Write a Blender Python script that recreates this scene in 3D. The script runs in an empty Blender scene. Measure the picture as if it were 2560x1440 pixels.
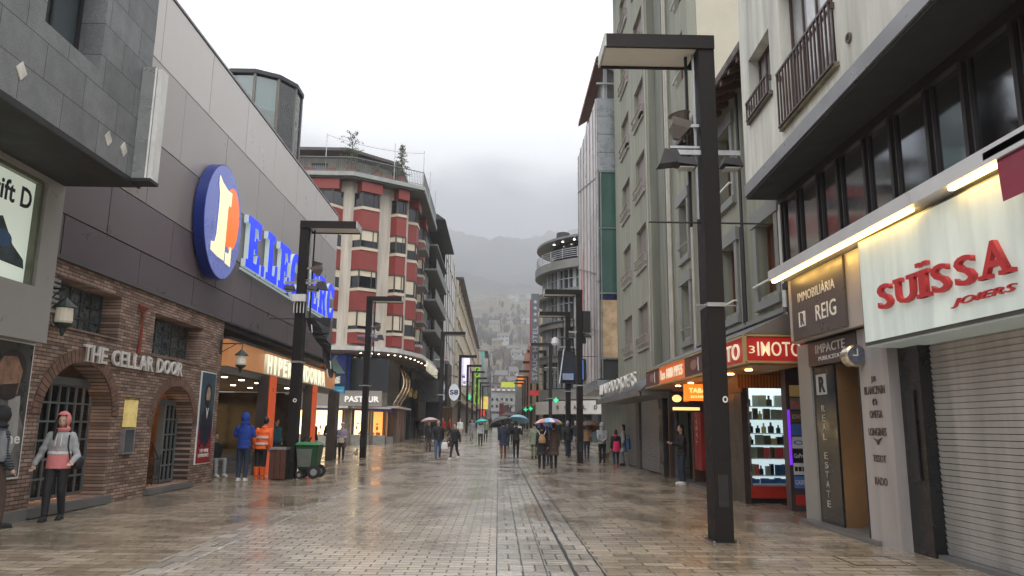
import bpy, bmesh, math, random
from mathutils import Vector, Matrix, noise
from mathutils.geometry import tessellate_polygon
R=random.Random(7)
rad=math.radians
sc=bpy.context.scene
TMP=sc.collection
COL=bpy.data.collections.new('place')      # joined to the scene at the end

# ---------------------------------------------------------------- materials
MATS={}
def nodes_of(m):
    m.use_nodes=True
    nt=m.node_tree
    return nt, nt.nodes, nt.links, nt.nodes['Principled BSDF']
def srgb(h):
    v=[int(h[i:i+2],16)/255 for i in (0,2,4)]
    return tuple(c/12.92 if c<=.04045 else ((c+.055)/1.055)**2.4 for c in v)
def M(name,col=(.5,.5,.5),rough=.6,metal=0,var=.18,scale=2.,bump=0.,bscale=40.,emit=None,es=1.,coat=0,spec=None,streak=0):
    if name in MATS: return MATS[name]
    m=bpy.data.materials.new(name); nt,N,L,b=nodes_of(m)
    if isinstance(col,str): col=srgb(col)
    b.inputs['Base Color'].default_value=(*col,1)
    b.inputs['Roughness'].default_value=rough
    b.inputs['Metallic'].default_value=metal
    if coat: b.inputs['Coat Weight'].default_value=coat; b.inputs['Coat Roughness'].default_value=.08
    if spec is not None: b.inputs['Specular IOR Level'].default_value=spec
    tc=N.new('ShaderNodeTexCoord')
    if var>0:
        mp=N.new('ShaderNodeMapping'); L.new(tc.outputs['Object'],mp.inputs['Vector'])
        mp.inputs['Scale'].default_value=(1,1,.25 if streak else 1)
        n=N.new('ShaderNodeTexNoise'); n.inputs['Scale'].default_value=scale; n.inputs['Detail'].default_value=7; n.inputs['Roughness'].default_value=.65
        L.new(mp.outputs['Vector'],n.inputs['Vector'])
        r=N.new('ShaderNodeMapRange'); L.new(n.outputs['Fac'],r.inputs['Value'])
        r.inputs['From Min'].default_value=.3; r.inputs['From Max'].default_value=.7
        r.inputs['To Min'].default_value=1-var; r.inputs['To Max'].default_value=1+var
        h=N.new('ShaderNodeHueSaturation'); h.inputs['Color'].default_value=(*col,1)
        L.new(r.outputs['Result'],h.inputs['Value']); L.new(h.outputs['Color'],b.inputs['Base Color'])
        if streak:   # rain streaks down the render
            m3=N.new('ShaderNodeMapping'); L.new(tc.outputs['Object'],m3.inputs['Vector']); m3.inputs['Scale'].default_value=(1,1,.09)
            n4=N.new('ShaderNodeTexNoise'); n4.inputs['Scale'].default_value=3.4; n4.inputs['Detail'].default_value=6; L.new(m3.outputs[0],n4.inputs['Vector'])
            r4=N.new('ShaderNodeMapRange'); L.new(n4.outputs['Fac'],r4.inputs['Value']); r4.inputs['From Min'].default_value=.35; r4.inputs['From Max'].default_value=.6; r4.inputs['To Min'].default_value=.8; r4.inputs['To Max'].default_value=1.06
            h4=N.new('ShaderNodeHueSaturation'); L.new(h.outputs['Color'],h4.inputs['Color']); L.new(r4.outputs[0],h4.inputs['Value']); L.new(h4.outputs['Color'],b.inputs['Base Color'])
        r2=N.new('ShaderNodeMapRange'); L.new(n.outputs['Fac'],r2.inputs['Value'])
        r2.inputs['From Min'].default_value=.3; r2.inputs['From Max'].default_value=.7
        r2.inputs['To Min'].default_value=max(.02,rough-.12); r2.inputs['To Max'].default_value=min(1,rough+.12)
        L.new(r2.outputs['Result'],b.inputs['Roughness'])
    if bump>0:
        n2=N.new('ShaderNodeTexNoise'); n2.inputs['Scale'].default_value=bscale; n2.inputs['Detail'].default_value=5
        L.new(tc.outputs['Object'],n2.inputs['Vector'])
        bp=N.new('ShaderNodeBump'); bp.inputs['Strength'].default_value=bump; bp.inputs['Distance'].default_value=.02
        L.new(n2.outputs['Fac'],bp.inputs['Height']); L.new(bp.outputs['Normal'],b.inputs['Normal'])
    if emit is not None:
        if isinstance(emit,str): emit=srgb(emit)
        b.inputs['Emission Color'].default_value=(*emit,1); b.inputs['Emission Strength'].default_value=es
    MATS[name]=m
    return m
def quilt(m,rows=22):
    nt=m.node_tree; N=nt.nodes; L=nt.links; b=N['Principled BSDF']; tc=N.new('ShaderNodeTexCoord'); w=N.new('ShaderNodeTexWave'); w.bands_direction='Z'; w.inputs['Scale'].default_value=rows/6.283; w.inputs['Distortion'].default_value=.6; w.inputs['Detail'].default_value=2
    L.new(tc.outputs['Object'],w.inputs['Vector']); bp=N.new('ShaderNodeBump'); bp.inputs['Strength'].default_value=.9; bp.inputs['Distance'].default_value=.03; L.new(w.outputs['Fac'],bp.inputs['Height']); L.new(bp.outputs['Normal'],b.inputs['Normal']); b.inputs['Roughness'].default_value=.5
    return m
def panel_mat(name,col,gap_col,uaxis,w,h,rough=.4,metal=0,offset=.5,gap=.012,var=.12,ofs=(0,0),noise_amt=.1,bump=.4,squash=None,col2=None,nscale=1.5,coat=0,speck=0):
    """panels/bricks laid on a wall; uaxis 'X' or 'Y' runs along the wall ('G' = ground: X,Y)"""
    if name in MATS: return MATS[name]
    m=bpy.data.materials.new(name); nt,N,L,b=nodes_of(m)
    if isinstance(col,str): col=srgb(col)
    if isinstance(gap_col,str): gap_col=srgb(gap_col)
    if isinstance(col2,str): col2=srgb(col2)
    tc=N.new('ShaderNodeTexCoord'); sp=N.new('ShaderNodeSeparateXYZ'); L.new(tc.outputs['Object'],sp.inputs[0])
    cb=N.new('ShaderNodeCombineXYZ')
    if uaxis=='G': L.new(sp.outputs['X'],cb.inputs['X']); L.new(sp.outputs['Y'],cb.inputs['Y'])
    else: L.new(sp.outputs[uaxis],cb.inputs['X']); L.new(sp.outputs['Z'],cb.inputs['Y'])
    mp=N.new('ShaderNodeMapping'); mp.inputs['Location'].default_value=(ofs[0],ofs[1],0); L.new(cb.outputs[0],mp.inputs['Vector'])
    br=N.new('ShaderNodeTexBrick'); L.new(mp.outputs[0],br.inputs['Vector'])
    br.offset=offset; br.inputs['Scale'].default_value=1; br.inputs['Brick Width'].default_value=w; br.inputs['Row Height'].default_value=h
    br.inputs['Mortar Size'].default_value=gap; br.inputs['Mortar Smooth'].default_value=.1; br.inputs['Bias'].default_value=0
    c2=col2 or tuple(c*(1-var*1.5) for c in col); c1=tuple(c*(1+var) for c in col) if not col2 else col
    br.inputs['Color1'].default_value=(*c1,1); br.inputs['Color2'].default_value=(*c2,1); br.inputs['Mortar'].default_value=(*gap_col,1)
    n=N.new('ShaderNodeTexNoise'); n.inputs['Scale'].default_value=nscale; n.inputs['Detail'].default_value=8; n.inputs['Roughness'].default_value=.7
    L.new(tc.outputs['Object'],n.inputs['Vector'])
    r=N.new('ShaderNodeMapRange'); L.new(n.outputs['Fac'],r.inputs['Value']); r.inputs['From Min'].default_value=.3; r.inputs['From Max'].default_value=.7
    r.inputs['To Min'].default_value=1-noise_amt; r.inputs['To Max'].default_value=1+noise_amt
    h_=N.new('ShaderNodeHueSaturation'); L.new(br.outputs['Color'],h_.inputs['Color']); L.new(r.outputs['Result'],h_.inputs['Value'])
    last=h_.outputs['Color']
    if speck:
        n3=N.new('ShaderNodeTexNoise'); n3.inputs['Scale'].default_value=60; n3.inputs['Detail'].default_value=4; L.new(tc.outputs['Object'],n3.inputs['Vector'])
        r3=N.new('ShaderNodeMapRange'); L.new(n3.outputs['Fac'],r3.inputs['Value']); r3.inputs['From Min'].default_value=.35; r3.inputs['From Max'].default_value=.65
        r3.inputs['To Min'].default_value=1-speck; r3.inputs['To Max'].default_value=1+speck
        h3=N.new('ShaderNodeHueSaturation'); L.new(last,h3.inputs['Color']); L.new(r3.outputs['Result'],h3.inputs['Value']); last=h3.outputs['Color']
    L.new(last,b.inputs['Base Color'])
    b.inputs['Roughness'].default_value=rough; b.inputs['Metallic'].default_value=metal
    if coat: b.inputs['Coat Weight'].default_value=coat; b.inputs['Coat Roughness'].default_value=.1
    inv=N.new('ShaderNodeMath'); inv.operation='SUBTRACT'; inv.inputs[0].default_value=1; L.new(br.outputs['Fac'],inv.inputs[1])
    ad=N.new('ShaderNodeMath'); ad.operation='MULTIPLY_ADD'; L.new(n.outputs['Fac'],ad.inputs[0]); ad.inputs[1].default_value=.25; L.new(inv.outputs[0],ad.inputs[2])
    bp=N.new('ShaderNodeBump'); bp.inputs['Strength'].default_value=bump; bp.inputs['Distance'].default_value=.012
    L.new(ad.outputs[0],bp.inputs['Height']); L.new(bp.outputs['Normal'],b.inputs['Normal'])
    MATS[name]=m
    return m
def glass_mat(name,tint=(.9,1,.95),amt=.12,rough=.02):
    if name in MATS: return MATS[name]
    m=bpy.data.materials.new(name); nt,N,L,b=nodes_of(m); N.remove(b)
    out=N['Material Output']; t=N.new('ShaderNodeBsdfTransparent'); t.inputs['Color'].default_value=(*tint,1)
    g=N.new('ShaderNodeBsdfGlossy'); g.inputs['Roughness'].default_value=rough
    f=N.new('ShaderNodeFresnel'); f.inputs['IOR'].default_value=1.5
    a=N.new('ShaderNodeMath'); a.operation='ADD'; a.inputs[1].default_value=amt; L.new(f.outputs[0],a.inputs[0])
    mx=N.new('ShaderNodeMixShader'); L.new(a.outputs[0],mx.inputs['Fac']); L.new(t.outputs[0],mx.inputs[1]); L.new(g.outputs[0],mx.inputs[2]); L.new(mx.outputs[0],out.inputs['Surface'])
    MATS[name]=m; return m

# ---------------------------------------------------------------- mesh building
class Fr:
    """a flat frame: a runs along u, b up, c outward along n"""
    def __init__(s,o,u,n): s.o=Vector(o); s.u=Vector(u).normalized(); s.n=Vector(n).normalized(); s.v=Vector((0,0,1))
    def p(s,a,b,c=0): return s.o+s.u*a+s.v*b+s.n*c
def LF(X): return Fr((X,0,0),(0,1,0),(1,0,0))       # left hand wall seen from the street
def RF(X): return Fr((X,0,0),(0,-1,0),(-1,0,0))     # right hand wall, a = -y
def CF(Y): return Fr((0,Y,0),(1,0,0),(0,-1,0))      # facing the camera, a = x
class MB:
    def __init__(s): s.bm=bmesh.new()
    def face(s,pts):
        try: return s.bm.faces.new([s.bm.verts.new(p) for p in pts])
        except ValueError: return None
    def box(s,x0,x1,y0,y1,z0,z1):
        return s.hexa([(x0,y0,z0),(x1,y0,z0),(x1,y1,z0),(x0,y1,z0),(x0,y0,z1),(x1,y0,z1),(x1,y1,z1),(x0,y1,z1)])
    def hexa(s,P):
        v=[s.bm.verts.new(p) for p in P]
        for f in ((0,3,2,1),(4,5,6,7),(0,1,5,4),(1,2,6,5),(2,3,7,6),(3,0,4,7)): s.bm.faces.new([v[i] for i in f])
        return s
    def fb(s,fr,a0,a1,b0,b1,c0,c1):
        return s.hexa([fr.p(a0,b0,c0),fr.p(a1,b0,c0),fr.p(a1,b0,c1),fr.p(a0,b0,c1),fr.p(a0,b1,c0),fr.p(a1,b1,c0),fr.p(a1,b1,c1),fr.p(a0,b1,c1)])
    def prism(s,poly,z0,z1):
        """horizontal footprint poly extruded in z"""
        n=len(poly); lo=[s.bm.verts.new((x,y,z0)) for x,y in poly]; hi=[s.bm.verts.new((x,y,z1)) for x,y in poly]
        s.bm.faces.new(lo[::-1]); s.bm.faces.new(hi)
        for i in range(n): j=(i+1)%n; s.bm.faces.new((lo[i],lo[j],hi[j],hi[i]))
        return s
    def plate(s,loops,fr,c0,c1):
        """2-D loops (outer first, then holes) in the frame, extruded from c0 to c1"""
        flat=[p for l in loops for p in l]
        tri=tessellate_polygon([[Vector((a,b,0)) for a,b in l] for l in loops])
        A=[s.bm.verts.new(fr.p(a,b,c0)) for a,b in flat]; B=[s.bm.verts.new(fr.p(a,b,c1)) for a,b in flat]
        for t in tri:
            try: s.bm.faces.new([A[i] for i in t]); s.bm.faces.new([B[i] for i in t][::-1])
            except ValueError: pass
        k=0
        for l in loops:
            n=len(l)
            for i in range(n):
                j=(i+1)%n
                try: s.bm.faces.new((A[k+i],A[k+j],B[k+j],B[k+i]))
                except ValueError: pass
            k+=n
        return s
    def tube(s,p0,p1,r0,r1=None,seg=8,cap=True):
        r1=r0 if r1 is None else r1; p0=Vector(p0); p1=Vector(p1); d=(p1-p0)
        if d.length<1e-6: return s
        d.normalize(); a=d.orthogonal().normalized(); b=d.cross(a)
        A=[];B=[]
        for i in range(seg):
            t=2*math.pi*i/seg; o=a*math.cos(t)+b*math.sin(t)
            A.append(s.bm.verts.new(p0+o*r0)); B.append(s.bm.verts.new(p1+o*r1))
        for i in range(seg): j=(i+1)%seg; s.bm.faces.new((A[i],A[j],B[j],B[i]))
        if cap: s.bm.faces.new(A[::-1]); s.bm.faces.new(B)
        return s
    def path(s,pts,r,seg=6):
        for i in range(len(pts)-1): s.tube(pts[i],pts[i+1],r,r,seg)
        return s
    def ell(s,c,rx,ry,rz,u=12,v=8,rot=None):
        c=Vector(c); rows=[]
        def q(x,y,z):
            p=Vector((x*rx,y*ry,z*rz))
            return c+(rot@p if rot else p)
        top=s.bm.verts.new(q(0,0,1)); bot=s.bm.verts.new(q(0,0,-1))
        for i in range(1,v):
            th=math.pi*i/v
            rows.append([s.bm.verts.new(q(math.sin(th)*math.cos(2*math.pi*k/u),math.sin(th)*math.sin(2*math.pi*k/u),math.cos(th))) for k in range(u)])
        for k in range(u):
            j=(k+1)%u
            s.bm.faces.new((top,rows[0][k],rows[0][j])); s.bm.faces.new((bot,rows[-1][j],rows[-1][k]))
            for i in range(len(rows)-1): s.bm.faces.new((rows[i][k],rows[i+1][k],rows[i+1][j],rows[i][j]))
        return s
    def lathe(s,c,prof,seg=16,axis=None):
        """profile of (r,z) turned about a vertical (or given) axis at c"""
        c=Vector(c); ax=Vector(axis or (0,0,1)).normalized(); a=ax.orthogonal().normalized(); b=ax.cross(a)
        rings=[]
        for r,z in prof: rings.append([s.bm.verts.new(c+ax*z+(a*math.cos(2*math.pi*k/seg)+b*math.sin(2*math.pi*k/seg))*max(r,1e-4)) for k in range(seg)])
        for i in range(len(rings)-1):
            for k in range(seg): j=(k+1)%seg; s.bm.faces.new((rings[i][k],rings[i][j],rings[i+1][j],rings[i+1][k]))
        s.bm.faces.new(rings[0][::-1]); s.bm.faces.new(rings[-1])
        return s
    def loft(s,secs,seg=14):
        """secs: list of (center, rx, ry[, tilt vector]) ellipses stacked, in x/y plane"""
        rings=[]
        for c,rx,ry in secs:
            rings.append([s.bm.verts.new((c[0]+rx*math.cos(2*math.pi*k/seg),c[1]+ry*math.sin(2*math.pi*k/seg),c[2])) for k in range(seg)])
        for i in range(len(rings)-1):
            for k in range(seg): j=(k+1)%seg; s.bm.faces.new((rings[i][k],rings[i][j],rings[i+1][j],rings[i+1][k]))
        s.bm.faces.new(rings[0][::-1]); s.bm.faces.new(rings[-1])
        return s
    def build(s,name,mat,parent=None,smooth=False,bevel=0,loc=None):
        bm=s.bm
        bmesh.ops.recalc_face_normals(bm,faces=bm.faces[:])
        if bevel: bmesh.ops.bevel(bm,geom=bm.edges[:],offset=bevel,segments=1,affect='EDGES',clamp_overlap=True)
        o=Vector((0,0,0))
        if parent is not None:
            r=parent
            while r.parent: r=r.parent
            o=r.location.copy()
        elif loc is not None: o=Vector(loc)
        if o.length>0: bmesh.ops.translate(bm,verts=bm.verts[:],vec=-o)
        me=bpy.data.meshes.new(name); bm.to_mesh(me); bm.free()
        if smooth:
            for p in me.polygons: p.use_smooth=True
        for mm in (mat if isinstance(mat,(list,tuple)) else [mat]): me.materials.append(mm)
        ob=bpy.data.objects.new(name,me); COL.objects.link(ob)
        if parent is not None: ob.parent=parent
        elif loc is not None: ob.location=loc
        return ob
def tag(o,label,cat,group=None):
    o['label']=label; o['category']=cat
    if group: o['group']=group
    return o
def thing(name,label,cat,loc=(0,0,0),group=None):
    o=bpy.data.objects.new(name,None); COL.objects.link(o); o.location=loc; o.empty_display_size=.3
    return tag(o,label,cat,group)
def struct(o,kind='structure'): o['kind']=kind; return o
def copy_tree(o,parent=None):
    c=o.copy(); COL.objects.link(c); c.parent=parent
    for ch in o.children: copy_tree(ch,c)
    return c
def text_mb(s,fr,a0,a1,b0,b1,c0,c1,bold=.0,shear=0):
    """lettering fitted to the box a0..a1 x b0..b1 of a frame, from depth c0 to c1"""
    cu=bpy.data.curves.new('lettering','FONT'); cu.body=s; cu.size=1; cu.offset=bold; cu.shear=shear; cu.resolution_u=3; cu.extrude=.5
    cu.space_character=1.05
    ob=bpy.data.objects.new('lettering',cu); TMP.objects.link(ob)
    bpy.context.view_layer.update()
    me=bpy.data.meshes.new_from_object(ob.evaluated_get(bpy.context.evaluated_depsgraph_get()))
    bpy.data.objects.remove(ob); bpy.data.curves.remove(cu)
    mb=MB(); mb.bm.from_mesh(me); bpy.data.meshes.remove(me)
    V=mb.bm.verts; x0=min(v.co.x for v in V); x1=max(v.co.x for v in V); y0=min(v.co.y for v in V); y1=max(v.co.y for v in V)
    for v in V:
        a=a0+(v.co.x-x0)/(x1-x0)*(a1-a0); b=b0+(v.co.y-y0)/(y1-y0)*(b1-b0); c=c0 if v.co.z<0 else c1
        v.co=fr.p(a,b,c)
    return mb
def rect(a0,a1,b0,b1): return [(a0,b0),(a1,b0),(a1,b1),(a0,b1)]
def ellp(ca,cb,ra,rb,n=24,t0=0,t1=2*math.pi): return [(ca+ra*math.cos(t0+(t1-t0)*i/n),cb+rb*math.sin(t0+(t1-t0)*i/n)) for i in range(n if abs(t1-t0-2*math.pi)<1e-6 else n+1)]
def gz(y):
    t=y-36.; return .016*.5*(t+math.sqrt(t*t+16.))

# shared materials
black=M('black painted steel',(.014,.011,.011),.6,.0,var=.25,scale=5,spec=.25)
darkm=M('dark metal',(.022,.021,.023),.5,.1)
white=M('white painted metal',(.72,.72,.7),.45)
steel=M('galvanised steel',(.42,.43,.44),.38,.8,var=.1,scale=8)
dglass=M('dark window glass',(.012,.014,.016),.06,0,var=.3,scale=.6,spec=.9)
dglass2=M('blue grey window glass',(.05,.065,.075),.08,0,var=.3,scale=.4,spec=1)
gglass=M('greenish curtain glass',(.06,.13,.11),.1,0,var=.2,scale=.4,spec=.8)
cream=M('cream roller shutter',(.56,.5,.38),.6,var=.08)
brownw=M('brown wood',(.09,.045,.028),.55,var=.3,scale=6)
brownfr=M('dark brown window frame',(.05,.038,.034),.5)
warm=M('warm shop light',(.8,.6,.3),.5,emit=(1,.62,.25),es=2.4,var=0)
warmw=M('warm white light',(.9,.8,.6),.5,emit=(1,.85,.6),es=5,var=0)
lampw=M('white downlight',(.9,.9,.8),.5,emit=(1,.9,.7),es=14,var=0)
shopglass=glass_mat('shop window glass')

def window(parent,fr,a0,a1,b0,b1,depth=.18,fw=.06,nv=1,nh=0,fmat=None,gmat=None,shutter=0,rail=False,sill=True,smat=None,slmat=None,railmat=None):
    """a recessed window: frame part > pane; shutter, sill and rail as further parts"""
    mb=MB(); d0=-depth; d1=-depth+.05
    for (x0,x1,y0,y1) in ((a0,a0+fw,b0,b1),(a1-fw,a1,b0,b1),(a0+fw,a1-fw,b0,b0+fw),(a0+fw,a1-fw,b1-fw,b1)): mb.fb(fr,x0,x1,y0,y1,d0,d1)
    for i in range(nv):
        x=a0+(a1-a0)*(i+1)/(nv+1); mb.fb(fr,x-fw*.4,x+fw*.4,b0+fw,b1-fw,d0,d1-.005)
    for i in range(nh):
        y=b0+(b1-b0)*(i+1)/(nh+1); mb.fb(fr,a0+fw,a1-fw,y-fw*.35,y+fw*.35,d0,d1-.01)
    w=mb.build('window',fmat or brownfr,parent)
    MB().fb(fr,a0,a1,b0,b1,d0-.03,d0+.012).build('pane',gmat or dglass,w)
    if shutter: MB().fb(fr,a0+.01,a1-.01,b1-(b1-b0)*shutter,b1,d1+.01,d1+.035).build('shutter',smat or cream,w)
    if sill: MB().fb(fr,a0-.08,a1+.08,b0-.08,b0-.005,-.1,.07).build('sill',slmat or M('stone sill',(.3,.29,.26),.7,bump=.2),w)
    if rail:
        rb=MB(); hs=rail if isinstance(rail,(list,tuple)) else (.25,.55)
        for h in hs: rb.fb(fr,a0-.1,a1+.1,b0+h,b0+h+.035,.1,.14)
        for x in (a0-.1,a1+.07): rb.fb(fr,x,x+.03,b0+min(hs),b0+max(hs)+.03,.0,.1)
        rb.build('rail',railmat or steel,w)
    return w
def wall(parent,fr,a0,a1,b0,b1,holes,mat,thick=.3,name='wall',c=0):
    return MB().plate([rect(a0,a1,b0,b1)]+holes,fr,c-thick,c).build(name,mat,parent)
def rh(a0,a1,b0,b1): return rect(a0,a1,b0,b1)

# ---------------------------------------------------------------- ground
def ground():
    # land below everything, one sheet to the horizon
    g=MB(); ys=[-60,0,20,30,36,42,50,70,110,200,420,900,2600]
    for i in range(len(ys)-1):
        for x0,x1 in ((-900,-60),(-60,60),(60,900)):
            g.face([(x0,ys[i],gz(ys[i])-.03),(x1,ys[i],gz(ys[i])-.03),(x1,ys[i+1],gz(ys[i+1])-.03),(x0,ys[i+1],gz(ys[i+1])-.03)])
    bmesh.ops.remove_doubles(g.bm,verts=g.bm.verts[:],dist=.001)
    struct(g.build('ground',M('earth ground',(.09,.085,.07),.9)))
    # wet paving
    def wet(name,c1,c2,mort,w,h,gap,rough0,rough1,ofs=(0,0),pud=.5,tilt=1.,coatw=.75,b_s=.5):
        m=bpy.data.materials.new(name); nt,N,L,b=nodes_of(m)
        tc=N.new('ShaderNodeTexCoord'); mp=N.new('ShaderNodeMapping'); mp.inputs['Location'].default_value=(*ofs,0); L.new(tc.outputs['Object'],mp.inputs['Vector'])
        wn=N.new('ShaderNodeTexNoise'); wn.inputs['Scale'].default_value=.8; L.new(tc.outputs['Object'],wn.inputs['Vector'])
        br=N.new('ShaderNodeTexBrick'); L.new(mp.outputs[0],br.inputs['Vector']); br.offset=.5; br.offset_frequency=2
        for k,v in (('Scale',1),('Brick Width',w),('Row Height',h),('Mortar Size',gap),('Mortar Smooth',.3),('Bias',0)): br.inputs[k].default_value=v
        br.inputs['Color1'].default_value=(0,0,0,1); br.inputs['Color2'].default_value=(1,1,1,1); br.inputs['Mortar'].default_value=(.5,.5,.5,1)
        sepb=N.new('ShaderNodeSeparateColor'); L.new(br.outputs['Color'],sepb.inputs[0])
        mix=N.new('ShaderNodeMix'); mix.data_type='RGBA'; L.new(sepb.outputs[0],mix.inputs['Factor']); mix.inputs['A'].default_value=(*c1,1); mix.inputs['B'].default_value=(*c2,1)
        # stains
        n=N.new('ShaderNodeTexNoise'); n.inputs['Scale'].default_value=.55; n.inputs['Detail'].default_value=9; n.inputs['Roughness'].default_value=.68; L.new(tc.outputs['Object'],n.inputs['Vector'])
        mr=N.new('ShaderNodeMapRange'); L.new(n.outputs['Fac'],mr.inputs['Value']); mr.inputs['From Min'].default_value=.32; mr.inputs['From Max'].default_value=.68; mr.inputs['To Min'].default_value=.7; mr.inputs['To Max'].default_value=1.25
        n2=N.new('ShaderNodeTexNoise'); n2.inputs['Scale'].default_value=28; n2.inputs['Detail'].default_value=6; L.new(tc.outputs['Object'],n2.inputs['Vector'])
        mr2=N.new('ShaderNodeMapRange'); L.new(n2.outputs['Fac'],mr2.inputs['Value']); mr2.inputs['From Min'].default_value=.3; mr2.inputs['From Max'].default_value=.7; mr2.inputs['To Min'].default_value=.8; mr2.inputs['To Max'].default_value=1.2
        mu=N.new('ShaderNodeMath'); mu.operation='MULTIPLY'; L.new(mr.outputs[0],mu.inputs[0]); L.new(mr2.outputs[0],mu.inputs[1])
        hs=N.new('ShaderNodeHueSaturation'); L.new(mix.outputs['Result'],hs.inputs['Color']); L.new(mu.outputs[0],hs.inputs['Value'])
        mm=N.new('ShaderNodeMix'); mm.data_type='RGBA'; L.new(br.outputs['Fac'],mm.inputs['Factor']); L.new(hs.outputs[0],mm.inputs['A']); mm.inputs['B'].default_value=(*mort,1)
        L.new(mm.outputs['Result'],b.inputs['Base Color'])
        # water film: smoother where it stands
        pn=N.new('ShaderNodeTexNoise'); pn.inputs['Scale'].default_value=.9; pn.inputs['Detail'].default_value=5; pn.inputs['Roughness'].default_value=.6
        pm=N.new('ShaderNodeMapping'); pm.inputs['Scale'].default_value=(1,.45,1); pm.inputs['Location'].default_value=(3.1,7.7,0); L.new(tc.outputs['Object'],pm.inputs['Vector']); L.new(pm.outputs[0],pn.inputs['Vector'])
        pr=N.new('ShaderNodeMapRange'); L.new(pn.outputs['Fac'],pr.inputs['Value']); pr.inputs['From Min'].default_value=pud-.09; pr.inputs['From Max'].default_value=pud+.09; pr.inputs['To Min'].default_value=0; pr.inputs['To Max'].default_value=1
        ro=N.new('ShaderNodeMapRange'); L.new(pr.outputs[0],ro.inputs['Value']); ro.inputs['To Min'].default_value=rough1; ro.inputs['To Max'].default_value=rough0
        L.new(ro.outputs[0],b.inputs['Roughness'])
        b.inputs['Specular IOR Level'].default_value=.6
        b.inputs['Coat Weight'].default_value=coatw
        rc=N.new('ShaderNodeMapRange'); L.new(pr.outputs[0],rc.inputs['Value']); rc.inputs['To Min'].default_value=.11; rc.inputs['To Max'].default_value=.03; L.new(rc.outputs[0],b.inputs['Coat Roughness'])
        b.inputs['Coat IOR'].default_value=1.33
        # relief: joints, each stone a little higher or lower, rough face; flooded by puddles
        inv=N.new('ShaderNodeMath'); inv.operation='SUBTRACT'; inv.inputs[0].default_value=1.; L.new(br.outputs['Fac'],inv.inputs[1])
        ws=N.new('ShaderNodeMapping'); ws.inputs['Scale'].default_value=(1.2,5,1); L.new(tc.outputs['Object'],ws.inputs['Vector'])
        w2=N.new('ShaderNodeTexNoise'); w2.inputs['Scale'].default_value=2.2; w2.inputs['Detail'].default_value=6; w2.inputs['Roughness'].default_value=.6; L.new(ws.outputs[0],w2.inputs['Vector'])
        a1=N.new('ShaderNodeMath'); a1.operation='MULTIPLY_ADD'; L.new(sepb.outputs[0],a1.inputs[0]); a1.inputs[1].default_value=.35*tilt; L.new(inv.outputs[0],a1.inputs[2])
        a2=N.new('ShaderNodeMath'); a2.operation='MULTIPLY_ADD'; L.new(w2.outputs['Fac'],a2.inputs[0]); a2.inputs[1].default_value=2.2*tilt; L.new(a1.outputs[0],a2.inputs[2])
        st=N.new('ShaderNodeMapRange'); L.new(pr.outputs[0],st.inputs['Value']); st.inputs['To Min'].default_value=b_s; st.inputs['To Max'].default_value=b_s*.22
        bp=N.new('ShaderNodeBump'); bp.inputs['Distance'].default_value=.008; L.new(st.outputs[0],bp.inputs['Strength']); L.new(a2.outputs[0],bp.inputs['Height'])
        L.new(bp.outputs['Normal'],b.inputs['Normal']); L.new(bp.outputs['Normal'],b.inputs['Coat Normal'])
        return m
    side=wet('wet brown paving',(.26,.205,.14),(.48,.4,.295),(.045,.036,.028),.5,.2,.012,.14,.36,pud=.53,tilt=1.7,coatw=.9,b_s=.85)
    mid=wet('wet light granite setts',(.38,.33,.26),(.58,.51,.41),(.075,.068,.058),.3,.15,.011,.18,.4,ofs=(.1,0),pud=.545,tilt=1.2,coatw=.9,b_s=.8)
    gut=wet('wet drain slabs',(.3,.27,.225),(.5,.455,.38),(.04,.035,.03),.3,.38,.012,.08,.32,ofs=(.0,.3),pud=.53,tilt=1.3,b_s=.8)
    line=M('pale kerb stone',(.5,.48,.44),.25,var=.2,coat=.5)
    slot=M('drain slot',(.015,.015,.015),.4,.5)
    def strip(name,x0,x1,mat,dz,y0=-8,y1=340,xw=None):
        mb=MB(); yy=[y0,10,20,28,32,34,36,38,40,44,50,60,80,120,200,y1]; yy=[y for y in yy if y0<=y<=y1]
        if yy[0]!=y0: yy=[y0]+yy
        for i in range(len(yy)-1): mb.face([(x0,yy[i],gz(yy[i])+dz),(x1,yy[i],gz(yy[i])+dz),(x1,yy[i+1],gz(yy[i+1])+dz),(x0,yy[i+1],gz(yy[i+1])+dz)])
        bmesh.ops.remove_doubles(mb.bm,verts=mb.bm.verts[:],dist=.0005)
        return struct(mb.build(name,mat))
    strip('pavement_left',-22,-3.98,side,0); strip('pavement_right',1.22,22,side,0)
    strip('paving_border',-3.98,-3.62,gut,0.0); strip('kerb_line',-3.62,-3.58,line,.0005)
    strip('roadway',-3.58,0.0,mid,0); strip('gutter',0.0,1.22,gut,0)
    for i,(x,w) in enumerate(((0.0,.014),(.3,.01),(.56,.01),(.86,.035),(1.2,.014))): strip('drain_line',x,x+w,slot,.004)
    # manhole / service covers set in the paving
    for (x0,x1,y0,y1) in ((4.35,5.05,9.35,10.0),(2.1,2.7,15.2,15.7)):
        fr=MB(); fr.box(x0,x1,y0,y1,-.02,.004)
        struct(fr.build('service_cover',side))
        fm=MB()
        for q in ((x0-.02,x0,y0,y1),(x1,x1+.02,y0,y1),(x0-.02,x1+.02,y0-.02,y0),(x0-.02,x1+.02,y1,y1+.02)): fm.box(q[0],q[1],q[2],q[3],-.02,.006)
        struct(fm.build('cover_frame',slot))
ground()

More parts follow.
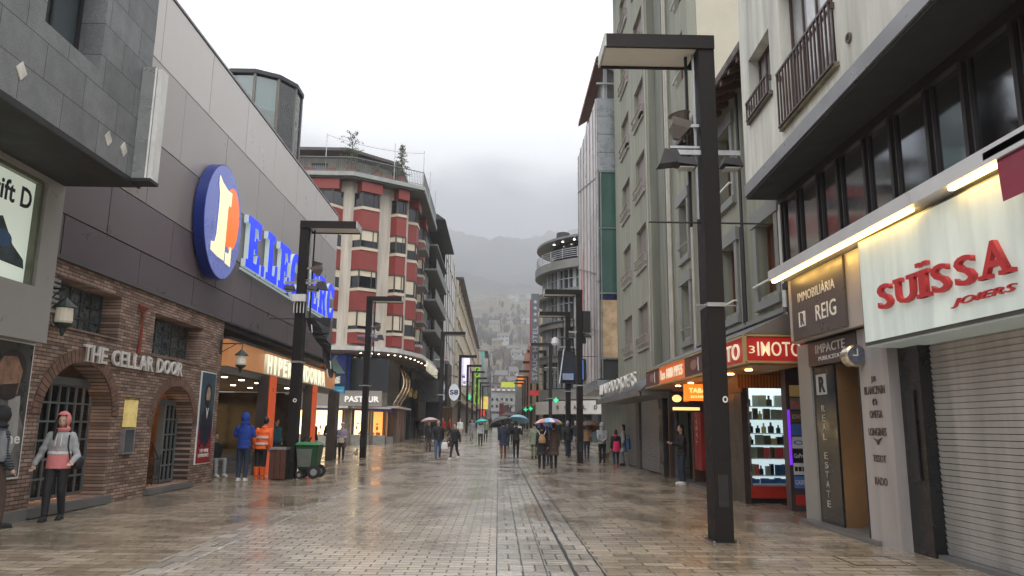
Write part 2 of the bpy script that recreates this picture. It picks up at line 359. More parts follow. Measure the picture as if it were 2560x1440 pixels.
# ---------------------------------------------------------------- left 1: stone building overhanging the street
def stone_building():
    t=thing('stone_building','dark grey granite block overhanging the pub pavement, with a deep square window','building',(-8,11,0))
    stone=panel_mat('grey granite cladding','6e7072','2a2a2b','Y',.95,.52,.5,offset=.5,gap=.006,var=.1,noise_amt=.22,speck=.22,nscale=3,ofs=(.1,.1))
    ls=M('pale stone top band',(.5,.48,.44),.6,var=.35,scale=3)
    X=-6.2; fr=LF(X); hole=[rh(9.35,10.76,6.92,8.5)]
    wall(t,fr,5,12.33,5.62,9.3,hole,stone,.28)
    MB().box(-12,X-.28,12.1,12.33,5.62,14).build('end_wall',stone,t)
    wall(t,fr,5,12.33,9.304,9.9,[],ls,.28,'stone_band'); wall(t,fr,5,12.33,9.904,14,[],stone,.28)
    MB().box(-12,X,5,12.33,5.55,5.617).build('soffit',M('black soffit',(.02,.02,.02),.7),t)
    MB().box(X-.02,X+.012,5,12.35,5.53,5.61).build('edge_trim',darkm,t)
    MB().box(-7.6,-7.54,5,12.1,5.5,5.546).build('soffit_rail',steel,t)
    window(t,fr,9.35,10.76,6.92,8.5,depth=.42,fw=.07,nv=1,nh=0,fmat=darkm,gmat=dglass2,sill=False)
    rv=MB(); rv.box(X-.8,X-.285,10.765,10.9,6.8,8.6); rv.box(X-.8,X-.285,9.2,9.345,6.8,8.6); rv.box(X-.8,X-.285,9.2,10.9,6.75,6.915); rv.build('window_reveal',stone,t)
    for a,b in ((9.02,6.03),(11.2,5.98),(11.69,5.99),(7.2,6.05)):
        MB().plate([[(a-.11,b),(a,b-.13),(a+.11,b),(a,b+.13)]],fr,.002,.012).build('diamond_inlay',ls,t)
    # lower grey fascia with screen opening
    g=M('grey lacquered fascia',(.29,.28,.265),.35,var=.06)
    f2=LF(-7.45)
    wall(t,f2,5,12.35,2.86,5.545,[rh(8.6,11.86,3.72,5.47)],g,.35,'fascia')
    return t
stone_building()
def screen():
    t=thing('advertising_screen','lit shop screen with black lettering and a dark slope over snow, under the granite overhang','screen',(-7.75,10.2,3.7))
    fr=LF(-7.6)
    MB().fb(fr,8.62,11.84,3.74,5.45,-.08,0).build('panel',M('lit screen field',(.6,.65,.58),.4,emit=(.72,.82,.7),es=.42,var=.1,scale=1.2),t)
    fm=MB(); fm.fb(fr,11.78,11.85,3.73,5.46,.003,.1); fm.fb(fr,8.62,11.78,5.4,5.46,.003,.1); fm.build('frame',M('brown green frame',(.12,.13,.09),.4),t)
    dk=M('screen dark print',(.02,.025,.03),.4,var=.1)
    text_mb('Drift D',fr,10.5,11.72,4.93,5.27,.004,.01,bold=.02).build('lettering',dk,t)
    MB().plate([[(8.7,4.75),(9.6,4.8),(10.4,4.85),(10.8,4.6),(11.1,4.68),(11.4,4.3),(11.7,4.12),(11.74,3.98),(11.2,4.0),(10.7,4.08),(10.2,4.0),(9.6,4.05),(8.7,4.0)]],fr,.004,.008).build('printed_slope',M('screen slope print',(.05,.07,.08),.5,var=.7,scale=4),t)
    MB().plate([ellp(11.15,4.35,.22,.13)],fr,.009,.012).build('printed_figure',M('screen blue print',(.05,.12,.25),.5,var=.4,scale=6),t)
screen()
def left_blade_sign():
    t=thing('blade_sign','tall thin grey metal sign case fixed upright to the corner of the granite block','sign',(-6.05,12.25,5.5))
    g=M('brushed grey sign case',(.33,.34,.34),.3,.5,var=.08)
    MB().box(-6.196,-5.96,12.02,12.3,5.62,7.62).build('case',g,t)
    MB().box(-5.955,-5.88,12.06,12.3,5.62,7.6).build('pale_face',M('pale sign face',(.62,.62,.6),.35),t)
    MB().box(-5.97,-5.945,12.0,12.018,5.62,7.6).build('light_edge',white,t)
    MB().box(-6.196,-5.87,12.0,12.32,5.56,5.615).build('bottom_trim',darkm,t)
left_blade_sign()

# ---------------------------------------------------------------- left 2: brick pub
brick=panel_mat('brown brickwork','a1887a','3a302b','Y',.245,.066,.78,offset=.5,gap=.007,col2='69544a',noise_amt=.34,bump=1.,nscale=2.2)
brickx=panel_mat('brown brickwork end','a1887a','3a302b','X',.245,.066,.78,offset=.5,gap=.007,col2='69544a',noise_amt=.34,bump=1.,nscale=2.2)
PX=-7.8; PF=LF(PX)
def arch_loop(a0,a1,b0,bs,n=14):
    """opening with a round head: springing at bs"""
    c=(a0+a1)/2; r=(a1-a0)/2
    return [(a0,b0),(a1,b0)]+[(c+r*math.cos(math.pi*i/n),bs+r*.82*math.sin(math.pi*i/n)) for i in range(n+1)]
def pub():
    t=thing('brick_pub','two storey brown brick pub front with two round arched doorways and small paned upper windows','building',(-8,17,0))
    A1=(12.98,15.35,.18,1.72); A2=(17.2,19.45,.14,1.55)
    W=[(13.0,15.3,3.28,4.14),(16.85,19.6,3.13,4.05)]
    holes=[arch_loop(*A1),arch_loop(*A2)]+[rh(*w) for w in W]
    wall(t,PF,7,21.1,0,4.42,holes,brick,.55)
    MB().box(-11,PX-.553,20.85,21.1,0,4.42).build('end_wall',brickx,t)
    MB().fb(PF,6.9,21.16,4.425,4.5,-.7,.07).build('coping',M('lead coping',(.09,.085,.09),.5),t)
    MB().fb(PF,7,12.9,-.0,.17,.0,.05).build('plinth',M('grey plinth',(.17,.165,.16),.7,bump=.2),t)
    for (a0,a1,b0,bs) in (A1,A2):
        c=(a0+a1)/2; r=(a1-a0)/2; mb=MB(); n=34
        for i in range(n):
            t0=math.pi*(i+.07)/n; t1=math.pi*(i+.93)/n
            P=[]
            for th,rr in ((t0,r+.005),(t1,r+.005),(t1,r+.24),(t0,r+.24)):
                k=.82 if rr<r+.1 else (r*.82+.24)/(r+.24); P.append((c+rr*math.cos(th),bs+rr*k*math.sin(th)))
            mb.hexa([PF.p(*P[0],-.02),PF.p(*P[1],-.02),PF.p(*P[2],-.02),PF.p(*P[3],-.02),PF.p(*P[0],.028),PF.p(*P[1],.028),PF.p(*P[2],.028),PF.p(*P[3],.028)])
        mb.build('arch_trim',M('arch bricks',(.15,.085,.06),.75,var=.5,scale=7,bump=.5),t)
    # interior box, warm lit
    ib=MB(); ib.box(-11.5,-11.4,12.5,20.5,.05,3.05); ib.box(-11.4,-8.36,12.5,20.5,3.0,3.05); ib.box(-11.4,-8.36,12.5,20.5,.02,.06); ib.box(-11.4,-8.36,12.4,12.5,.05,3.0); ib.box(-11.4,-8.36,20.5,20.6,.05,3.0)
    ib.box(-10.6,-8.36,16.1,16.3,.06,3.0)
    ib.build('interior',M('amber pub room',(.26,.15,.08),.7,var=.5,scale=2.5),t)
    # doors with glazed grids
    dm=M('blue grey door paint',(.12,.135,.14),.42)
    def grid(name,a0,a1,b0,b1,nv,nh,bw=.035,c=-.42):
        d=MB()
        for i in range(nv+1): x=a0+(a1-a0)*i/nv; w=bw if 0<i<nv else bw*1.4; d.fb(PF,x-w/2,x+w/2,b0,b1,c,c+.05)
        for i in range(nh+1): y=b0+(b1-b0)*i/nh; w=bw if 0<i<nh else bw*1.6; d.fb(PF,a0+.03,a1-.03,y-w/2,y+w/2,c+.003,c+.045)
        o=d.build(name,dm,t); MB().fb(PF,a0,a1,b0,b1,c+.015,c+.02).build('pane',glass_mat('smoky door glass',(.62,.62,.6),.05),o); return o
    grid('door',13.05,15.28,.24,2.28,8,6)
    MB().plate([[(12.98,2.3),(15.35,2.3)]+[(14.165+1.185*math.cos(math.pi*i/12),1.72+1.185*.82*math.sin(math.pi*i/12)) for i in range(13) if 1.72+1.185*.82*math.sin(math.pi*i/12)>2.32]],PF,-.5,-.4).build('fanlight_board',M('dark amber board',(.09,.05,.025),.5),t)
    MB().fb(PF,13.0,15.33,2.28,2.42,-.52,-.33).build('door_lintel',dm,t)
    MB().fb(PF,12.9,15.5,.02,.17,-.6,.12).build('door_step',M('grey step stone',(.12,.12,.12),.5,coat=.3),t)
    grid('door',18.72,19.42,.2,2.05,3,5); 
    d2=MB(); d2.fb(PF,17.2,19.45,2.05,2.16,-.5,-.36); d2.fb(PF,18.6,18.7,.14,2.05,-.5,-.36); d2.build('door_frame',dm,t)
    MB().fb(PF,17.1,19.6,.02,.13,-.6,.1).build('door_step',M('grey step stone'),t)
    # iron gate in the open doorway
    g=MB(); gf=PF
    for x in (17.35,17.75,18.15,18.5): g.tube(gf.p(x,.16,-.3),gf.p(x,.85,-.3),.012)
    g.tube(gf.p(17.3,.28,-.3),gf.p(18.55,.28,-.3),.014); g.tube(gf.p(17.3,.75,-.3),gf.p(18.55,.75,-.3),.012)
    g.path([gf.p(17.5,.75,-.3),gf.p(17.75,1.0,-.3),gf.p(17.93,1.15,-.3),gf.p(18.1,1.0,-.3),gf.p(18.4,.75,-.3)],.013)
    for cx in (17.6,17.95,18.3): g.path([gf.p(cx+.1*math.cos(k*.7),.5+.12*math.sin(k*.7),-.3) for k in range(10)],.01)
    g.build('iron_gate',darkm,t)
    # upper windows, deep set and leaded
    for (a0,a1,b0,b1) in W:
        d=MB()
        for i in range(7): x=a0+.02+(a1-a0-.04)*i/6; d.fb(PF,x-.02,x+.02,b0,b1,-.42,-.38)
        for i in range(4): y=b0+(b1-b0)*i/3; d.fb(PF,a0,a1,y-.018,y+.018,-.419,-.381)
        o=d.build('window',M('leaded window bars',(.05,.06,.062),.4),t)
        MB().fb(PF,a0,a1,b0,b1,-.45,-.405).build('pane',M('old window glass',(.07,.085,.09),.12,var=.8,scale=9,spec=.9),o)
        MB().fb(PF,a0-.02,a1+.02,b0-.05,b0-.003,-.4,.03).build('sill',brickx,o)
    # amber lamps inside
    for x,y,z in ((-9.2,15.0,2.1),(-9.5,15.6,2.3),(-9.0,14.6,2.25),(-9.8,15.7,1.3),(-8.9,14.4,1.0),(-9.4,15.2,1.6),(-9.6,17.7,2.35),(-9.8,18.3,2.4),(-9.4,13.2,2.75)):
        b=MB(); b.lathe((x,y,z),[(.03,.2),(.1,.12),(.13,-.08),(.12,-.1)],10); b.build('interior_lamp',M('amber lamp glass',(.9,.5,.2),.4,emit=(1,.58,.26),es=26,var=0),t)
    pm=MB(); pm.fb(LF(-11.38),17.3,18.1,1.9,2.4,0,.03); pm.fb(LF(-11.38),17.4,18.0,1.2,1.6,0,.03); pm.build('interior_picture',darkm,t)
    sh=MB()
    for z in (.9,1.4,1.9): sh.fb(LF(-11.1),12.8,15.8,z,z+.05,-.1,.3)
    for k in range(44): a=12.9+2.8*R.random(); z=R.choice((.95,1.45,1.95)); sh.tube(LF(-11.0).p(a,z,.1),LF(-11.0).p(a,z+.25,.1),.035,.02,6)
    sh.build('interior_shelf',M('bottle shelf',(.25,.12,.05),.2,var=.8,scale=12),t)
    return t
pub()
def pub_sign():
    t=thing('pub_name_sign','white raised serif letters naming the pub across its brick front','sign',(-7.78,16.2,2.9))
    lm=M('sign letter off white',(.62,.6,.57),.5,var=.1)
    words=(('THE',14.0,14.88),('CELLAR',15.05,16.88),('DOOR',17.05,18.45))
    for w,a0,a1 in words:
        n=len(w)
        wd={'T':.9,'H':1,'E':.85,'C':.95,'L':.82,'A':1,'R':.95,'D':1,'O':1.05}
        tot=sum(wd[c] for c in w); x=a0
        for c in w:
            ww=(a1-a0)*wd[c]/tot; L0,L1=x+ww*.07,x+ww*.93; b0=2.72+.0*(x-14); b1=3.03
            mb=text_mb(c,PF,L0,L1,b0,b1,.03,.075,bold=.012)
            s=.03
            # serifs
            if c in 'THELRAD':
                for (p,q) in {'T':[(.5,0)],'H':[(.1,0),(.9,0),(.1,1),(.9,1)],'E':[(.1,0),(.1,1)],'L':[(.1,0),(.1,1)],'R':[(.1,0),(.92,0),(.1,1)],'A':[(.05,0),(.95,0)],'D':[(.1,0),(.1,1)]}[c]:
                    xx=L0+(L1-L0)*p; zz=b0+(b1-b0)*q; mb.fb(PF,xx-.05,xx+.05,zz-(.012 if q else 0.005),zz+(.005 if q else .012),.032,.073)
            mb.build('letter',lm,t); x+=ww
pub_sign()
def wine_poster():
    t=thing('pub_poster','tall framed poster of a bearded man over red, on the pub corner brickwork','poster',(-7.78,20.1,.6))
    fr=PF; a0,a1,b0,b1=19.78,20.72,.57,2.92
    MB().fb(fr,a0-.03,a1+.03,b0-.03,b1+.03,.0,.03).build('frame',white,t)
    MB().fb(fr,a0,a1,b0,b1,.031,.036).build('sheet',M('poster blue night',(.03,.07,.1),.35,var=.5,scale=2),t)
    MB().fb(fr,a0,a1,b0,1.45,.037,.040).build('red_field',M('poster red',(.25,.012,.018),.35,var=.3,scale=3),t)
    MB().plate([[(a0+.08,1.2),(a0+.12,1.8),(a0+.3,2.0),(a1-.3,2.0),(a1-.12,1.8),(a1-.1,1.2),(20.3,.95)]],fr,.041,.043).build('printed_coat',M('poster black coat',(.02,.018,.02),.4),t)
    MB().plate([ellp(20.25,2.32,.22,.33)],fr,.044,.046).build('printed_hair',M('poster hair',(.02,.014,.012),.4),t)
    MB().plate([ellp(20.25,2.32,.14,.23)],fr,.047,.049).build('printed_face',M('poster skin',(.35,.24,.18),.4,var=.4,scale=8),t)
    MB().plate([[(20.14,2.2),(20.36,2.2),(20.33,2.07),(20.25,2.0),(20.17,2.07)]],fr,.05,.052).build('printed_beard',M('poster hair'),t)
    MB().plate([[(20.16,2.0),(20.25,1.7),(20.34,2.0),(20.3,2.0),(20.25,1.88),(20.2,2.0)]],fr,.05,.052).build('printed_collar',white,t)
    lt=M('poster lettering',(.75,.72,.68),.4)
    text_mb('THE WINE',fr,a0+.16,a1-.16,.84,.93,.042,.046,bold=.02).build('lettering',lt,t); text_mb('EXPERIENCE',fr,a0+.12,a1-.12,.72,.81,.042,.046,bold=.02).build('lettering',lt,t)
wine_poster()
def man_poster():
    t=thing('music_poster','large grey poster of a bearded man by a microphone, beside the pub arch','poster',(-7.7,11.2,.7))
    fr=PF; a0,a1,b0,b1=8.6,12.5,.72,2.84
    MB().fb(fr,a0-.03,a1+.03,b0-.03,b1+.02,.0,.06).build('frame',white,t)
    MB().fb(fr,a0,a1,b0,b1,.061,.066).build('sheet',M('poster smoky grey',(.05,.053,.05),.3,var=.7,scale=1.6),t)
    MB().plate([[(10.9,.75),(11.0,1.6),(11.5,1.95),(12.2,1.9),(12.47,1.5),(12.47,.75)]],fr,.067,.069).build('printed_jacket',M('poster grey jacket',(.13,.13,.13),.4,var=.5,scale=4),t)
    MB().plate([ellp(12.02,2.42,.36,.31)],fr,.067,.068).build('printed_hair',M('poster dark hair',(.03,.022,.018),.4,var=.4,scale=9),t)
    MB().plate([[(11.7,2.5),(11.78,2.6),(12.1,2.62),(12.28,2.4),(12.22,2.05),(12.1,1.93),(11.9,1.95),(11.76,2.1),(11.66,2.28)]],fr,.070,.072).build('printed_face',M('poster tan skin',(.26,.15,.1),.4,var=.5,scale=7),t)
    MB().plate([[(11.74,2.15),(12.22,2.2),(12.16,1.97),(11.95,1.9),(11.8,1.98)]],fr,.073,.075).build('printed_beard',M('poster dark hair'),t)
    MB().plate([[(12.0,1.96),(12.3,2.0),(12.35,1.3),(12.2,1.0)]],fr,.070,.072).build('printed_shirt',M('poster shirt',(.3,.3,.29),.4,var=.2),t)
    m=MB(); m.plate([ellp(11.2,2.05,.05,.09)],fr,.07,.074); m.plate([[(11.19,1.2),(11.21,1.2),(11.22,1.97),(11.18,1.97)]],fr,.07,.074); m.plate([[(11.15,2.35),(11.45,2.28),(11.45,2.3),(11.16,2.38)]],fr,.07,.074); m.build('printed_microphone',M('poster silver',(.5,.5,.48),.3),t)
    lt=M('poster lettering'); text_mb('one',fr,11.9,12.42,1.24,1.36,.076,.079,bold=.02).build('lettering',lt,t); text_mb('enjoy',fr,11.5,12.25,.86,1.08,.076,.079,shear=.4).build('lettering',lt,t)
man_poster()
def menu_case():
    t=thing('menu_case','small brass edged lit menu box above a glazed notice box between the pub arches','menu case',(-7.78,16.0,1.0))
    MB().fb(PF,15.86,16.3,1.5,2.06,0,.08).build('lit_box',M('brass lit box',(.5,.38,.15),.35,.3,emit=(.9,.7,.25),es=.35,var=.5,scale=4),t)
    MB().fb(PF,15.83,16.33,2.06,2.1,0,.1).build('box_edge',M('brass',(.55,.4,.15),.3,.9),t)
    MB().fb(PF,15.86,16.28,.97,1.45,0,.07).build('notice_box',dglass2,t)
    f=MB(); f.fb(PF,15.84,15.87,.95,1.47,.0,.08); f.fb(PF,16.27,16.3,.95,1.47,.0,.08); f.fb(PF,15.87,16.27,1.44,1.47,.0,.08); f.fb(PF,15.87,16.27,.95,.98,.0,.08); f.build('box_frame',steel,t)
menu_case()
def shovel():
    t=thing('wall_shovel','rusty red old spade hung upright on the bricks above the pub name','spade',(-7.75,16.15,3.1))
    m=M('rust red paint',(.2,.035,.02),.7,var=.4,scale=9)
    b=MB(); b.tube(PF.p(16.15,3.15,.06),PF.p(16.15,3.85,.06),.035,.028); b.build('shaft',m,t)
    b=MB(); b.tube(PF.p(16.15,3.85,.06),PF.p(15.98,4.05,.06),.025); b.tube(PF.p(16.15,3.85,.06),PF.p(16.32,4.05,.06),.025); b.tube(PF.p(15.93,4.07,.06),PF.p(16.37,4.07,.06),.03); b.build('grip',m,t)
    b=MB(); b.tube(PF.p(16.13,3.05,.05),PF.p(16.15,3.3,.06),.05,.035); b.build('socket',m,t)
shovel()
def lantern(y,z,label,green=False,X=PX,reach=.55):
    t=thing('wall_lantern',label,'lantern',(X,y,z),'lanterns on the pub wall')
    m=M('green lantern metal',(.018,.032,.024),.5); fr=LF(X)
    b=MB(); b.fb(fr,y-.05,y+.05,z+.2,z+.6,0,.03); b.tube(fr.p(y,z+.5,.02),fr.p(y,z+.5,reach),.018); b.tube(fr.p(y,z+.25,.02),fr.p(y,z+.48,reach*.7),.012); b.tube(fr.p(y,z+.5,reach),fr.p(y,z+.3,reach),.01); b.build('bracket',m,t)
    c=fr.p(y,z,reach)
    MB().lathe(c,[(.02,.34),(.06,.3),(.17,.2),(.19,.17),(.13,.16)],14).build('cap',m,t)
    MB().lathe(c,[(.13,.158),(.14,-.06),(.12,-.1)],14).build('glass_shade',M('milky lamp glass',(.5,.47,.4),.25,emit=(.8,.7,.5),es=.15,var=0),t)
    MB().lathe(c,[(.15,-.1),(.12,-.15),(.05,-.19),(.03,-.3),(.001,-.32)],14).build('base_cap',m,t)
lantern(12.75,3.35,'green capped lantern by the grey fascia above the large arch',True,reach=.35)
lantern(20.95,3.3,'green capped lantern on a bracket at the pub corner beside the orange fascia',True,reach=.6)
def vent():
    t=MB()
    for i in range(7): t.fb(PF,12.75,12.98,3.45+i*.09,3.5+i*.09,.0,.09-.0)
    tag(t.build('vent_grille',steel,loc=(-7.8,12.9,3.4)),'short slatted metal vent beside the first pub window','vent')
vent()

# ---------------------------------------------------------------- left 3: hypermarket
def hyper():
    t=thing('hypermarket_building','huge metal panelled store front, aubergine with painted sky sheen paling it upward, over an orange fascia','building',(-8,28,0))
    X=-7.86; fr=LF(X)
    def grad(name,c1,c2,w,h,of):
        return panel_mat(name,c1,(.05,.045,.045),'Y',w,h,.3,.45,offset=.5,gap=.012,col2=c2,noise_amt=.07,bump=.25,ofs=of,nscale=.5)
    # sky reflection painted into the cladding: courses lighten upward from aubergine to warm grey
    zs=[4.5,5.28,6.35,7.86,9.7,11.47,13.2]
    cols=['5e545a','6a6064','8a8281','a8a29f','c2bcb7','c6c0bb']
    xs={0:[14.5,18.9,23.2,27.6],1:[14.55,20.4,26.1],2:[17.3,23.1,28.9],3:[14.8,20.3,26,31.7],4:[17.3,23,28.8],5:[14.9,20.2]}
    gapm=M('panel joint',(.03,.028,.028),.6)
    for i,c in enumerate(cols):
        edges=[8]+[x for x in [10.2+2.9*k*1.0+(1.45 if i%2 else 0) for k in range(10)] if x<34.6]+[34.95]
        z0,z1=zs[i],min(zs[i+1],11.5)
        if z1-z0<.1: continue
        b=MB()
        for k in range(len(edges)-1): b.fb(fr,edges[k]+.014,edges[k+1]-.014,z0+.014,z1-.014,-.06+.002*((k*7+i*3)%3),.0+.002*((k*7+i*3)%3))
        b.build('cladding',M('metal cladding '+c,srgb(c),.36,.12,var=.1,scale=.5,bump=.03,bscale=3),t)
    MB().box(X-6,X-.07,8,34.95,4.3,11.44).build('core_wall',gapm,t)
    MB().fb(fr,8,34.97,11.5,11.56,-.4,.02).build('parapet',M('parapet metal',(.2,.19,.19),.4,.2),t)
    MB().fb(fr,8,34.97,4.44,4.495,-.1,.05).build('base_trim',darkm,t)
    # far end wall towards the side street
    # orange fascia
    MB().fb(fr,21.12,35.1,3.2,3.95,.02,.22).build('fascia',M('orange fascia',(.55,.24,.09),.35,var=.06,scale=1,emit=(1,.42,.15),es=.14),t)  # faint glow added to the orange colour of the fascia
    MB().fb(fr,21.12,35.12,3.955,4.02,.0,.26).build('fascia_trim',darkm,t)
    MB().box(X-.1,X+.2,21.12,35.1,2.98,3.195).build('soffit_beam',M('brown grey beam',(.1,.09,.08),.6),t)
    # arcade ceiling, floor and back wall
    MB().box(-13.2,X-.1,21.1,35.0,3.05,3.12).build('ceiling',M('arcade ceiling',(.2,.16,.12),.6),t)
    MB().box(-13.3,-13.2,21.1,35.0,0,3.05).build('back_wall',M('brown arcade wall',(.12,.05,.03),.6,var=.3),t)
    MB().box(-13.2,-8.4,21.0,21.09,0,3.05).build('side_wall',M('marble side wall',(.3,.28,.24),.35,var=.5,scale=2),t)
    st=MB()
    for k in range(3): st.box(-13.2,-8.9-.3*k,21.2,34.8,.16*k,.16*(k+1))
    st.build('steps',M('grey step stone'),t)
    for i,(x,y) in enumerate([(x,y) for y in (22.4,23.9,25.5,27.2,29,31,33) for x in (-8.7,-10.2)]):
        MB().lathe((x,y,3.03),[(.09,0),(.09,.018)],12).build('downlight',lampw,t)
    # lit shop windows in the back of the arcade
    def shopf(fr2,a0,a1,b0,b1,em):
        MB().fb(fr2,a0,a1,b0,b1,0,.02).build('shop_window',em,t)
    shopf(LF(-13.18),21.3,24.0,1.0,2.6,M('blue lit window',(.02,.05,.12),.2,emit=(.03,.1,.3),es=.5,var=.5,scale=3))
    shopf(LF(-13.18),25.0,34.0,.6,2.5,M('warm display back',(.6,.45,.25),.5,emit=(1,.62,.26),es=1.2,var=.4,scale=1.5))
    dk=darkm
    f=MB()
    for y in (24.4,27.2,30,32.4): f.fb(LF(-13.15),y-.06,y+.06,0,3.0,0,.1)
    f.build('window_posts',dk,t)
    MB().box(-13,-9.2,34.7,34.9,0.0,3.0).build('end_partition',M('glass partition dark',(.05,.045,.04),.15,var=.5),t)
    for y in (24.55,30.2,34.6):
        b=MB(); b.box(-7.72,-7.36,y-.36,y+.36,0,3.1)
        if y>34: b.build('pillar',M('dark brown pillar',(.05,.04,.035),.4),t)
        else:
            b.build('pillar',M('dark brown pillar',(.05,.04,.035),.4),t); MB().box(-7.355,-7.33,y-.36,y+.36,0,3.12).build('pillar_face',M('orange red pillar face',(.55,.085,.02),.35,var=.08,emit=(1,.12,.02),es=.25),t)  # pillar face glows by itself to brighten its orange, not a lamp
    return t
hyper()
def hyper_sign():
    t=thing('store_fascia_sign','cream glowing cartoonish letters on the orange store fascia','sign',(-7.6,28.5,3.2))
    em=M('cream lit letter',(.8,.78,.6),.5,emit=(.95,.95,.7),es=.75,var=0); si=M('cream letter side',(.7,.66,.5),.5,emit=(.8,.75,.5),es=.3,var=0)
    fr=LF(-7.64)
    for w,a0,a1 in (('HIPER',24.4,27.4),('ANDORRA',27.95,32.7)):
        n=len(w)
        for i,c in enumerate(w):
            x0=a0+(a1-a0)*i/n; x1=a0+(a1-a0)*(i+.82)/n
            if c=='I': x0,x1=x0+.12,x1-.12
            l=text_mb(c,fr,x0,x1,3.2,3.84,.01,.12,bold=.045).build('letter',si,t)
            text_mb(c,fr,x0+.02,x1-.02,3.22,3.82,.121,.13,bold=.04).build('letter_face',em,l)
hyper_sign()
def logo():
    t=thing('round_logo_sign','big round blue sign with a cream letter L and orange disc, on grey cladding','sign',(-7.8,19.6,7))
    fr=LF(-7.86); cy,cz=19.7,6.97; r=1.57
    def disc(rr,ra=.86): return [(cy+rr*ra*math.cos(2*math.pi*i/64),cz+rr*math.sin(2*math.pi*i/64)) for i in range(64)]
    MB().plate([disc(r)],fr,.06,.33).build('drum',M('deep blue drum',(.006,.02,.16),.35,emit=(0,.02,.25),es=.03,var=0),t)
    MB().plate([disc(r*.3)],fr,0,.08).build('mount',darkm,t)
    MB().plate([disc(r*.985)],fr,.331,.34).build('blue_face',M('violet blue lit face',(.1,.12,.32),.3,emit=(.14,.17,.42),es=.62,var=.04),t)
    o=[(cy+.52+.56*math.cos(2*math.pi*i/48),cz+.22+.88*math.sin(2*math.pi*i/48)) for i in range(48)]
    MB().plate([o],fr,.342,.352).build('orange_disc',M('lit orange disc',(.7,.14,.03),.3,emit=(1,.17,.03),es=.85,var=0),t)
    P=lambda L:[(cy+a*.83,cz+b*.93) for a,b in L]
    bl=M('violet blue lit face'); cr=M('lit cream',(.7,.65,.4),.3,emit=(.9,.84,.5),es=.8,var=0)
    main=[(-.72,1.22),(-.45,1.08),(.0,.98),(.42,.98),(.40,.56),(.22,.58),(.16,.44),(.14,-1.12),(-.42,-1.1),(-1.0,-1.02),(-1.0,-.78),(-.72,-.74),(-.62,-.5),(-.58,.3),(-.6,.7),(-.72,.95)]
    MB().plate([P([(a*1.06+.02,b*1.05) for a,b in main])],fr,.354,.358).build('letter_outline',bl,t)
    MB().plate([P(main)],fr,.36,.375).build('letter',cr,t)
    foot=[(.26,-1.16),(.72,-1.2),(.72,-.62),(.6,-.62),(.55,-.82),(.4,-.86),(.26,-.84)]
    MB().plate([P([(a*1.08-.03,b*1.03) for a,b in foot])],fr,.354,.358).build('letter_outline',bl,t)
    MB().plate([P(foot)],fr,.36,.375).build('letter_foot',cr,t)
logo()
G={
'E':[[(0,0),(1,0),(1,.34),(.84,.34),(.78,.15),(.5,.15),(.5,.43),(.62,.43),(.62,.35),(.75,.35),(.75,.66),(.62,.66),(.62,.58),(.5,.58),(.5,.85),(.78,.85),(.84,.68),(1,.68),(1,1),(0,1),(0,.85),(.15,.85),(.15,.15),(0,.15)]],
'L':[[(0,0),(1,0),(1,.4),(.82,.4),(.76,.15),(.52,.15),(.52,.85),(.68,.85),(.68,1),(0,1),(0,.85),(.16,.85),(.16,.15),(0,.15)]],
'C':[[(.5+.5*math.cos(rad(a)),.5+.52*math.sin(rad(a))) for a in range(48,313,12)]+[(1,.02+.1),(1,.36),(.84,.36)]+[(.54+.2*math.cos(rad(a)),.5+.33*math.sin(rad(a))) for a in range(300,60,-12)]+[(.82,.64),(1,.64),(1,.98),(.86,.98)]],
'R':[[(0,0),(.55,0),(.55,.14),(.44,.14),(.44,.42),(.52,.42),(.66,.14),(.66,0),(1,0),(1,.14),(.92,.16),(.8,.44),(.92,.55),(.96,.72),(.9,.9),(.75,1),(0,1),(0,.86),(.13,.86),(.13,.14),(0,.14)],[(.44,.56),(.6,.57),(.66,.71),(.6,.85),(.44,.86)]],
'.':[[(0,0),(1,0),(1,1),(0,1)]]}
def leclerc():
    t=thing('store_letter_sign','row of blue illuminated slab letters with pale sides along the store cladding','sign',(-7.8,26,6))
    blue=M('lit royal blue acrylic',(.01,.03,.7),.3,emit=(.005,.035,1.),es=1.0,var=0); side=M('pale lit letter side',(.45,.5,.5),.4,emit=(.6,.75,.75),es=.3,var=0)
    fr=LF(-7.86); z0=6.25; h=1.6; x=22.0
    for c,w in (('E',1.25),('.',.3),('L',1.2),('E',1.25),('C',1.3),('L',1.2),('E',1.25),('R',1.3),('C',1.3)):
        hh=.34 if c=='.' else h
        loops=[[(x+a*w,z0+b*hh) for a,b in l] for l in G[c]]
        l=MB().plate(loops,fr,.06,.2).build('letter',side,t)
        MB().plate(loops,fr,.201,.215).build('blue_face',blue,l)
        x+=w+.2
    b=MB(); b.fb(fr,21.95,x-.2,z0-.1,z0-.05,.05,.1); b.build('carrier_rail',side,t)
leclerc()
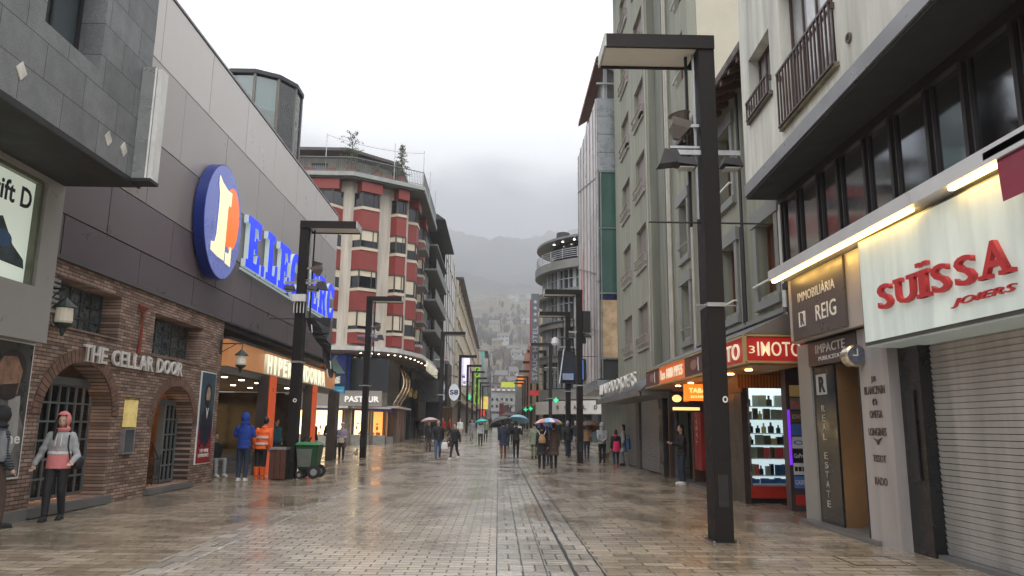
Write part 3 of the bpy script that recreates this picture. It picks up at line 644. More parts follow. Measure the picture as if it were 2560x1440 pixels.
def glass_tower():
    t=thing('glass_turret','many sided glass turret with grey drum inside, rising behind the store parapet','tower',(-12.4,36,11))
    cx,cy,r=-12.35,35.3,2.15; n=12
    P=[(cx+r*math.cos(2*math.pi*(i+.5)/n),cy+r*math.sin(2*math.pi*(i+.5)/n)) for i in range(n)]
    for i in range(n):
        b=MB(); b.box(P[i][0]-.06,P[i][0]+.06,P[i][1]-.06,P[i][1]+.06,10,18.0); b.build('post',M('bronze post',(.12,.11,.09),.4),t)
        j=(i+1)%n
        MB().hexa([(P[i][0],P[i][1],10),(P[j][0],P[j][1],10),(P[j][0]*.995+cx*.005,P[j][1]*.995+cy*.005,10),(P[i][0]*.995+cx*.005,P[i][1]*.995+cy*.005,10),(P[i][0],P[i][1],17.9),(P[j][0],P[j][1],17.9),(P[j][0]*.995+cx*.005,P[j][1]*.995+cy*.005,17.9),(P[i][0]*.995+cx*.005,P[i][1]*.995+cy*.005,17.9)]).build('glass_panel',glass_mat('turret glass',(.9,.97,.95),.03),t)
    k=1.05
    MB().prism([(cx+(x-cx)*k,cy+(y-cy)*k) for x,y in P],18.0,18.2).build('roof',darkm,t)
    MB().prism([(cx+(x-cx)*.9,cy+(y-cy)*.9) for x,y in P],16.4,17.99).build('drum',M('grey drum',(.27,.3,.33),.6),t)
    b=MB()
    for dx in (-1.2,0,1.2):
        b.tube((cx+dx,cy,10),(cx+dx,cy,16.4),.1); b.tube((cx+dx,cy,13.5),(cx+dx+.9,cy,16.4),.07)
    b.build('brace',M('blue grey steel',(.3,.36,.38),.5),t)
    b=MB()
    for z in (12.3,14.6):
        for i in range(n): b.tube((P[i][0],P[i][1],z),(P[(i+1)%n][0],P[(i+1)%n][1],z),.03)
    b.build('rail',steel,t)
glass_tower()

# ---------------------------------------------------------------- left 4: red and cream corner block
def fr_pts(p,q,flip=False):
    p=Vector((*p,0)); q=Vector((*q,0)); u=(q-p).normalized(); n=Vector((u.y,-u.x,0))
    if flip: n=-n
    return Fr(p,u,n),(q-p).length
redp=M('oxblood render panel',(.215,.034,.028),.55,var=.12,scale=2); creamw=M('cream render',(.5,.455,.385),.7,var=.14,scale=1.2,streak=1,bump=.1)
bandw=M('cream sill band',(.52,.45,.35),.65,var=.1)
def corner_block():
    t=thing('corner_apartment_block','oxblood and cream apartment block with angular bays and rooftop terrace, on the side street corner','building',(-9,54,0))
    A,B,C_,D=(-15,50.2),(-10.5,50.2),(-6.9,52.8),(-6.9,63)
    b=MB(); b.prism([A,B,C_,D,(-20,63),(-20,50.2)],6.75,18.5); b.build('wall',creamw,t)
    def bay(fr,a0,a1,pr,ch,floors,narrow=False):
        def tr(g): return [fr.p(a0-g*.3,0,0),fr.p(a0+ch,0,pr+g),fr.p(a1-ch,0,pr+g),fr.p(a1+g*.3,0,0)]
        for (z0,z1,zw) in floors:   # red panel z0..z1, window z1..zw
            pts=[(p.x,p.y) for p in tr(0)]
            MB().prism(pts,z0,z1).build('bay_panel',redp,t)
            MB().prism([(p.x,p.y) for p in tr(.06)],z1+.003,z1+.2).build('sill_band',bandw,t)
            MB().prism([(p.x,p.y) for p in tr(-.08)],z1+.203,zw-.003).build('bay_window',dglass,t)
            f=MB()
            ps=tr(-.04)
            for q in (ps[1],ps[2]): f.box(q.x-.05,q.x+.05,q.y-.05,q.y+.05,z1+.2,zw)
            for (q0,q1) in ((ps[0],ps[1]),(ps[1],ps[2]),(ps[2],ps[3])):
                for z in (z1+.24,zw-.05): f.tube((q0.x,q0.y,z),(q1.x,q1.y,z),.045,seg=4)
            m=ps[1]*.28+ps[2]*.72; f.box(m.x-.03,m.x+.03,m.y-.03,m.y+.03,z1+.2,zw)
            f.build('window_frame',brownfr,t)
            k=R.choice([.45,.55,.8,.85,.6,.35])
            if zw>17: k=0
            if k:
                q=tr(-.06); MB().prism([(q[i].x,q[i].y) for i in (0,1,2,3)],zw-(zw-z1-.2)*k,zw-.005).build('roller_shutter',cream,t)
    fl=[(7.0,7.75,9.25),(9.25,10.6,12.1),(12.1,13.45,14.95),(14.95,16.35,17.6),]
    f1,l1=fr_pts(A,B); f2,l2=fr_pts(B,C_); f3,l3=fr_pts(C_,D)
    bay(f1,.2,4.0,.7,.6,fl)
    bay(f2,.25,2.25,.65,.35,fl); bay(f2,3.15,4.42,.5,.25,fl)
    for a in (1.0,6.3): bay(f3,a,a+2.2,.6,.4,fl)
    for fr,a0,a1 in ((f1,.2,4.0),(f2,.25,2.25),(f2,3.15,4.42),(f3,1.0,3.2),(f3,6.3,8.5)):
        MB().fb(fr,a0+.2,a1-.2,17.62,18.35,0,.75).build('red_lintel',redp,t)
    # balconies on the street side
    for a in (3.5,):
        for z in (6.8,9.3,12.1,15.0):
            s=MB(); s.fb(f3,a,a+2.7,z,z+.14,0.01,1.15); o=s.build('balcony',M('balcony slab grey',(.16,.16,.155),.7),t)
            r=MB(); r.fb(f3,a,a+2.7,z+1.05,z+1.1,1.08,1.13)
            for k in range(24): x=a+.05+2.6*k/23; r.fb(f3,x-.012,x+.012,z+.14,z+1.05,1.09,1.115)
            for k in range(7): c=1.1*k/7; r.fb(f3,a,a+.02,z+.14,z+1.05,c+.01,c+.03)
            r.build('railing',M('grey railing',(.16,.17,.17),.45,.4),o)
            window(t,f3,a+.4,a+2.3,z+.2,z+2.2,depth=-.03,sill=False,shutter=R.choice([.3,.6,.9]))
    # terrace slab + penthouse
    q=[(-16,49.2),(-10.2,49.2),(-5.6,52.3),(-5.6,63.5),(-20,63.5),(-20,49.2)]
    MB().prism(q,18.503,18.8).build('terrace_slab',M('terrace slab green grey',(.28,.3,.28),.6,var=.2),t)
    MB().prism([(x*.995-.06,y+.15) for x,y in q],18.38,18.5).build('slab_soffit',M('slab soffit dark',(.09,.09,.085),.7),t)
    MB().prism([(-19,52.5),(-11.5,52.5),(-8.6,55),(-8.6,63),(-19,63)],18.805,20.9).build('penthouse_wall',creamw,t)
    MB().prism([(-19.5,50.8),(-11,50.8),(-7.6,54),(-7.6,63.4),(-19.5,63.4)],20.905,21.12).build('penthouse_roof',M('dark eave',(.08,.065,.06),.6),t)
    MB().prism([(-19,52.3),(-11.5,52.3),(-8.4,55),(-8.4,63.2),(-19,63.2)],21.125,21.7).build('roof_tiles',M('roof slates',(.12,.1,.09),.8,bump=.5),t)
    for a0,a1 in ((-14.0,-12.8),): MB().fb(CF(52.48),a0,a1,18.85,20.5,0,.03).build('terrace_door',dglass2,t)
    fp,lp=fr_pts((-11.5,52.5),(-8.6,55)); MB().fb(fp,.5,2.8,18.85,20.3,0,.03).build('terrace_door',dglass2,t)
    r=MB()
    segs=[((-15.9,49.3),(-10.25,49.3)),((-10.25,49.3),(-5.7,52.35)),((-5.7,52.35),(-5.7,63.4))]
    for p0,p1 in segs:
        f,l=fr_pts(p0,p1); r.fb(f,0,l,19.83,19.88,-.03,.02); r.fb(f,0,l,18.9,18.93,-.02,.01)
        k=int(l/.13)
        for i in range(k): a=l*i/k; r.fb(f,a,a+.018,18.8,19.83,-.015,.005)
    r.build('terrace_railing',M('grey railing'),t)
    b=MB()
    for x,y in ((-12.2,49.35),(-7.7,51.1),(-5.75,52.5),(-5.7,57),(-5.7,62)): b.tube((x,y,18.8),(x,y,21.6),.03,seg=6)
    b.build('awning_post',steel,t)
    # side walls for ground floor
    b=MB(); b.prism([(-18,51.5),(-10.2,51.5),(-7.9,53.4),(-7.9,76),(-18,76)],0,6.7); b.build('ground_floor_core',M('brown grey stone',(.16,.14,.12),.5,var=.3),t)
    # curved canopy
    cp=[(-18,50.0),(-10.6,50.0),(-9.2,50.25),(-7.9,50.9),(-6.9,51.8),(-6.2,53),(-5.7,55),(-5.5,60),(-5.5,66),(-8,66),(-8,53.5),(-10.2,51.6),(-18,51.6)]
    cp=[(x,y-.9) if y<52.9 and x<-5.5 and i<7 else (x,y) for i,(x,y) in enumerate(cp)]
    MB().prism(cp,6.45,6.74).build('canopy',M('white canopy edge',(.5,.49,.47),.4),t)
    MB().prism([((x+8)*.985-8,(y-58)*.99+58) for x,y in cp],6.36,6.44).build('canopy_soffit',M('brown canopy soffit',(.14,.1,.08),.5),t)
    for i in range(16):
        x,y=[(-12.5,50.1),(-11.5,50.1),(-9.3,50.2),(-8.6,50.4),(-8.2,50.9),(-7.6,51.2),(-7.2,51.6),(-6.9,52.3),(-6.6,53),(-6.4,54),(-6.2,55),(-6.1,56.5),(-6,58),(-5.9,60),(-5.9,62),(-5.9,64)][i]
        MB().lathe((x,y,6.33),[(.06,0),(.06,.02)],10).build('downlight',lampw,t)
    # mezzanine glazing
    g1,m1=fr_pts((-18,51.45),(-10.2,51.45)); g2,m2=fr_pts((-10.18,51.45),(-7.86,53.35)); g3,m3=fr_pts((-7.86,53.4),(-7.86,76))
    MB().fb(g1,3,m1,3.9,6.3,0,.04).build('mezzanine_glass',M('mezzanine glass blue',(.01,.02,.07),.1,emit=(.01,.02,.12),es=.6,var=.7,scale=1.2),t)
    MB().plate([ellp(5.6,5.4,.55,.75)],g1,.045,.06).build('orange_poster_shape',M('burnt orange print',(.3,.07,.02),.5,emit=(.5,.1,.02),es=.15),t)
    MB().plate([[(6.2,3.95),(7.3,4.0),(7.5,5.0),(6.7,6.2),(6.3,5.6),(6.6,4.7)]],g1,.045,.06).build('pale_poster_shape',M('pale teal print',(.25,.38,.38),.4),t)
    MB().fb(g2,0,m2,3.9,6.3,0,.03).build('mezzanine_glass',dglass,t)
    f=MB()
    for a in (4.2,6.0,7.6): f.fb(g1,a-.04,a+.04,3.9,6.35,.06,.12)
    f.build('mezzanine_frame',darkm,t)
    # shop: signboard, lit windows, stone piers
    MB().box(-12.6,-7.9,50.95,51.25,2.85,3.87).build('signboard',M('taupe signboard',(.3,.27,.24),.4,var=.05),t)
    MB().fb(g1,5.0,m1+.1,2.7,2.84,.0,.6).build('ledge',M('white canopy edge'),t); MB().fb(g2,0,m2,2.7,2.84,0,.6).build('ledge',M('white canopy edge'),t)
    MB().fb(g3,0,8,2.8,2.93,0,.8).build('ledge',M('white canopy edge'),t)
    wl=M('jewellery window light',(.9,.7,.4),.5,emit=(1,.7,.32),es=2.3,var=.35,scale=2.5)
    wo=M('orange lit wall',(.8,.35,.1),.5,emit=(1,.38,.08),es=1.3,var=.3,scale=2)
    stn=M('grey stone shop base',(.26,.25,.23),.5,var=.35,scale=3)
    def bayw(g,a0,a1,m,lo=.95,hi=2.55):
        MB().fb(g,a0,a1,lo,hi,.02,.05).build('shop_window',m,t)
        MB().fb(g,a0-.05,a1+.05,0,lo-.004,0,.3).build('shop_base',stn,t)
        MB().fb(g,a0,a1,hi+.003,hi+.14,.02,.2).build('window_header',M('purple header',(.06,.04,.16),.4,emit=(.1,.05,.35),es=.2),t)
        d=MB()
        for k in range(int((a1-a0)*9)):
            a=a0+.08+(a1-a0-.16)*R.random(); z=lo+R.choice((.02,.02,.35,.7)); w=.05+.09*R.random(); h=.07+.2*R.random(); d.fb(g,a-w/2,a+w/2,z,z+h,.06,.14)
        d.build('display_goods',M('small goods',(.4,.2,.12),.5,var=.9,scale=9),t)
        f=MB()
        for a in (a0,a1): f.fb(g,a-.03,a+.03,lo,hi,.03,.3)
        f.build('window_post',brownfr,t)
    bayw(g1,3.2,5.1,wl); bayw(g1,5.6,7.5,wl); bayw(g2,.3,1.5,wl); bayw(g2,1.7,2.7,wo,.9,2.5)
    bayw(g3,.3,1.6,wo,.8,2.5); bayw(g3,3.2,4.6,wo,.8,2.5)
    b=MB()
    for a in (2.0,2.9,4.9,6.0): b.fb(g3,a-.2,a+.15,0,2.8,0,.6)
    for a in (5.15,): b.fb(g1,a,a+.4,0,2.7,0,.45)
    b.fb(g2,1.52,1.68,0,2.7,0,.5)
    b.build('stone_pier',M('striped brown stone',(.15,.12,.1),.45,var=.4,scale=6,streak=1),t)
    MB().fb(g3,6.3,13.5,0,6.3,0,.15).build('dark_shopfront',M('dark shopfront',(.035,.036,.038),.35),t)
    br=M('curved bronze metal',(.55,.4,.26),.22,.95,var=.25)
    for a in (.5,2.2,3.9):
        b=MB(); n=10
        pr=[(.35+.55*math.sin(i/n*math.pi*.9)**1.5+.3*(i/n),2.95+2.75*i/n) for i in range(n+1)]
        for i in range(n):
            (c0,z0),(c1,z1)=pr[i],pr[i+1]
            b.hexa([g3.p(a,z0,c0),g3.p(a+.95,z0,c0),g3.p(a+.95,z0,c0-.08),g3.p(a,z0,c0-.08),g3.p(a,z1,c1),g3.p(a+.95,z1,c1),g3.p(a+.95,z1,c1-.08),g3.p(a,z1,c1-.08)])
        bmesh.ops.remove_doubles(b.bm,verts=b.bm.verts[:],dist=.001)
        b.build('bronze_fin',br,t,smooth=True)
    for a in (4.8,8.2):
        MB().lathe(g3.p(a,4.1,.9),[(.28,0),(.36,.05),(.36,.25),(.28,.3)],20,axis=(1,0,0)).build('round_spool',M('brass'),t)
    return t,g1,g2,f3
cb,g1,g2,g3f=corner_block()
def corner_signs():
    t=thing('clinic_sign','white letters on the taupe signboard of the corner shop','sign',(-10,51,3.2))
    text_mb('PASTEUR',Fr((-10.35,50.94,0),(1,0,0),(0,-1,0)),0,2.3,3.1,3.5,.0,.08,bold=.03).build('lettering',M('white lit letter',(.8,.8,.78),.4,emit=(1,1,.95),es=.35,var=0),t)
    t=thing('canopy_letter_sign','cream raised capital letters hung along the street edge of the round canopy','sign',(-5.4,58,5.6))
    MB().fb(LF(-5.45),55.8,66,5.55,5.62,-.05,0).build('rail',darkm,t)
    text_mb('PYRENEES ART',LF(-5.45),56,65.8,5.62,6.4,.0,.1,bold=.05).build('lettering',M('cream letter',(.6,.57,.45),.5,emit=(.8,.75,.6),es=.25),t)
    t=thing('hanging_shop_sign','square dark blue hanging sign with white fan emblem ending the orange fascia','sign',(-7.5,36,3.5))
    f=CF(35.3); MB().fb(f,-8.05,-7.2,3.0,3.92,0,.12).build('panel',M('navy sign panel',(.015,.04,.09),.3,emit=(.02,.06,.14),es=.25),t)
    MB().fb(f,-8.05,-7.2,3.0,3.35,.121,.13).build('light_band',M('blue sign band',(.03,.25,.4),.3,emit=(.03,.3,.5),es=.35),t)
    for i in range(5): MB().plate([[(-7.78+.03*i,3.48+.06*i),(-7.45,3.5+.07*i),(-7.4,3.55+.07*i),(-7.72+.035*i,3.53+.065*i)]],f,.131,.135).build('emblem_stripe',M('pale emblem',(.7,.72,.6),.4,emit=(.8,.8,.6),es=.4),t)
    text_mb('MEGA',f,-8.0,-7.65,3.27,3.36,.135,.14,bold=.03).build('lettering',white,t); text_mb('2000',f,-7.55,-7.28,3.12,3.2,.135,.14,bold=.03).build('lettering',white,t)
    MB().box(-7.8,-7.1,35.22,35.28,3.9,3.96).build('bracket',darkm,t)
    t=thing('blade_sign','big blank dark grey projecting sign box below the balconies of the corner block','sign',(-6.5,62.5,4))
    MB().box(-7.6,-4.9,66.2,68,3.7,5.6).build('box',M('dark grey sign box',(.05,.052,.053),.35),t)
    MB().box(-4.895,-4.85,66.25,67.95,3.75,5.55).build('end_face',dglass2,t)
corner_signs()
def leafy(name,label,cat,loc,h,r,tr,dens,leafm,conif=False,group=None,pot=True,bare=False):
    t=thing(name,label,cat,loc,group); x,y,z=loc
    tm=M('bark',(.07,.05,.035),.9,bump=.5)
    b=MB(); b.tube((x,y,z),(x+.02,y,z+h*.95),tr,tr*.25,8)
    tips=[]
    for i in range(22 if not conif else 30):
        k=.25+.72*i/(22 if not conif else 30); a=i*2.4; L=r*(1.05-k)*1.3 if conif else r*(.6+.5*R.random())*math.sin(math.pi*min(1,k*.95))
        p0=Vector((x,y,z+h*k)); p1=p0+Vector((math.cos(a)*L,math.sin(a)*L,(-.12 if conif else .35)*L))
        b.tube(p0,p1,tr*.3,tr*.08,5); tips.append((p0,p1))
    b.build('trunk',tm,t)
    if not bare:
        l=MB(); s=.06*r+.03
        for p0,p1 in tips:
            for k in range(int(dens)):
                q=p0.lerp(p1,.2+.8*R.random())+Vector((R.gauss(0,.1*r),R.gauss(0,.1*r),R.gauss(0,.06*r)))
                d=Vector((R.gauss(0,1),R.gauss(0,1),R.gauss(0,.5))).normalized(); e=d.orthogonal().normalized()
                l.face([q-d*s,q+e*s*.45,q+d*s,q-e*s*.45])
        l.build('crown',leafm,t)
    if pot: MB().lathe((x,y,z-.02),[(.26,0),(.36,.45),(.38,.5),(.3,.5)],14).build('pot',M('terracotta pot',(.22,.09,.06),.8),t)
    return t
leafm=M('dull green leaf',(.055,.085,.03),.7,var=.5,scale=5); leafm2=M('olive conifer needle',(.07,.09,.035),.7,var=.5,scale=5)
leafy('potted_tree','loose leafed thin potted tree on the rooftop terrace','tree',(-10.6,50.2,18.82),3.3,.95,.05,16,leafm)
leafy('potted_tree','layered conifer in a pot near the terrace corner','tree',(-7.3,51.9,18.82),3.1,.75,.05,26,leafm2,conif=True)
leafy('potted_shrub','low shrub in a square planter behind the middle terrace railing','shrub',(-8.9,50.9,18.82),1.0,.5,.03,16,leafm)
# rooftop planters
for i,(x,y,l) in enumerate(((-13.4,49.8,'small red planter at the left end of the terrace'),(-11.9,49.8,'small red planter by the terrace door'),(-8.0,51.4,'small red planter beside the terrace corner tree'))):
    tag(MB().box(x-.35,x+.35,y-.18,y+.18,18.82,19.2).build('planter',M('red planter',(.2,.05,.04),.7),loc=(x,y,18.82),bevel=.02),l,'planter','terrace planters')

# ---------------------------------------------------------------- street left beyond
def plain_block(name,label,fr,a0,a1,z1,depth,wallm,floors,cols,wsize,gmat=dglass,roof=None,base=0,pil=0,shopm=None,side=None,sh=.0,eave=.5,rows0=5.2,fh=3.1,group=None,sillm=None,loc=None):
    """a building with a front in frame fr between a0 and a1, real recessed windows"""
    c=fr.p((a0+a1)/2,base,0); t=thing(name,label,'building',(c.x,c.y,base),group)
    w,h=wsize; holes=[]; P=(a1-a0)/cols
    for f in range(floors):
        for k in range(cols):
            a=a0+P*(k+.5); z=base+rows0+f*fh
            if z+h<z1-.2: holes.append((a-w/2,a+w/2,z,z+h))
    MB().plate([rect(a0,a1,base+3.4,z1)]+[rh(*q) for q in holes],fr,-.3,0).build('wall',wallm,t)
    b=MB(); b.fb(fr,a0+.01,a1-.01,base-1,z1-.01,-depth,-.34); b.build('core',wallm,t)
    b=MB()
    for e in (a0,a1-.25): b.fb(fr,e,e+.25,base-1,z1,-depth,-.302)
    b.build('end_wall',side or wallm,t)
    for q in holes:
        window(t,fr,*q,depth=.2,fw=.07,nv=1 if w<1.6 else 2,shutter=(R.random()*.8 if R.random()<sh else 0),gmat=gmat)
    if pil:
        b=MB()
        for k in range(cols+1): a=a0+(a1-a0)*k/cols; b.fb(fr,max(a0,a-.3),min(a1,a+.3),base+3.5,z1-.2,.003,pil)
        b.build('pilasters',M('pale pilaster stone',(.52,.47,.38),.7,var=.15),t)
        b=MB()
        for f in range(floors): z=base+rows0-.45+f*fh; b.fb(fr,a0,a1,z,z+.22,.004,pil+.12)
        b.build('string_course',M('pale pilaster stone'),t)
    if roof is not None:
        MB().fb(fr,a0-.1,a1+.1,z1+.003,z1+.22,-depth,eave).build('roof',roof,t)
    MB().fb(fr,a0+.02,a1-.02,base-1,base+3.35,-.5,-.35).build('shop_back',shopm or M('warm display back',(.6,.45,.25),.5,emit=(1,.62,.26),es=1.2,var=.4,scale=1.5),t)
    b=MB(); k=max(2,int((a1-a0)/4))
    for i in range(k+1): a=a0+.2+(a1-a0-.4)*i/k; b.fb(fr,a-.2,a+.2,base-1,base+3.38,-.33,.03)
    b.build('shop_pier',M('shop pier stone',(.17,.15,.14),.5,var=.3),t)
    MB().fb(fr,a0,a1,base+2.85,base+3.38,-.3,.12).build('shop_fascia',darkm,t)
    return t
whs=M('white stripe panel',(.6,.58,.55),.5,var=.1); chm=M('charcoal cladding',(.03,.03,.034),.5,var=.2)
def striped():
    z0=gz(78); t=thing('striped_building','tall charcoal building with slim irregular white vertical stripes','building',(-6.1,90,z0))
    MB().box(-17,-5.9,77.5,78.2,z0-1,22.4).build('end_wall',chm,t)
    MB().box(-17,-6.1,78.2,100,z0+3.6,23).build('wall',chm,t)
    # staggered facade in three bays
    fr=LF(-6.08); b=MB(); y=79.4; i=0
    while y<98.6:
        w=1.2+.3*R.random(); zz=z0+4.4
        while zz<22.6:
            h=3.0+.0*R.random(); dy=.35*math.sin(i*2.1+zz*.7)
            b.fb(fr,y+dy,y+dy+w,zz,min(zz+h,22.9),.04,.09); zz+=h
        y+=2.9+.3*math.sin(i); i+=1
    b.build('white_stripe',whs,t)
    b=MB()
    for k in range(6): b.fb(fr,78.3,99.9,z0+4.3+3*k,z0+4.34+3*k,.0,.12)
    b.build('floor_line',darkm,t)
    gl=MB()
    for k in range(6):
        for j in range(7):
            if (j+k)%3: gl.fb(fr,79+j*3,80.9+j*3,z0+4.6+3*k,z0+6.9+3*k,.0,.03)
    gl.build('glazing',dglass2,t)
    MB().box(-12,-5.3,77.3,84,z0+2.9,8.2).build('dark_box',M('black sign wall',(.02,.021,.024),.4),t)
    MB().box(-11,-6.7,78.25,100,z0-1,z0+3.3).build('shop_back',M('warm display back'),t)
    b=MB()
    for y in (79,84,89,94,99): b.fb(fr,y,y+.5,z0-1,z0+3.55,-.3,.05)
    b.build('shop_pier',darkm,t)
    # flared canopy wings
    b=MB(); b.hexa([(-6,84.5,z0+3.3),(-5.0,84.5,z0+4.6),(-5.0,100,z0+4.6),(-6,100,z0+3.3),(-6,84.5,z0+3.5),(-5.0,84.5,z0+4.8),(-5.0,100,z0+4.8),(-6,100,z0+3.5)]); b.build('canopy',M('green grey canopy',(.25,.3,.28),.4),t)
striped()
bg=M('beige stone front',(.45,.4,.31),.7,var=.2,scale=.6,bump=.1); pk=M('pink beige render',(.45,.33,.26),.7,var=.15); teal=M('teal copper cladding',(.12,.3,.27),.45,var=.15)
roofd=M('dark eave'); gy=M('grey render far',(.3,.3,.3),.7,var=.2)
plain_block('stone_hotel_building','long beige stone building with dark eave after the striped building',LF(-5.9),100.5,195,21.5,10,bg,5,20,(1.5,1.9),roof=roofd,base=gz(150),sh=.3,eave=.9,pil=.25)
plain_block('pink_building','plain pink beige building with a blank end wall',LF(-5.2),196,224,21,10,pk,4,7,(1.2,1.6),roof=None,base=gz(200))
plain_block('teal_building','teal copper clad building with a dark sloping cornice',LF(-4.4),226,300,24,10,teal,5,12,(2.2,2.0),gmat=M('teal glass',(.06,.16,.15),.15),roof=roofd,base=gz(250),eave=1.0)
plain_block('grey_end_building','low grey building closing the left of the far street',LF(-3.0),303,330,17,9,gy,3,6,(1.6,1.5),base=gz(310))
plain_block('flat_roofed_building','grey building with square windows across the far street end',CF(352),-4,14,17.6,14,gy,3,8,(1.1,1.3),base=gz(350),roof=roofd)
tag(MB().box(1.2,10.2,349,349.4,19.5,22).build('roof_banner',M('lime yellow board',(.45,.5,.03),.5,emit=(.6,.7,.05),es=.2),loc=(5,349,19.5)),'lime yellow banner board above the far street end','banner')
def far_arcade():
    t=thing('market_canopy','slanting white canopy over red and blue stalls at the far street end','canopy',(4,300,5))
    z=gz(300)
    MB().hexa([(0,298,z+7.6),(7.5,298,z+5.0),(7.5,310,z+5.0),(0,310,z+7.6),(0,298,z+8.0),(7.5,298,z+5.4),(7.5,310,z+5.4),(0,310,z+8.0)]).build('roof',whs,t)
    MB().box(.4,2.2,302,303,z,z+6.5).build('red_panel',M('red banner',(.4,.03,.06),.6),t); MB().box(2.3,4.4,302.5,303,z,z+5.8).build('pink_panel',M('pink banner',(.4,.15,.2),.6),t)
    MB().box(4.5,5.2,302,303,z,z+5).build('blue_panel',M('blue banner',(.05,.12,.35),.6),t); MB().tube((6.6,298,z),(7.4,298,z+6),.25).build('yellow_post',M('yellow post',(.6,.5,.08),.5),t)
far_arcade()
# signs hanging over the far left pavement
def blade(label,x,y,z,w,h,mat,txt=None,tm=None,round_=False,d=.25,vertical=False,name='blade_sign',bracket=True):
    t=thing(name,label,'sign',(x,y,z),'signs over the far street'); f=CF(y)
    if round_: MB().plate([ellp(x,z+h/2,w/2,h/2,32)],f,0,d).build('panel',mat,t)
    else: MB().fb(f,x-w/2,x+w/2,z,z+h,0,d).build('panel',mat,t)
    if bracket: MB().fb(f,x-w/2-1.2,x-w/2,z+h*.8,z+h*.8+.08,.05,.13).build('bracket',darkm,t)
    if txt:
        if vertical:
            n=len(txt)
            for i,c in enumerate(txt):
                zz=z+h*(.94-.9*(i+1)/n); text_mb(c,f,x-w*.3,x+w*.3,zz,zz+h*.8/n,d+.003,d+.03,bold=.03).build('letter',tm or white,t)
        else: text_mb(txt,f,x-w*.4,x+w*.4,z+h*.35,z+h*.65,d+.003,d+.03,bold=.03).build('lettering',tm or white,t)
    return t
blade('tall red vertical sign with white letters over the far left pavement',-6.3,84,4.5,.9,4.6,M('red sign face',(.35,.02,.03),.4,emit=(.5,.02,.03),es=.2),'ROSSO',vertical=True)
blade('round white sign with dark pattern on the left pavement',-4.3,73,4.0,1.0,1.6,M('white sign face',(.6,.62,.66),.4,emit=(.7,.75,.85),es=.3),'S8',M('navy print',(.03,.04,.12),.4),round_=True)
MB_=None
blade('white and purple upright screen sign over the far left pavement',-4.7,105,7.2,1.2,4.0,M('lilac white lit sign',(.7,.65,.8),.4,emit=(.8,.75,1),es=.8))
blade('lime green upright sign lit on the far left pavement',-3.6,125,5.2,.8,6.5,M('lime lit sign',(.3,.6,.05),.4,emit=(.35,.9,.05),es=.25),'SHOP',darkm,vertical=True)
blade('yellow square sign at the far left shops',-3.3,170,5.4,2.0,2.8,M('yellow lit sign',(.7,.5,.1),.4,emit=(1,.7,.2),es=.5))
blade('red square sign under the yellow one at the far left shops',-3.6,168,3.9,1.2,1.2,M('red lit sign',(.6,.05,.03),.4,emit=(1,.06,.03),es=.6))
blade('chequered black and white vertical sign at the far left',-2.7,215,9.5,1.2,9,M('chequer grey sign',(.12,.12,.13),.5,var=.8,scale=1.2))
blade('white framed tall sign at the far left',-3.8,218,11.5,1.3,9.6,gy)
blade('small orange lit sign at the far right shops',4.4,150,9.5,1.2,2.2,M('orange lit sign',(.6,.2,.03),.4,emit=(1,.3,.05),es=.6),bracket=False)
def cross(label,x,y,z,s,g='pharmacy crosses'):
    f=CF(y); mb=MB(); a=s/3
    mb.plate([[(x-a/2,z-s/2),(x+a/2,z-s/2),(x+a/2,z-a/2),(x+s/2,z-a/2),(x+s/2,z+a/2),(x+a/2,z+a/2),(x+a/2,z+s/2),(x-a/2,z+s/2),(x-a/2,z+a/2),(x-s/2,z+a/2),(x-s/2,z-a/2),(x-a/2,z-a/2)]],f,0,.25)
    tag(mb.build('pharmacy_cross',M('green lit cross',(.05,.6,.3),.4,emit=(.05,.9,.35),es=.7,var=0),loc=(x,y,z)),label,'sign',g)
for i in range(5): pass
def balcony_block():
    t=thing('balcony_block','dark grey apartment front with long balconies and black eave beside the oxblood block','building',(-6.8,70,0))
    fr=LF(-6.8); gm=M('dark grey render',(.1,.1,.1),.7,var=.2)
    MB().box(-18,-6.8,63.6,77.3,6.2,19.5).build('wall',gm,t)
    MB().hexa([(-18,63.6,19.5),(-4.9,63.6,19.5),(-4.9,77.3,19.5),(-18,77.3,19.5),(-18,63.6,21),(-5.6,63.6,20),(-5.6,77.3,20),(-18,77.3,21)]).build('eave',M('black eave',(.03,.03,.032),.6),t)
    MB().box(-18,-7.4,63.6,77.3,0,6.19).build('ground_floor',M('dark shopfront'),t)
    for k,z in enumerate((6.9,9.6,12.3,15.0,17.2)):
        o=MB().fb(fr,64,76.6,z,z+.16,.01,1.25).build('balcony',M('balcony slab grey'),t)
        if z<17: MB().fb(fr,64,76.6,z+.17,z+1.05,1.18,1.22).build('railing_panel',M('grey railing'),o)
        if z<17:
            for a in (65,69.2,73.4): MB().fb(fr,a,a+2.4,z+.2,z+2.3,.01,.05).build('balcony_window',dglass2 if a<70 else dglass,t)
    MB().fb(fr,64,70,2.2,4.6,.0,.05).build('dark_shopfront',M('dark shopfront'),t)
balcony_block()
cross('green lit pharmacy cross over the far left pavement',-4.1,105,5.6,.8)
cross('larger green lit pharmacy cross among the right lamp posts',2.9,80,3.4,.42)
cross('turquoise pharmacy cross just right of the larger green one on the right side',3.45,80.5,3.5,.42)
cross('green lit cross in front of the curved building',4.35,57,3.6,.36)

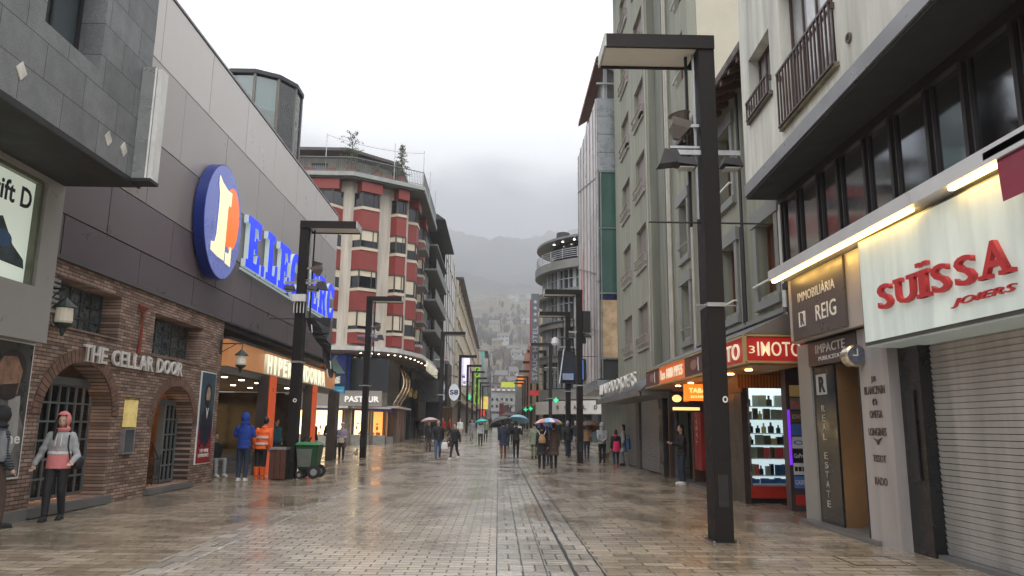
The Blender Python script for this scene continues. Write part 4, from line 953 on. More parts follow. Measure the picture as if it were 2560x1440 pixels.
# ---------------------------------------------------------------- right 1: near building (upper part projecting)
pebble=M('pale pebbledash render',(.6,.6,.54),.8,var=.2,scale=1.4,bump=.35,bscale=90,streak=1)
greyf=M('grey metal fascia',(.2,.2,.21),.35,.4,var=.06)
def near_right():
    t=thing('overhanging_office_building','pale rendered building whose upper floors jut over a dark glazed strip and jewellery shop','building',(6,11,0))
    X=5.0; fr=Fr((4.3765,0,0),(-.043,-1,0),(-1,.043,0))      # this front runs very slightly across the street line
    W=[(-13.95,-12.66,7.68,8.95),(-12.1,-9.85,6.78,9.3)]
    W2=[(-14.0,-12.8,10.5,11.8),(-12.1,-9.85,9.75,12)]
    wall(t,fr,-14.5,-4,6.5,14,[rh(*w) for w in W+W2],pebble,.45)
    MB().box(X+.45,12,14.2,14.5,6.5,14).build('end_wall',pebble,t)
    MB().fb(fr,-14.52,-4,6.25,6.495,-.3,.03).build('fascia',greyf,t)
    MB().prism([(4.56,4),(6.6,4),(6.6,14.5),(5.0,14.5)],6.2,6.245).build('soffit',M('black soffit'),t)
    brf=M('reddish brown frame',(.06,.035,.03),.5)
    bw=M('glass painted sky pale',(.34,.35,.36),.08,var=.5,scale=.7,spec=1)  # pale base colour stands in for sky reflected in the panes
    window(t,fr,*W[0],depth=.25,fmat=brf,gmat=bw,nv=2,sill=True,slmat=M('brown stone sill',(.12,.1,.085),.8,bump=.5))
    window(t,fr,*W[1],depth=.25,fmat=brf,gmat=bw,nv=3,nh=1,sill=True,slmat=M('mossy stone sill',(.16,.15,.1),.85,var=.6,bump=.6))
    window(t,fr,*W2[0],depth=.25,fmat=brf,gmat=bw,nv=2); window(t,fr,*W2[1],depth=.25,fmat=brf,gmat=bw,nv=3)
    for (a0,a1,b0,b1,n) in ((-13.98,-12.63,7.62,8.0,9),(-12.15,-9.8,6.72,7.72,17)):
        b=MB(); b.fb(fr,a0,a1,b1,b1+.04,.06,.1); b.fb(fr,a0,a1,b0+.03,b0+.06,.06,.1)
        for i in range(n): a=a0+.03+(a1-a0-.06)*i/(n-1); b.fb(fr,a-.013,a+.013,b0+.06,b1,.065,.095)
        for a in (a0,a1-.03): b.fb(fr,a,a+.03,b1-.1,b1+.0,-.05,.06)
        b.build('balustrade',brf,t)
    MB().lathe(fr.p(-9.4,6.93,.001),[(.075,0),(.075,.03),(.045,.03),(.04,.005)],16,axis=(-1,0,0)).build('vent_pipe',M('brown stone sill'),t)
    # recessed strip window under the overhang
    XG=5.35; fg=RF(XG)
    MB().fb(fg,-14.3,-3,4.3,6.198,-.35,-.3).build('strip_glass',M('strip window glass',(.3,.31,.33),.02,metal=1,var=.25,scale=.6),t)
    b=MB(); k=0; a=-14.3
    while a<-3:
        b.fb(fg,a,a+.07,4.3,6.195,-.3,-.24); b.fb(fg,a+.14,a+.17,4.3,6.195,-.3,-.26); a+=.92 if k%2 else .78; k+=1
    b.fb(fg,-14.3,-3,4.3,4.42,-.3,-.2); b.fb(fg,-14.3,-3,6.05,6.195,-.3,-.2)
    b.build('strip_mullions',M('brown black mullion',(.018,.013,.012),.45),t)
    MB().box(XG+.36,12,3.5,14.5,3.3,6.19).build('core',M('dark core',(.05,.05,.05),.8),t); MB().box(6.5,12,3.5,14.5,0,3.29).build('core',M('dark core'),t)
    MB().fb(CF(14.52),5.7,6.2,3.4,6.2,-.2,0).build('corner_pier',pebble,t)
    # lit ledge
    MB().fb(RF(4.95),-13.4,-3,4.29,4.47,-.62,.0).build('ledge',M('white grey ledge',(.55,.55,.56),.35,var=.06),t)
    for a0,a1 in ((-13.35,-11.8),(-11.75,-10.2),(-10.15,-8.7),(-7.9,-6.9)):
        MB().fb(RF(4.97),a0,a1,4.25,4.286,-.09,-.03).build('strip_light',M('yellow tube light',(1,.7,.3),.5,emit=(1,.62,.16),es=15,var=0),t)
    # estate agent board
    MB().fb(RF(5.3),-13.3,-10.3,3.12,4.27,-.1,.0).build('board_back',M('beige grey board',(.42,.38,.35),.4,.2,var=.05),t)
    # ground floor: entrance, pillars, shutter
    pil=M('taupe panel pier',(.4,.37,.36),.4,.1,var=.1,scale=1,streak=1)
    MB().fb(RF(5.55),-13.75,-13.2,0,3.12,-.5,.0).build('grey_pier',M('grey pier',(.3,.29,.27),.5,var=.1),t)
    MB().fb(RF(5.6),-13.19,-12.35,0,2.68,-.5,.02).build('black_marble_pier',M('black marble',(.02,.022,.022),.2,var=.3),t)
    MB().fb(RF(5.55),-13.19,-11.25,2.7,3.11,-.3,.03).build('name_lintel',M('dark grey lintel',(.06,.055,.055),.35),t)
    MB().fb(RF(6.3),-12.6,-11.2,0.1,2.69,-.1,.0).build('bronze_door',M('bronze brown door',(.3,.17,.08),.35,.3,var=.3,scale=.8),t)
    MB().box(5.9,6.3,11.2,12.6,0,.1).build('entrance_step',M('grey step stone'),t); MB().box(5.62,6.3,12.34,12.5,.0,2.69).build('entrance_side',M('bronze brown door'),t)
    MB().box(5.35,5.9,10.9,13.6,0.005,.06).build('threshold',M('grey step stone'),t)
    MB().fb(RF(5.5),-11.2,-10.36,0,3.1,-.5,.05).build('taupe_pier',pil,t)
    MB().fb(RF(5.5),-11.24,-11.205,0,3.1,-.5,.055).build('pier_edge',darkm,t)
    MB().fb(RF(5.62),-10.355,-9.85,0,3.1,-.4,.02).build('black_pier',M('black glossy pier',(.015,.015,.016),.3,var=.2),t)
    MB().fb(RF(5.59),-10.2,-10.0,.95,2.15,.0,.02).build('name_plaques',darkm,t)
    # roller shutter with real slats
    b=MB(); z=.06; fs=RF(5.78)
    while z<2.95:
        b.hexa([fs.p(-9.84,z,-.03),fs.p(-4,z,-.03),fs.p(-4,z,.012),fs.p(-9.84,z,.012),fs.p(-9.84,z+.068,-.03),fs.p(-4,z+.068,-.03),fs.p(-4,z+.068,.03),fs.p(-9.84,z+.068,.03)]); z+=.076
    b.build('roller_shutter',M('pale shutter metal',(.46,.44,.42),.45,.25,var=.2,scale=1.6,streak=1),t)
    MB().fb(RF(5.66),-9.84,-3.5,0,.055,-.2,.03).build('shutter_sill',M('grey step stone'),t)
    return t
near_right()
def r_signs():
    t=thing('estate_agent_sign','dark taupe fascia panel with white lettering and square monogram above the entrance','sign',(5.4,12.5,3.2))
    fr=RF(5.3)
    MB().fb(fr,-13.15,-11.1,3.16,4.26,.003,.04).build('panel',M('dark taupe panel',(.1,.085,.078),.35,.2,var=.06),t)
    MB().fb(fr,-13.28,-13.16,3.16,4.26,.003,.035).build('edge',M('beige grey board'),t)
    w=M('sign lettering white',(.75,.74,.72),.5)
    text_mb('IMMOBILIÀRIA',fr,-12.85,-11.4,3.8,4.0,.042,.05).build('lettering',w,t); text_mb('REIG',fr,-12.15,-11.4,3.38,3.64,.042,.05,bold=.005).build('lettering',w,t)
    MB().fb(fr,-12.85,-12.58,3.36,3.62,.042,.05).build('monogram_square',w,t); text_mb('R',fr,-12.77,-12.61,3.39,3.6,.052,.06,bold=.03).build('monogram',M('dark taupe panel'),t)
    t=thing('advertising_agency_sign','dark lintel lettering in white between entrance piers','sign',(5.5,12.2,2.8)); fr=RF(5.52)
    text_mb('IMPACTE',fr,-12.85,-11.75,2.9,3.05,.002,.012).build('lettering',w,t); text_mb('PUBLICITAT',fr,-12.75,-11.85,2.77,2.84,.002,.012,bold=.01).build('lettering',w,t)
    t=thing('real_estate_sign','grey letters stacked down the black marble pier below a square monogram','sign',(5.57,12.8,.5)); fr=RF(5.58)
    MB().fb(fr,-13.05,-12.65,2.2,2.55,.002,.01).build('monogram_square',M('silver print',(.4,.42,.4),.4),t); text_mb('R',fr,-12.93,-12.68,2.24,2.51,.012,.018,bold=.04).build('monogram',M('black marble'),t)
    z=2.02
    for c in 'REAL ESTATE':
        if c!=' ': text_mb(c,fr,-12.9,-12.78,z-.11,z,.002,.01).build('letter',M('silver print'),t)
        z-=.158
    t=thing('jewellery_lightbox_sign','pale backlit box sign with red raised letters over the roller shutter','sign',(5.1,8.6,2.9))
    P=Fr((5.1,10.25,0),(0.02,-1,0),(-1,-.02,0))
    MB().fb(P,0,6,2.76,4.24,-.66,-.0).build('box',M('dark sign case',(.09,.085,.08),.4),t)
    MB().fb(P,.05,3.3,2.8,4.21,.002,.02).build('lit_face',M('pale green lit face',(.5,.55,.5),.35,emit=(.66,.74,.68),es=.3,var=.22,scale=1.3,streak=1),t)
    MB().fb(P,3.36,6,2.76,4.245,-.1,.05).build('brown_end',brownfr,t)
    MB().fb(P,0.02,6,2.735,2.757,-.62,-.02).build('underside',M('pale underside',(.4,.44,.4),.4,emit=(.6,.68,.65),es=.12),t)
    red=M('red raised letter',(.5,.035,.035),.4,var=.08)
    ww=dict(S=.88,U=1.05,I=.5,A=1.08); x=.5; word='SUISSA'; tot=sum(ww[c] for c in word); zi=3.16
    for i,c in enumerate(word):
        w_=2.62*ww[c]/tot; b0=3.17; b1=3.5 if i<5 else 3.55
        mb=text_mb(c,P,x+.06,x+w_-.05,b0,b1,.03,.085,bold=.012)
        L0,L1=x+.06,x+w_-.05
        if c=='I':
            mb.fb(P,L0-.06,L1+.06,b0,b0+.05,.031,.084); mb.fb(P,L0-.06,L1+.06,b1-.05,b1,.031,.084)
            for s in (-.07,.07): m=(L0+L1)/2; mb.fb(P,m+s-.045,m+s+.045,b1+.05,b1+.1,.03,.085)
        if c=='U': mb.fb(P,L0-.04,L0+.15,b1-.05,b1,.031,.084); mb.fb(P,L1-.15,L1+.04,b1-.05,b1,.031,.084)
        if c=='A': mb.fb(P,L0-.05,L0+.14,b0,b0+.045,.031,.084); mb.fb(P,L1-.16,L1+.05,b0,b0+.045,.031,.084)
        mb.build('letter',red,t); x+=w_
    text_mb('JOIERS',P,2.05,3.1,2.96,3.06,.03,.06,bold=.01,shear=.3).build('lettering',red,t)
    t=thing('watch_brand_lettering','column of small dark raised brand words on the taupe pier','sign',(5.4,10.8,1.2)); fr=RF(5.45); dk=M('bronze letter',(.09,.06,.05),.5)
    for s,w_,z,h in (('JB',.14,2.28,.1),('BLANCPAIN',.58,2.12,.12),('Ω',.13,1.95,.11),('OMEGA',.36,1.78,.11),('LONGINES',.5,1.53,.11),('TISSOT',.36,1.16,.1),('RADO',.34,.84,.11)):
        if s=='Ω': MB().plate([[( -10.78+.06*math.cos(rad(a)),z+.055+.055*math.sin(rad(a))) for a in range(-50,231,20)]+[(-10.78+.035*math.cos(rad(a)),z+.055+.035*math.sin(rad(a))) for a in range(230,-51,-20)]],fr,.003,.02).build('emblem',dk,t)
        else: text_mb(s,fr,-10.78-w_/2,-10.78+w_/2,z,z+h,.003,.012,bold=.0).build('lettering',dk,t)
    MB().plate([[(-10.9,1.5),(-10.78,1.47),(-10.66,1.5),(-10.74,1.45),(-10.78,1.4),(-10.82,1.45)]],fr,.003,.02).build('wing_emblem',dk,t)
    t=thing('pavement_clock','round chrome rimmed clock fixed to the taupe pier beneath the lightbox','clock',(5.3,10.95,2.6))
    c=(5.34,11.12,2.7); MB().lathe((c[0],c[1]-.12,c[2]),[(.14,0),(.17,.03),(.17,.18),(.14,.2)],28,axis=(0,1,0)).build('rim',M('chrome gold rim',(.6,.52,.4),.2,.9,var=.1),t)
    MB().lathe((c[0],c[1]-.128,c[2]),[(.137,0),(.137,.005)],28,axis=(0,1,0)).build('dial',M('blue grey dial',(.12,.13,.18),.15,var=.5,scale=8),t)
    h=MB(); h.box(c[0]-.008,c[0]+.008,c[1]-.14,c[1]-.135,c[2],c[2]+.1); h.box(c[0]-.07,c[0],c[1]-.14,c[1]-.135,c[2]-.01,c[2]+.01); h.build('hands',white,t)
    MB().box(c[0],5.45,c[1]-.03,c[1]+.03,c[2]-.03,c[2]+.03).build('bracket',steel,t)
    t=thing('red_awning','corner of a dark red fabric awning over the right end of the shopfront','awning',(5.0,6.6,4))
    MB().hexa([(5.05,7.15,4.4),(4.65,6.55,3.7),(4.65,3.5,3.7),(5.05,3.5,4.4),(5.08,7.15,4.42),(4.68,6.55,3.72),(4.68,3.5,3.72),(5.08,3.5,4.42)]).build('fabric',M('wine red canvas',(.16,.008,.025),.8,var=.1),t)
    MB().box(4.95,5.15,3.5,7.2,4.34,4.42).build('cassette',darkm,t)
r_signs()

# ---------------------------------------------------------------- right 2: green grey low house with stone framed windows
grn=M('grey green render',(.255,.262,.205),.75,var=.13,scale=1.1,bump=.25,bscale=60,streak=1)
grn2=M('shaded grey green render',(.17,.178,.145),.75,var=.13,scale=1.1,bump=.2,bscale=60,streak=1)  # same render toned down: shade of the bay side put into the colour
frm=M('blue grey window surround',(.2,.21,.2),.6,var=.15)
def surround(t,fr,a0,a1,b0,b1,w=.2):
    b=MB(); b.fb(fr,a0-w,a0,b0-.12,b1,.0,.06); b.fb(fr,a1,a1+w,b0-.12,b1,.0,.06); b.fb(fr,a0-w-.08,a1+w+.08,b1+.002,b1+.32,.0,.09); b.fb(fr,a0-w,a1+w,b0-.3,b0-.122,.0,.1); b.build('window_surround',frm,t)
def low_house():
    t=thing('low_green_house','low grey green rendered house with stone framed windows above the souvenir shop signs','building',(6,18.5,0))
    fr=RF(5.75)
    W=[(-16.05,-14.95,4.45,6.05),(-18.6,-17.6,4.4,6.1),(-18.6,-17.6,7.35,9.1)]
    W2=[(-16.05,-14.95,7.4,9.1)]
    wall(t,fr,-21.4,-14.52,3.4,9.9,[rh(*w) for w in W+W2],grn,.35)
    for w in W+W2:
        window(t,fr,*w,depth=.25,fmat=M('red brown frame',(.11,.04,.02),.5),gmat=M('wood shutter leaf',(.1,.045,.025),.5,var=.3) if w[0]>-17 else dglass,nv=1,nh=0,sill=False,rail=(.22,),railmat=white)
        surround(t,fr,*w)
    ms=MB()
    for k in range(14): ms.fb(fr,-15.45,-15.02,4.6+.1*k,4.67+.1*k,-.19,-.15)
    ms.build('louvre_shutter',M('red brown frame'),t)
    MB().box(6.1,12,14.52,21.4,3.3,9.9).build('core',grn2,t); MB().box(7.8,12,14.52,21.4,0,3.29).build('ground_wall',grn2,t)
    # slated roof with a deep boarded eave
    rf=MB(); rf.hexa([(5.0,14.55,9.55),(12,14.55,12.6),(12,21.38,12.6),(5.0,21.38,9.55),(5.0,14.55,9.72),(12,14.55,12.78),(12,21.38,12.78),(5.0,21.38,9.72)]); rf.build('roof',panel_mat('stone slates','6b6460','2b2826','Y',.3,.2,.8,gap=.012,var=.3,noise_amt=.4,bump=1),t)
    b=MB()
    for k in range(12): y=14.8+.58*k; b.hexa([(5.05,y,9.42),(6.2,y,9.9),(6.2,y+.12,9.9),(5.05,y+.12,9.42),(5.05,y,9.54),(6.2,y,10.02),(6.2,y+.12,10.02),(5.05,y+.12,9.54)])
    b.build('rafters',brownw,t)
    MB().fb(fr,-21.4,-14.52,3.9,4.0,0,.12).build('string_course',frm,t)
    b=MB(); b.tube(fr.p(-21.2,3.5,.1),fr.p(-21.2,9.5,.1),.05); b.build('downpipe',M('beige pipe',(.4,.38,.33),.5),t)
    b=MB(); b.tube(fr.p(-16.8,3.95,.1),fr.p(-16.8,9.6,.1),.04); b.tube(fr.p(-16.95,3.95,.1),fr.p(-16.95,6.3,.1),.02); b.tube(fr.p(-20.6,6.3,.08),fr.p(-19.4,6.4,.08),.012); b.build('cable_pipe',darkm,t)
low_house()
def tall_house():
    t=thing('tall_green_house','tall grey green apartment house with paired shuttered windows and a shallow bay','building',(5.6,28,0))
    fr=RF(5.35)
    W=[]
    for z in (4.5,7.5,10.35,13.3,16.25,19.2):
        W+= [(-31.5,-29.7,z,z+1.62),(-28.3,-26.5,z+.0,z+1.62)]
    wall(t,fr,-33.4,-25.6,3.3,22.5,[rh(*w) for w in W],grn,.3)
    for i,w in enumerate(W): window(t,fr,*w,depth=.22,fmat=brownfr,gmat=dglass,nv=1,shutter=R.choice([1,1,.95,.6,.75,1]),smat=M('mauve grey shutter',(.2,.165,.15),.6,var=.15,streak=1),rail=(.12,.4),railmat=M('mauve rail',(.3,.26,.24),.5))
    f5=RF(5.75)
    W5=[(-22.9,-22.0,z,z+1.65) for z in (4.35,6.95,9.7,12.6,15.3)]
    wall(t,f5,-25.6,-21.4,3.3,22.5,[rh(*w) for w in W5],grn,.3)
    for w in W5:
        window(t,f5,*w,depth=.22,fmat=M('red brown frame'),gmat=dglass,nv=1,sill=False,rail=(.2,),railmat=steel)
        if w[2]<9: surround(t,f5,*w)
    MB().box(5.36,5.75,25.58,25.6+.02,3.3,22.5).build('bay_return',grn2,t)
    MB().fb(f5,-25.55,-24.4,3.3,22.5,.0,.14).build('pilaster',grn2,t)  # dark shading of this stretch is painted by the darker tone
    MB().box(6.06,14,21.41,21.6,3.3,22.5).build('gable_wall',M('beige gable render',(.46,.43,.34),.7,var=.1,scale=.8),t)
    MB().box(6.1,14,21.7,33.3,3.3,22.4).build('core',grn2,t)
    MB().hexa([(4.6,22.5,22.5),(14,22.5,25),(14,33.6,25),(4.6,33.6,22.5),(4.6,22.5,22.7),(14,22.5,25.2),(14,33.6,25.2),(4.6,33.6,22.7)]).build('roof',M('brown eave board',(.11,.06,.045),.7),t)
    b=MB()
    for a in (-24.1,-23.85): b.tube(f5.p(a,3.3,.12),f5.p(a,22.4,.12),.055 if a<-24 else .035)
    b.tube(fr.p(-25.95,3.4,.03),fr.p(-25.95,22.4,.03),.02)
    b.build('downpipe',M('beige pipe'),t)
tall_house()

# ---------------------------------------------------------------- right canopy signs, souvenir shop, shops
def canopy():
    t=thing('shop_sign_canopy','boxy canopy band with red and brown lettered panels over the souvenir and tobacco shops','canopy',(5.2,18.5,2.8))
    fr=RF(4.6)
    MB().box(4.66,5.74,13.9,23.3,2.86,3.3).build('canopy_box',M('dark sign case'),t)
    MB().box(4.62,5.74,13.85,23.35,3.305,3.36).build('canopy_top',M('ochre ply edge',(.22,.15,.06),.6,var=.3),t)
    MB().hexa([(4.62,13.85,3.37),(5.74,13.85,3.37),(5.74,23.3,3.37),(4.62,23.3,3.37),(5.4,13.85,3.75),(5.74,13.85,3.75),(5.74,23.3,3.75),(5.4,23.3,3.75)]).build('lean_to_roof',greyf,t)
    red=M('red sign panel',(.42,.02,.02),.35,var=.06,emit=(.8,.03,.02),es=.12); org=M('orange red sign panel',(.5,.09,.02),.35,emit=(1,.2,.03),es=.35,var=.3,scale=.8)
    brp=M('brown sign panel',(.1,.035,.03),.4); gold=M('gilt edge',(.5,.4,.2),.4,.4); w=M('sign cream letter',(.85,.75,.55),.5,emit=(1,.85,.6),es=.35)
    P=[(-23.3,-21.4,brp,None),(-21.4,-18.4,org,'Les 1000 PIPES'),(-18.4,-16.6,brp,None),(-16.6,-13.86,red,'IMOTO')]
    for a0,a1,m,s in P:
        p=MB().fb(fr,a0+.01,a1-.01,2.84,3.3,-.05,.0).build('sign_panel',m,t)
        if s=='IMOTO': text_mb(s,fr,a0+.55,a1-.25,2.91,3.22,.004,.03,bold=.004).build('lettering',w,p)
        elif s: text_mb(s,fr,a0+.3,a1-.2,2.93,3.2,.004,.02,bold=.02).build('lettering',w,p)
        else:
            MB().plate([ellp((a0+a1)/2,3.08,.3,.12,16)],fr,.004,.012).build('emblem',M('brown pink print',(.3,.14,.11),.5),p)
            MB().fb(fr,(a0+a1)/2+.35,(a0+a1)/2+.42,2.92,3.22,.004,.012).build('emblem_bar',white,p)
    b=MB()
    for z in (2.8,3.3): b.fb(fr,-23.3,-13.83,z,z+.035,-.05,.03)
    for a in (-16.6,-13.86): b.fb(fr,a-.02,a+.02,2.83,3.3,-.04,.031)
    b.build('gilt_trim',gold,t)
    fc=CF(13.85)
    MB().fb(fc,4.62,5.74,2.86,3.32,-.04,.0).build('front_panel',red,t)
    text_mb('IMOTO',fc,4.84,5.66,2.95,3.22,.004,.03,bold=.004).build('lettering',w,t); text_mb('3',fc,4.68,4.79,3.0,3.14,.004,.02).build('emblem',w,t)
    b=MB(); b.fb(fc,4.6,5.75,2.82,2.86,-.03,.03); b.fb(fc,4.6,5.75,3.32,3.355,-.03,.03); b.fb(fc,4.59,4.63,2.82,3.35,-.03,.03); b.build('gilt_trim',gold,t)
    # boarded soffit and warm slatted valance
    pm=panel_mat('warm slats','b86a20','3a1c08','X',.07,4,.5,offset=0,gap=.008,noise_amt=.2,bump=.8)
    MB().box(4.7,5.74,13.95,23.2,2.79,2.855).build('soffit',M('wood soffit',(.4,.2,.07),.5,var=.3,scale=4),t)
    MB().fb(CF(16.6),5.3,6.7,2.5,3.0,0,.05).build('valance',pm,t)
    pm2=panel_mat('warm slats side','b86a20','3a1c08','Y',.07,4,.5,offset=0,gap=.008,noise_amt=.2,bump=.8)
    MB().fb(RF(5.42),-23.1,-16.6,2.42,2.785,0,.04).build('valance',pm2,t)
    for y in (15,16.2,18,19.6,21): MB().lathe((5.05,y,2.765),[(.07,0),(.07,.02)],12).build('downlight',M('amber downlight',(1,.6,.3),.5,emit=(1,.55,.18),es=22,var=0),t)
canopy()
def souvenir():
    t=thing('souvenir_shop_window','brightly lit glass display full of perfume, cameras and boxed goods, above a red plinth','shop window',(6.1,17,0))
    y0=16.75; f=CF(y0)
    MB().box(5.6,6.75,y0+.9,y0+1.0,.3,2.75).build('back_panel',M('white lit back',(.8,.8,.85),.5,emit=(.85,.88,1),es=.95,var=.3,scale=3),t)
    MB().fb(f,5.55,6.7,.12,.38,-.9,.02).build('red_plinth',M('red plinth',(.4,.03,.02),.35),t)
    MB().fb(f,5.6,6.7,-.01,.115,-.9,-.1).build('black_base',M('black soffit'),t)
    MB().fb(f,5.5,6.8,2.62,2.75,-1,.0).build('header',M('ivory header light',(.8,.75,.7),.5,emit=(1,.95,.9),es=1.6,var=0),t)
    MB().fb(f,5.6,6.7,.385,2.61,-.0,.012).build('pane',glass_mat('shop window glass'),t)
    fm=MB(); 
    for x in (5.56,6.35,6.68): fm.fb(f,x,x+.035,.385,2.615,-.02,.04)
    fm.build('glazing_post',M('bright steel',(.6,.6,.62),.25,.9),t)
    MB().fb(f,5.42,5.555,0,2.9,-.95,.03).build('left_jamb',M('brown black jamb',(.045,.035,.03),.4),t)
    kinds=[('perfume_row',.0),('goods',.0)]
    mats=[M('goods black',(.02,.02,.025),.3),M('goods gold',(.6,.42,.15),.35,.3,emit=(.6,.42,.15),es=.1),M('goods red',(.6,.05,.06),.4,emit=(.6,.05,.06),es=.12),M('goods blue',(.08,.2,.55),.35),M('goods white',(.7,.7,.7),.4),M('goods brown',(.2,.12,.08),.5),M('goods cream',(.6,.52,.4),.5)]
    for z,pal,hh in ((.42,(3,4,3,2),.1),(.6,(2,2,6,3,0),.24),(.97,(5,2,6,5),.22),(1.27,(5,6,1,0),.18),(1.52,(0,0,0,1),.2),(1.83,(6,5,6,1),.2),(2.12,(0,4,1,6),.28)):
        s=MB().fb(f,5.62,6.68,z-.02,z-.002,-.55,-.12).build('shelf',M('glass shelf',(.5,.55,.6),.2,emit=(.7,.75,.9),es=.15),t)
        x=5.64; parts={}
        while x<6.6:
            w=.07+.11*R.random(); h=min(.24,hh*(.75+.6*R.random())); k=R.choice(pal); mb=parts.setdefault(k,MB())
            c=-.15-.1*R.random(); 
            if k in (0,1) and R.random()<.6:
                mb.lathe(f.p(x+w/2,z,c-.1),[(w*.4,0),(w*.42,h*.6),(w*.15,h*.7),(w*.15,h)],8)
            else: mb.fb(f,x,x+w,z,z+h,c-.1,c)
            x+=w+.015
        for k,mb in parts.items(): mb.build('goods',mats[k],s)
    # ribbon of brand stickers on the angled right pier
    pf=Fr((5.35,15.3,0),(1,0,0),(0,-1,0))
    MB().fb(pf,.54,1.2,0,2.9,-.25,.0).build('sticker_pier',M('dark aubergine pier',(.06,.04,.045),.35),t)
    MB().fb(pf,.545,.6,.9,2.0,.002,.008).build('violet_light',M('violet glow panel',(.2,.05,.8),.3,emit=(.25,.04,1),es=.7,var=.4,scale=1.5),t)
    for i,(m,s,tm) in enumerate((('goods gold',None,None),('sticker grey','Canon','goods red'),('sticker brown','SONY','goods cream'),('goods blue',None,None),('goods white','O','goods blue'),('goods black','GoPro','goods white'),('goods white','---','goods black'),('goods blue','CASIO','goods white'))):
        mm=MATS.get(m) or M(m,(.3,.26,.25) if 'grey' in m else (.16,.09,.05),.4); z=2.5-.26*i
        o=MB().fb(pf,.615,.87,z-.23,z,.003,.01).build('sticker',mm,t)
        if s: text_mb(s,pf,.635,.85,z-.16,z-.07,.012,.016,bold=.02).build('lettering',MATS[tm],o)
    MB().fb(pf,.63,.9,.12,.32,.003,.01).build('sticker',M('red plinth'),t)
    MB().box(6.8,7.6,14.6,18,0,3.0).build('side_wall',darkm,t)
    MB().box(6.9,7.1,16.0,16.3,0,3.0).build('corner_post',M('grey pier'),t)
souvenir()
def tobacco():
    t=thing('tobacco_shopfront','narrow shop with warm windows, a red vertical panel and dark doorway under the canopy','shopfront',(5.8,20,0))
    f=RF(5.76)
    MB().fb(f,-25.6,-17.75,0,3.2,-.8,-.7).build('back_wall',M('dark brown shop wall',(.06,.04,.03),.6),t)
    for (a0,a1,m) in ((-18.8,-17.95,M('amber window display',(.7,.35,.1),.5,emit=(1,.5,.15),es=.9,var=.7,scale=4)),(-20.6,-19.2,M('amber window display'))):
        MB().fb(f,a0,a1,.75,2.4,-.12,-.1).build('display_back',m,t)
        d=MB()
        for k in range(26): a=a0+.1+(a1-a0-.2)*R.random(); z=.78+1.3*R.random(); d.fb(f,a,a+.12*R.random()+.04,z,z+.1+.15*R.random(),-.1,-.05)
        d.build('goods',M('mixed goods',(.25,.3,.22),.5,var=.9,scale=9),t)
        MB().fb(f,a0,a1,.75,2.4,-.02,-.01).build('pane',shopglass,t)
        MB().fb(f,a0,a1,.0,.74,-.12,0).build('base_panel',M('dark aubergine pier'),t)
    MB().fb(f,-18.6,-18.05,.28,.72,.002,.01).build('white_notice',white,t)
    text_mb('TOBACS',f,-18.6,-18.05,.1,.22,.002,.008,bold=.02).build('lettering',M('goods cream'),t)
    for a in (-17.85,-18.95,-20.75,-22.35,-25.4): MB().fb(f,a,a+.18,0,2.78,-.3,.03).build('post',brownw,t)
    MB().fb(f,-21.95,-21.2,.45,2.55,-.05,.06).build('red_panel',M('dark red panel',(.16,.015,.015),.4,emit=(.4,.02,.02),es=.08),t)
    fr=RF(5.69)
    z=1.1
    P=Fr((5.69,0,0),(0,-1,0),(-1,0,0))
    # word turned to read upward
    mb=text_mb('TABACS',Fr((0,0,0),(1,0,0),(0,-1,0)),0,1.1,0,.2,0,.012)
    for v in mb.bm.verts: a,b,c=v.co.x,v.co.z,-v.co.y; v.co=P.p(-21.55+(.1-b),1.15+a,.005+c)
    mb.build('lettering',M('pale red letter',(.6,.3,.25),.5),t)
    MB().fb(f,-24.3,-23.0,0,2.6,-.6,-.5).build('dark_doorway',M('black soffit'),t)
    MB().fb(f,-25.3,-24.5,0.0,2.7,-.1,-.05).build('dark_glass_bay',M('shop dark glass',(.04,.04,.042),.08,spec=1,var=.4),t)
    MB().fb(f,-22.9,-17.7,2.45,2.78,-.3,-.02).build('lit_header',M('amber header',(.5,.25,.1),.5,emit=(1,.45,.12),es=.6,var=.4,scale=2),t)
    MB().box(5.5,6.4,17.6,23.2,-.01,.08).build('door_step',M('grey step stone'),t)
    t=thing('tobacco_sign','orange lit hanging sign under the canopy facing down the street','sign',(5,19,2.5)); c=CF(19.2)
    MB().fb(c,4.75,5.6,2.3,2.72,0,.12).build('panel',M('orange lit panel',(.8,.25,.03),.4,emit=(1,.26,.02),es=.9,var=.12),t)
    yl=M('yellow lit letter',(.9,.7,.3),.4,emit=(1,.7,.25),es=1.2,var=0)
    text_mb('TABACS',c,4.86,5.5,2.5,2.62,.125,.14,bold=.03).build('lettering',yl,t); text_mb('SOUVENIRS',c,4.9,5.45,2.37,2.43,.125,.135,bold=.03).build('lettering',yl,t)
    t=thing('exchange_sign','small black hanging sign with yellow lit oval and strip, left of the orange sign','sign',(4.8,21,2.3)); c=CF(21)
    MB().fb(c,4.75,5.7,2.05,2.62,0,.12).build('panel',M('black soffit'),t)
    MB().plate([ellp(4.97,2.42,.13,.1,20)],c,.125,.14).build('lit_oval',yl,t); MB().fb(c,5.15,5.3,2.33,2.52,.125,.14).build('lit_square',M('red lit sign'),t); MB().fb(c,4.85,5.6,2.1,2.18,.125,.14).build('lit_strip',yl,t)
tobacco()
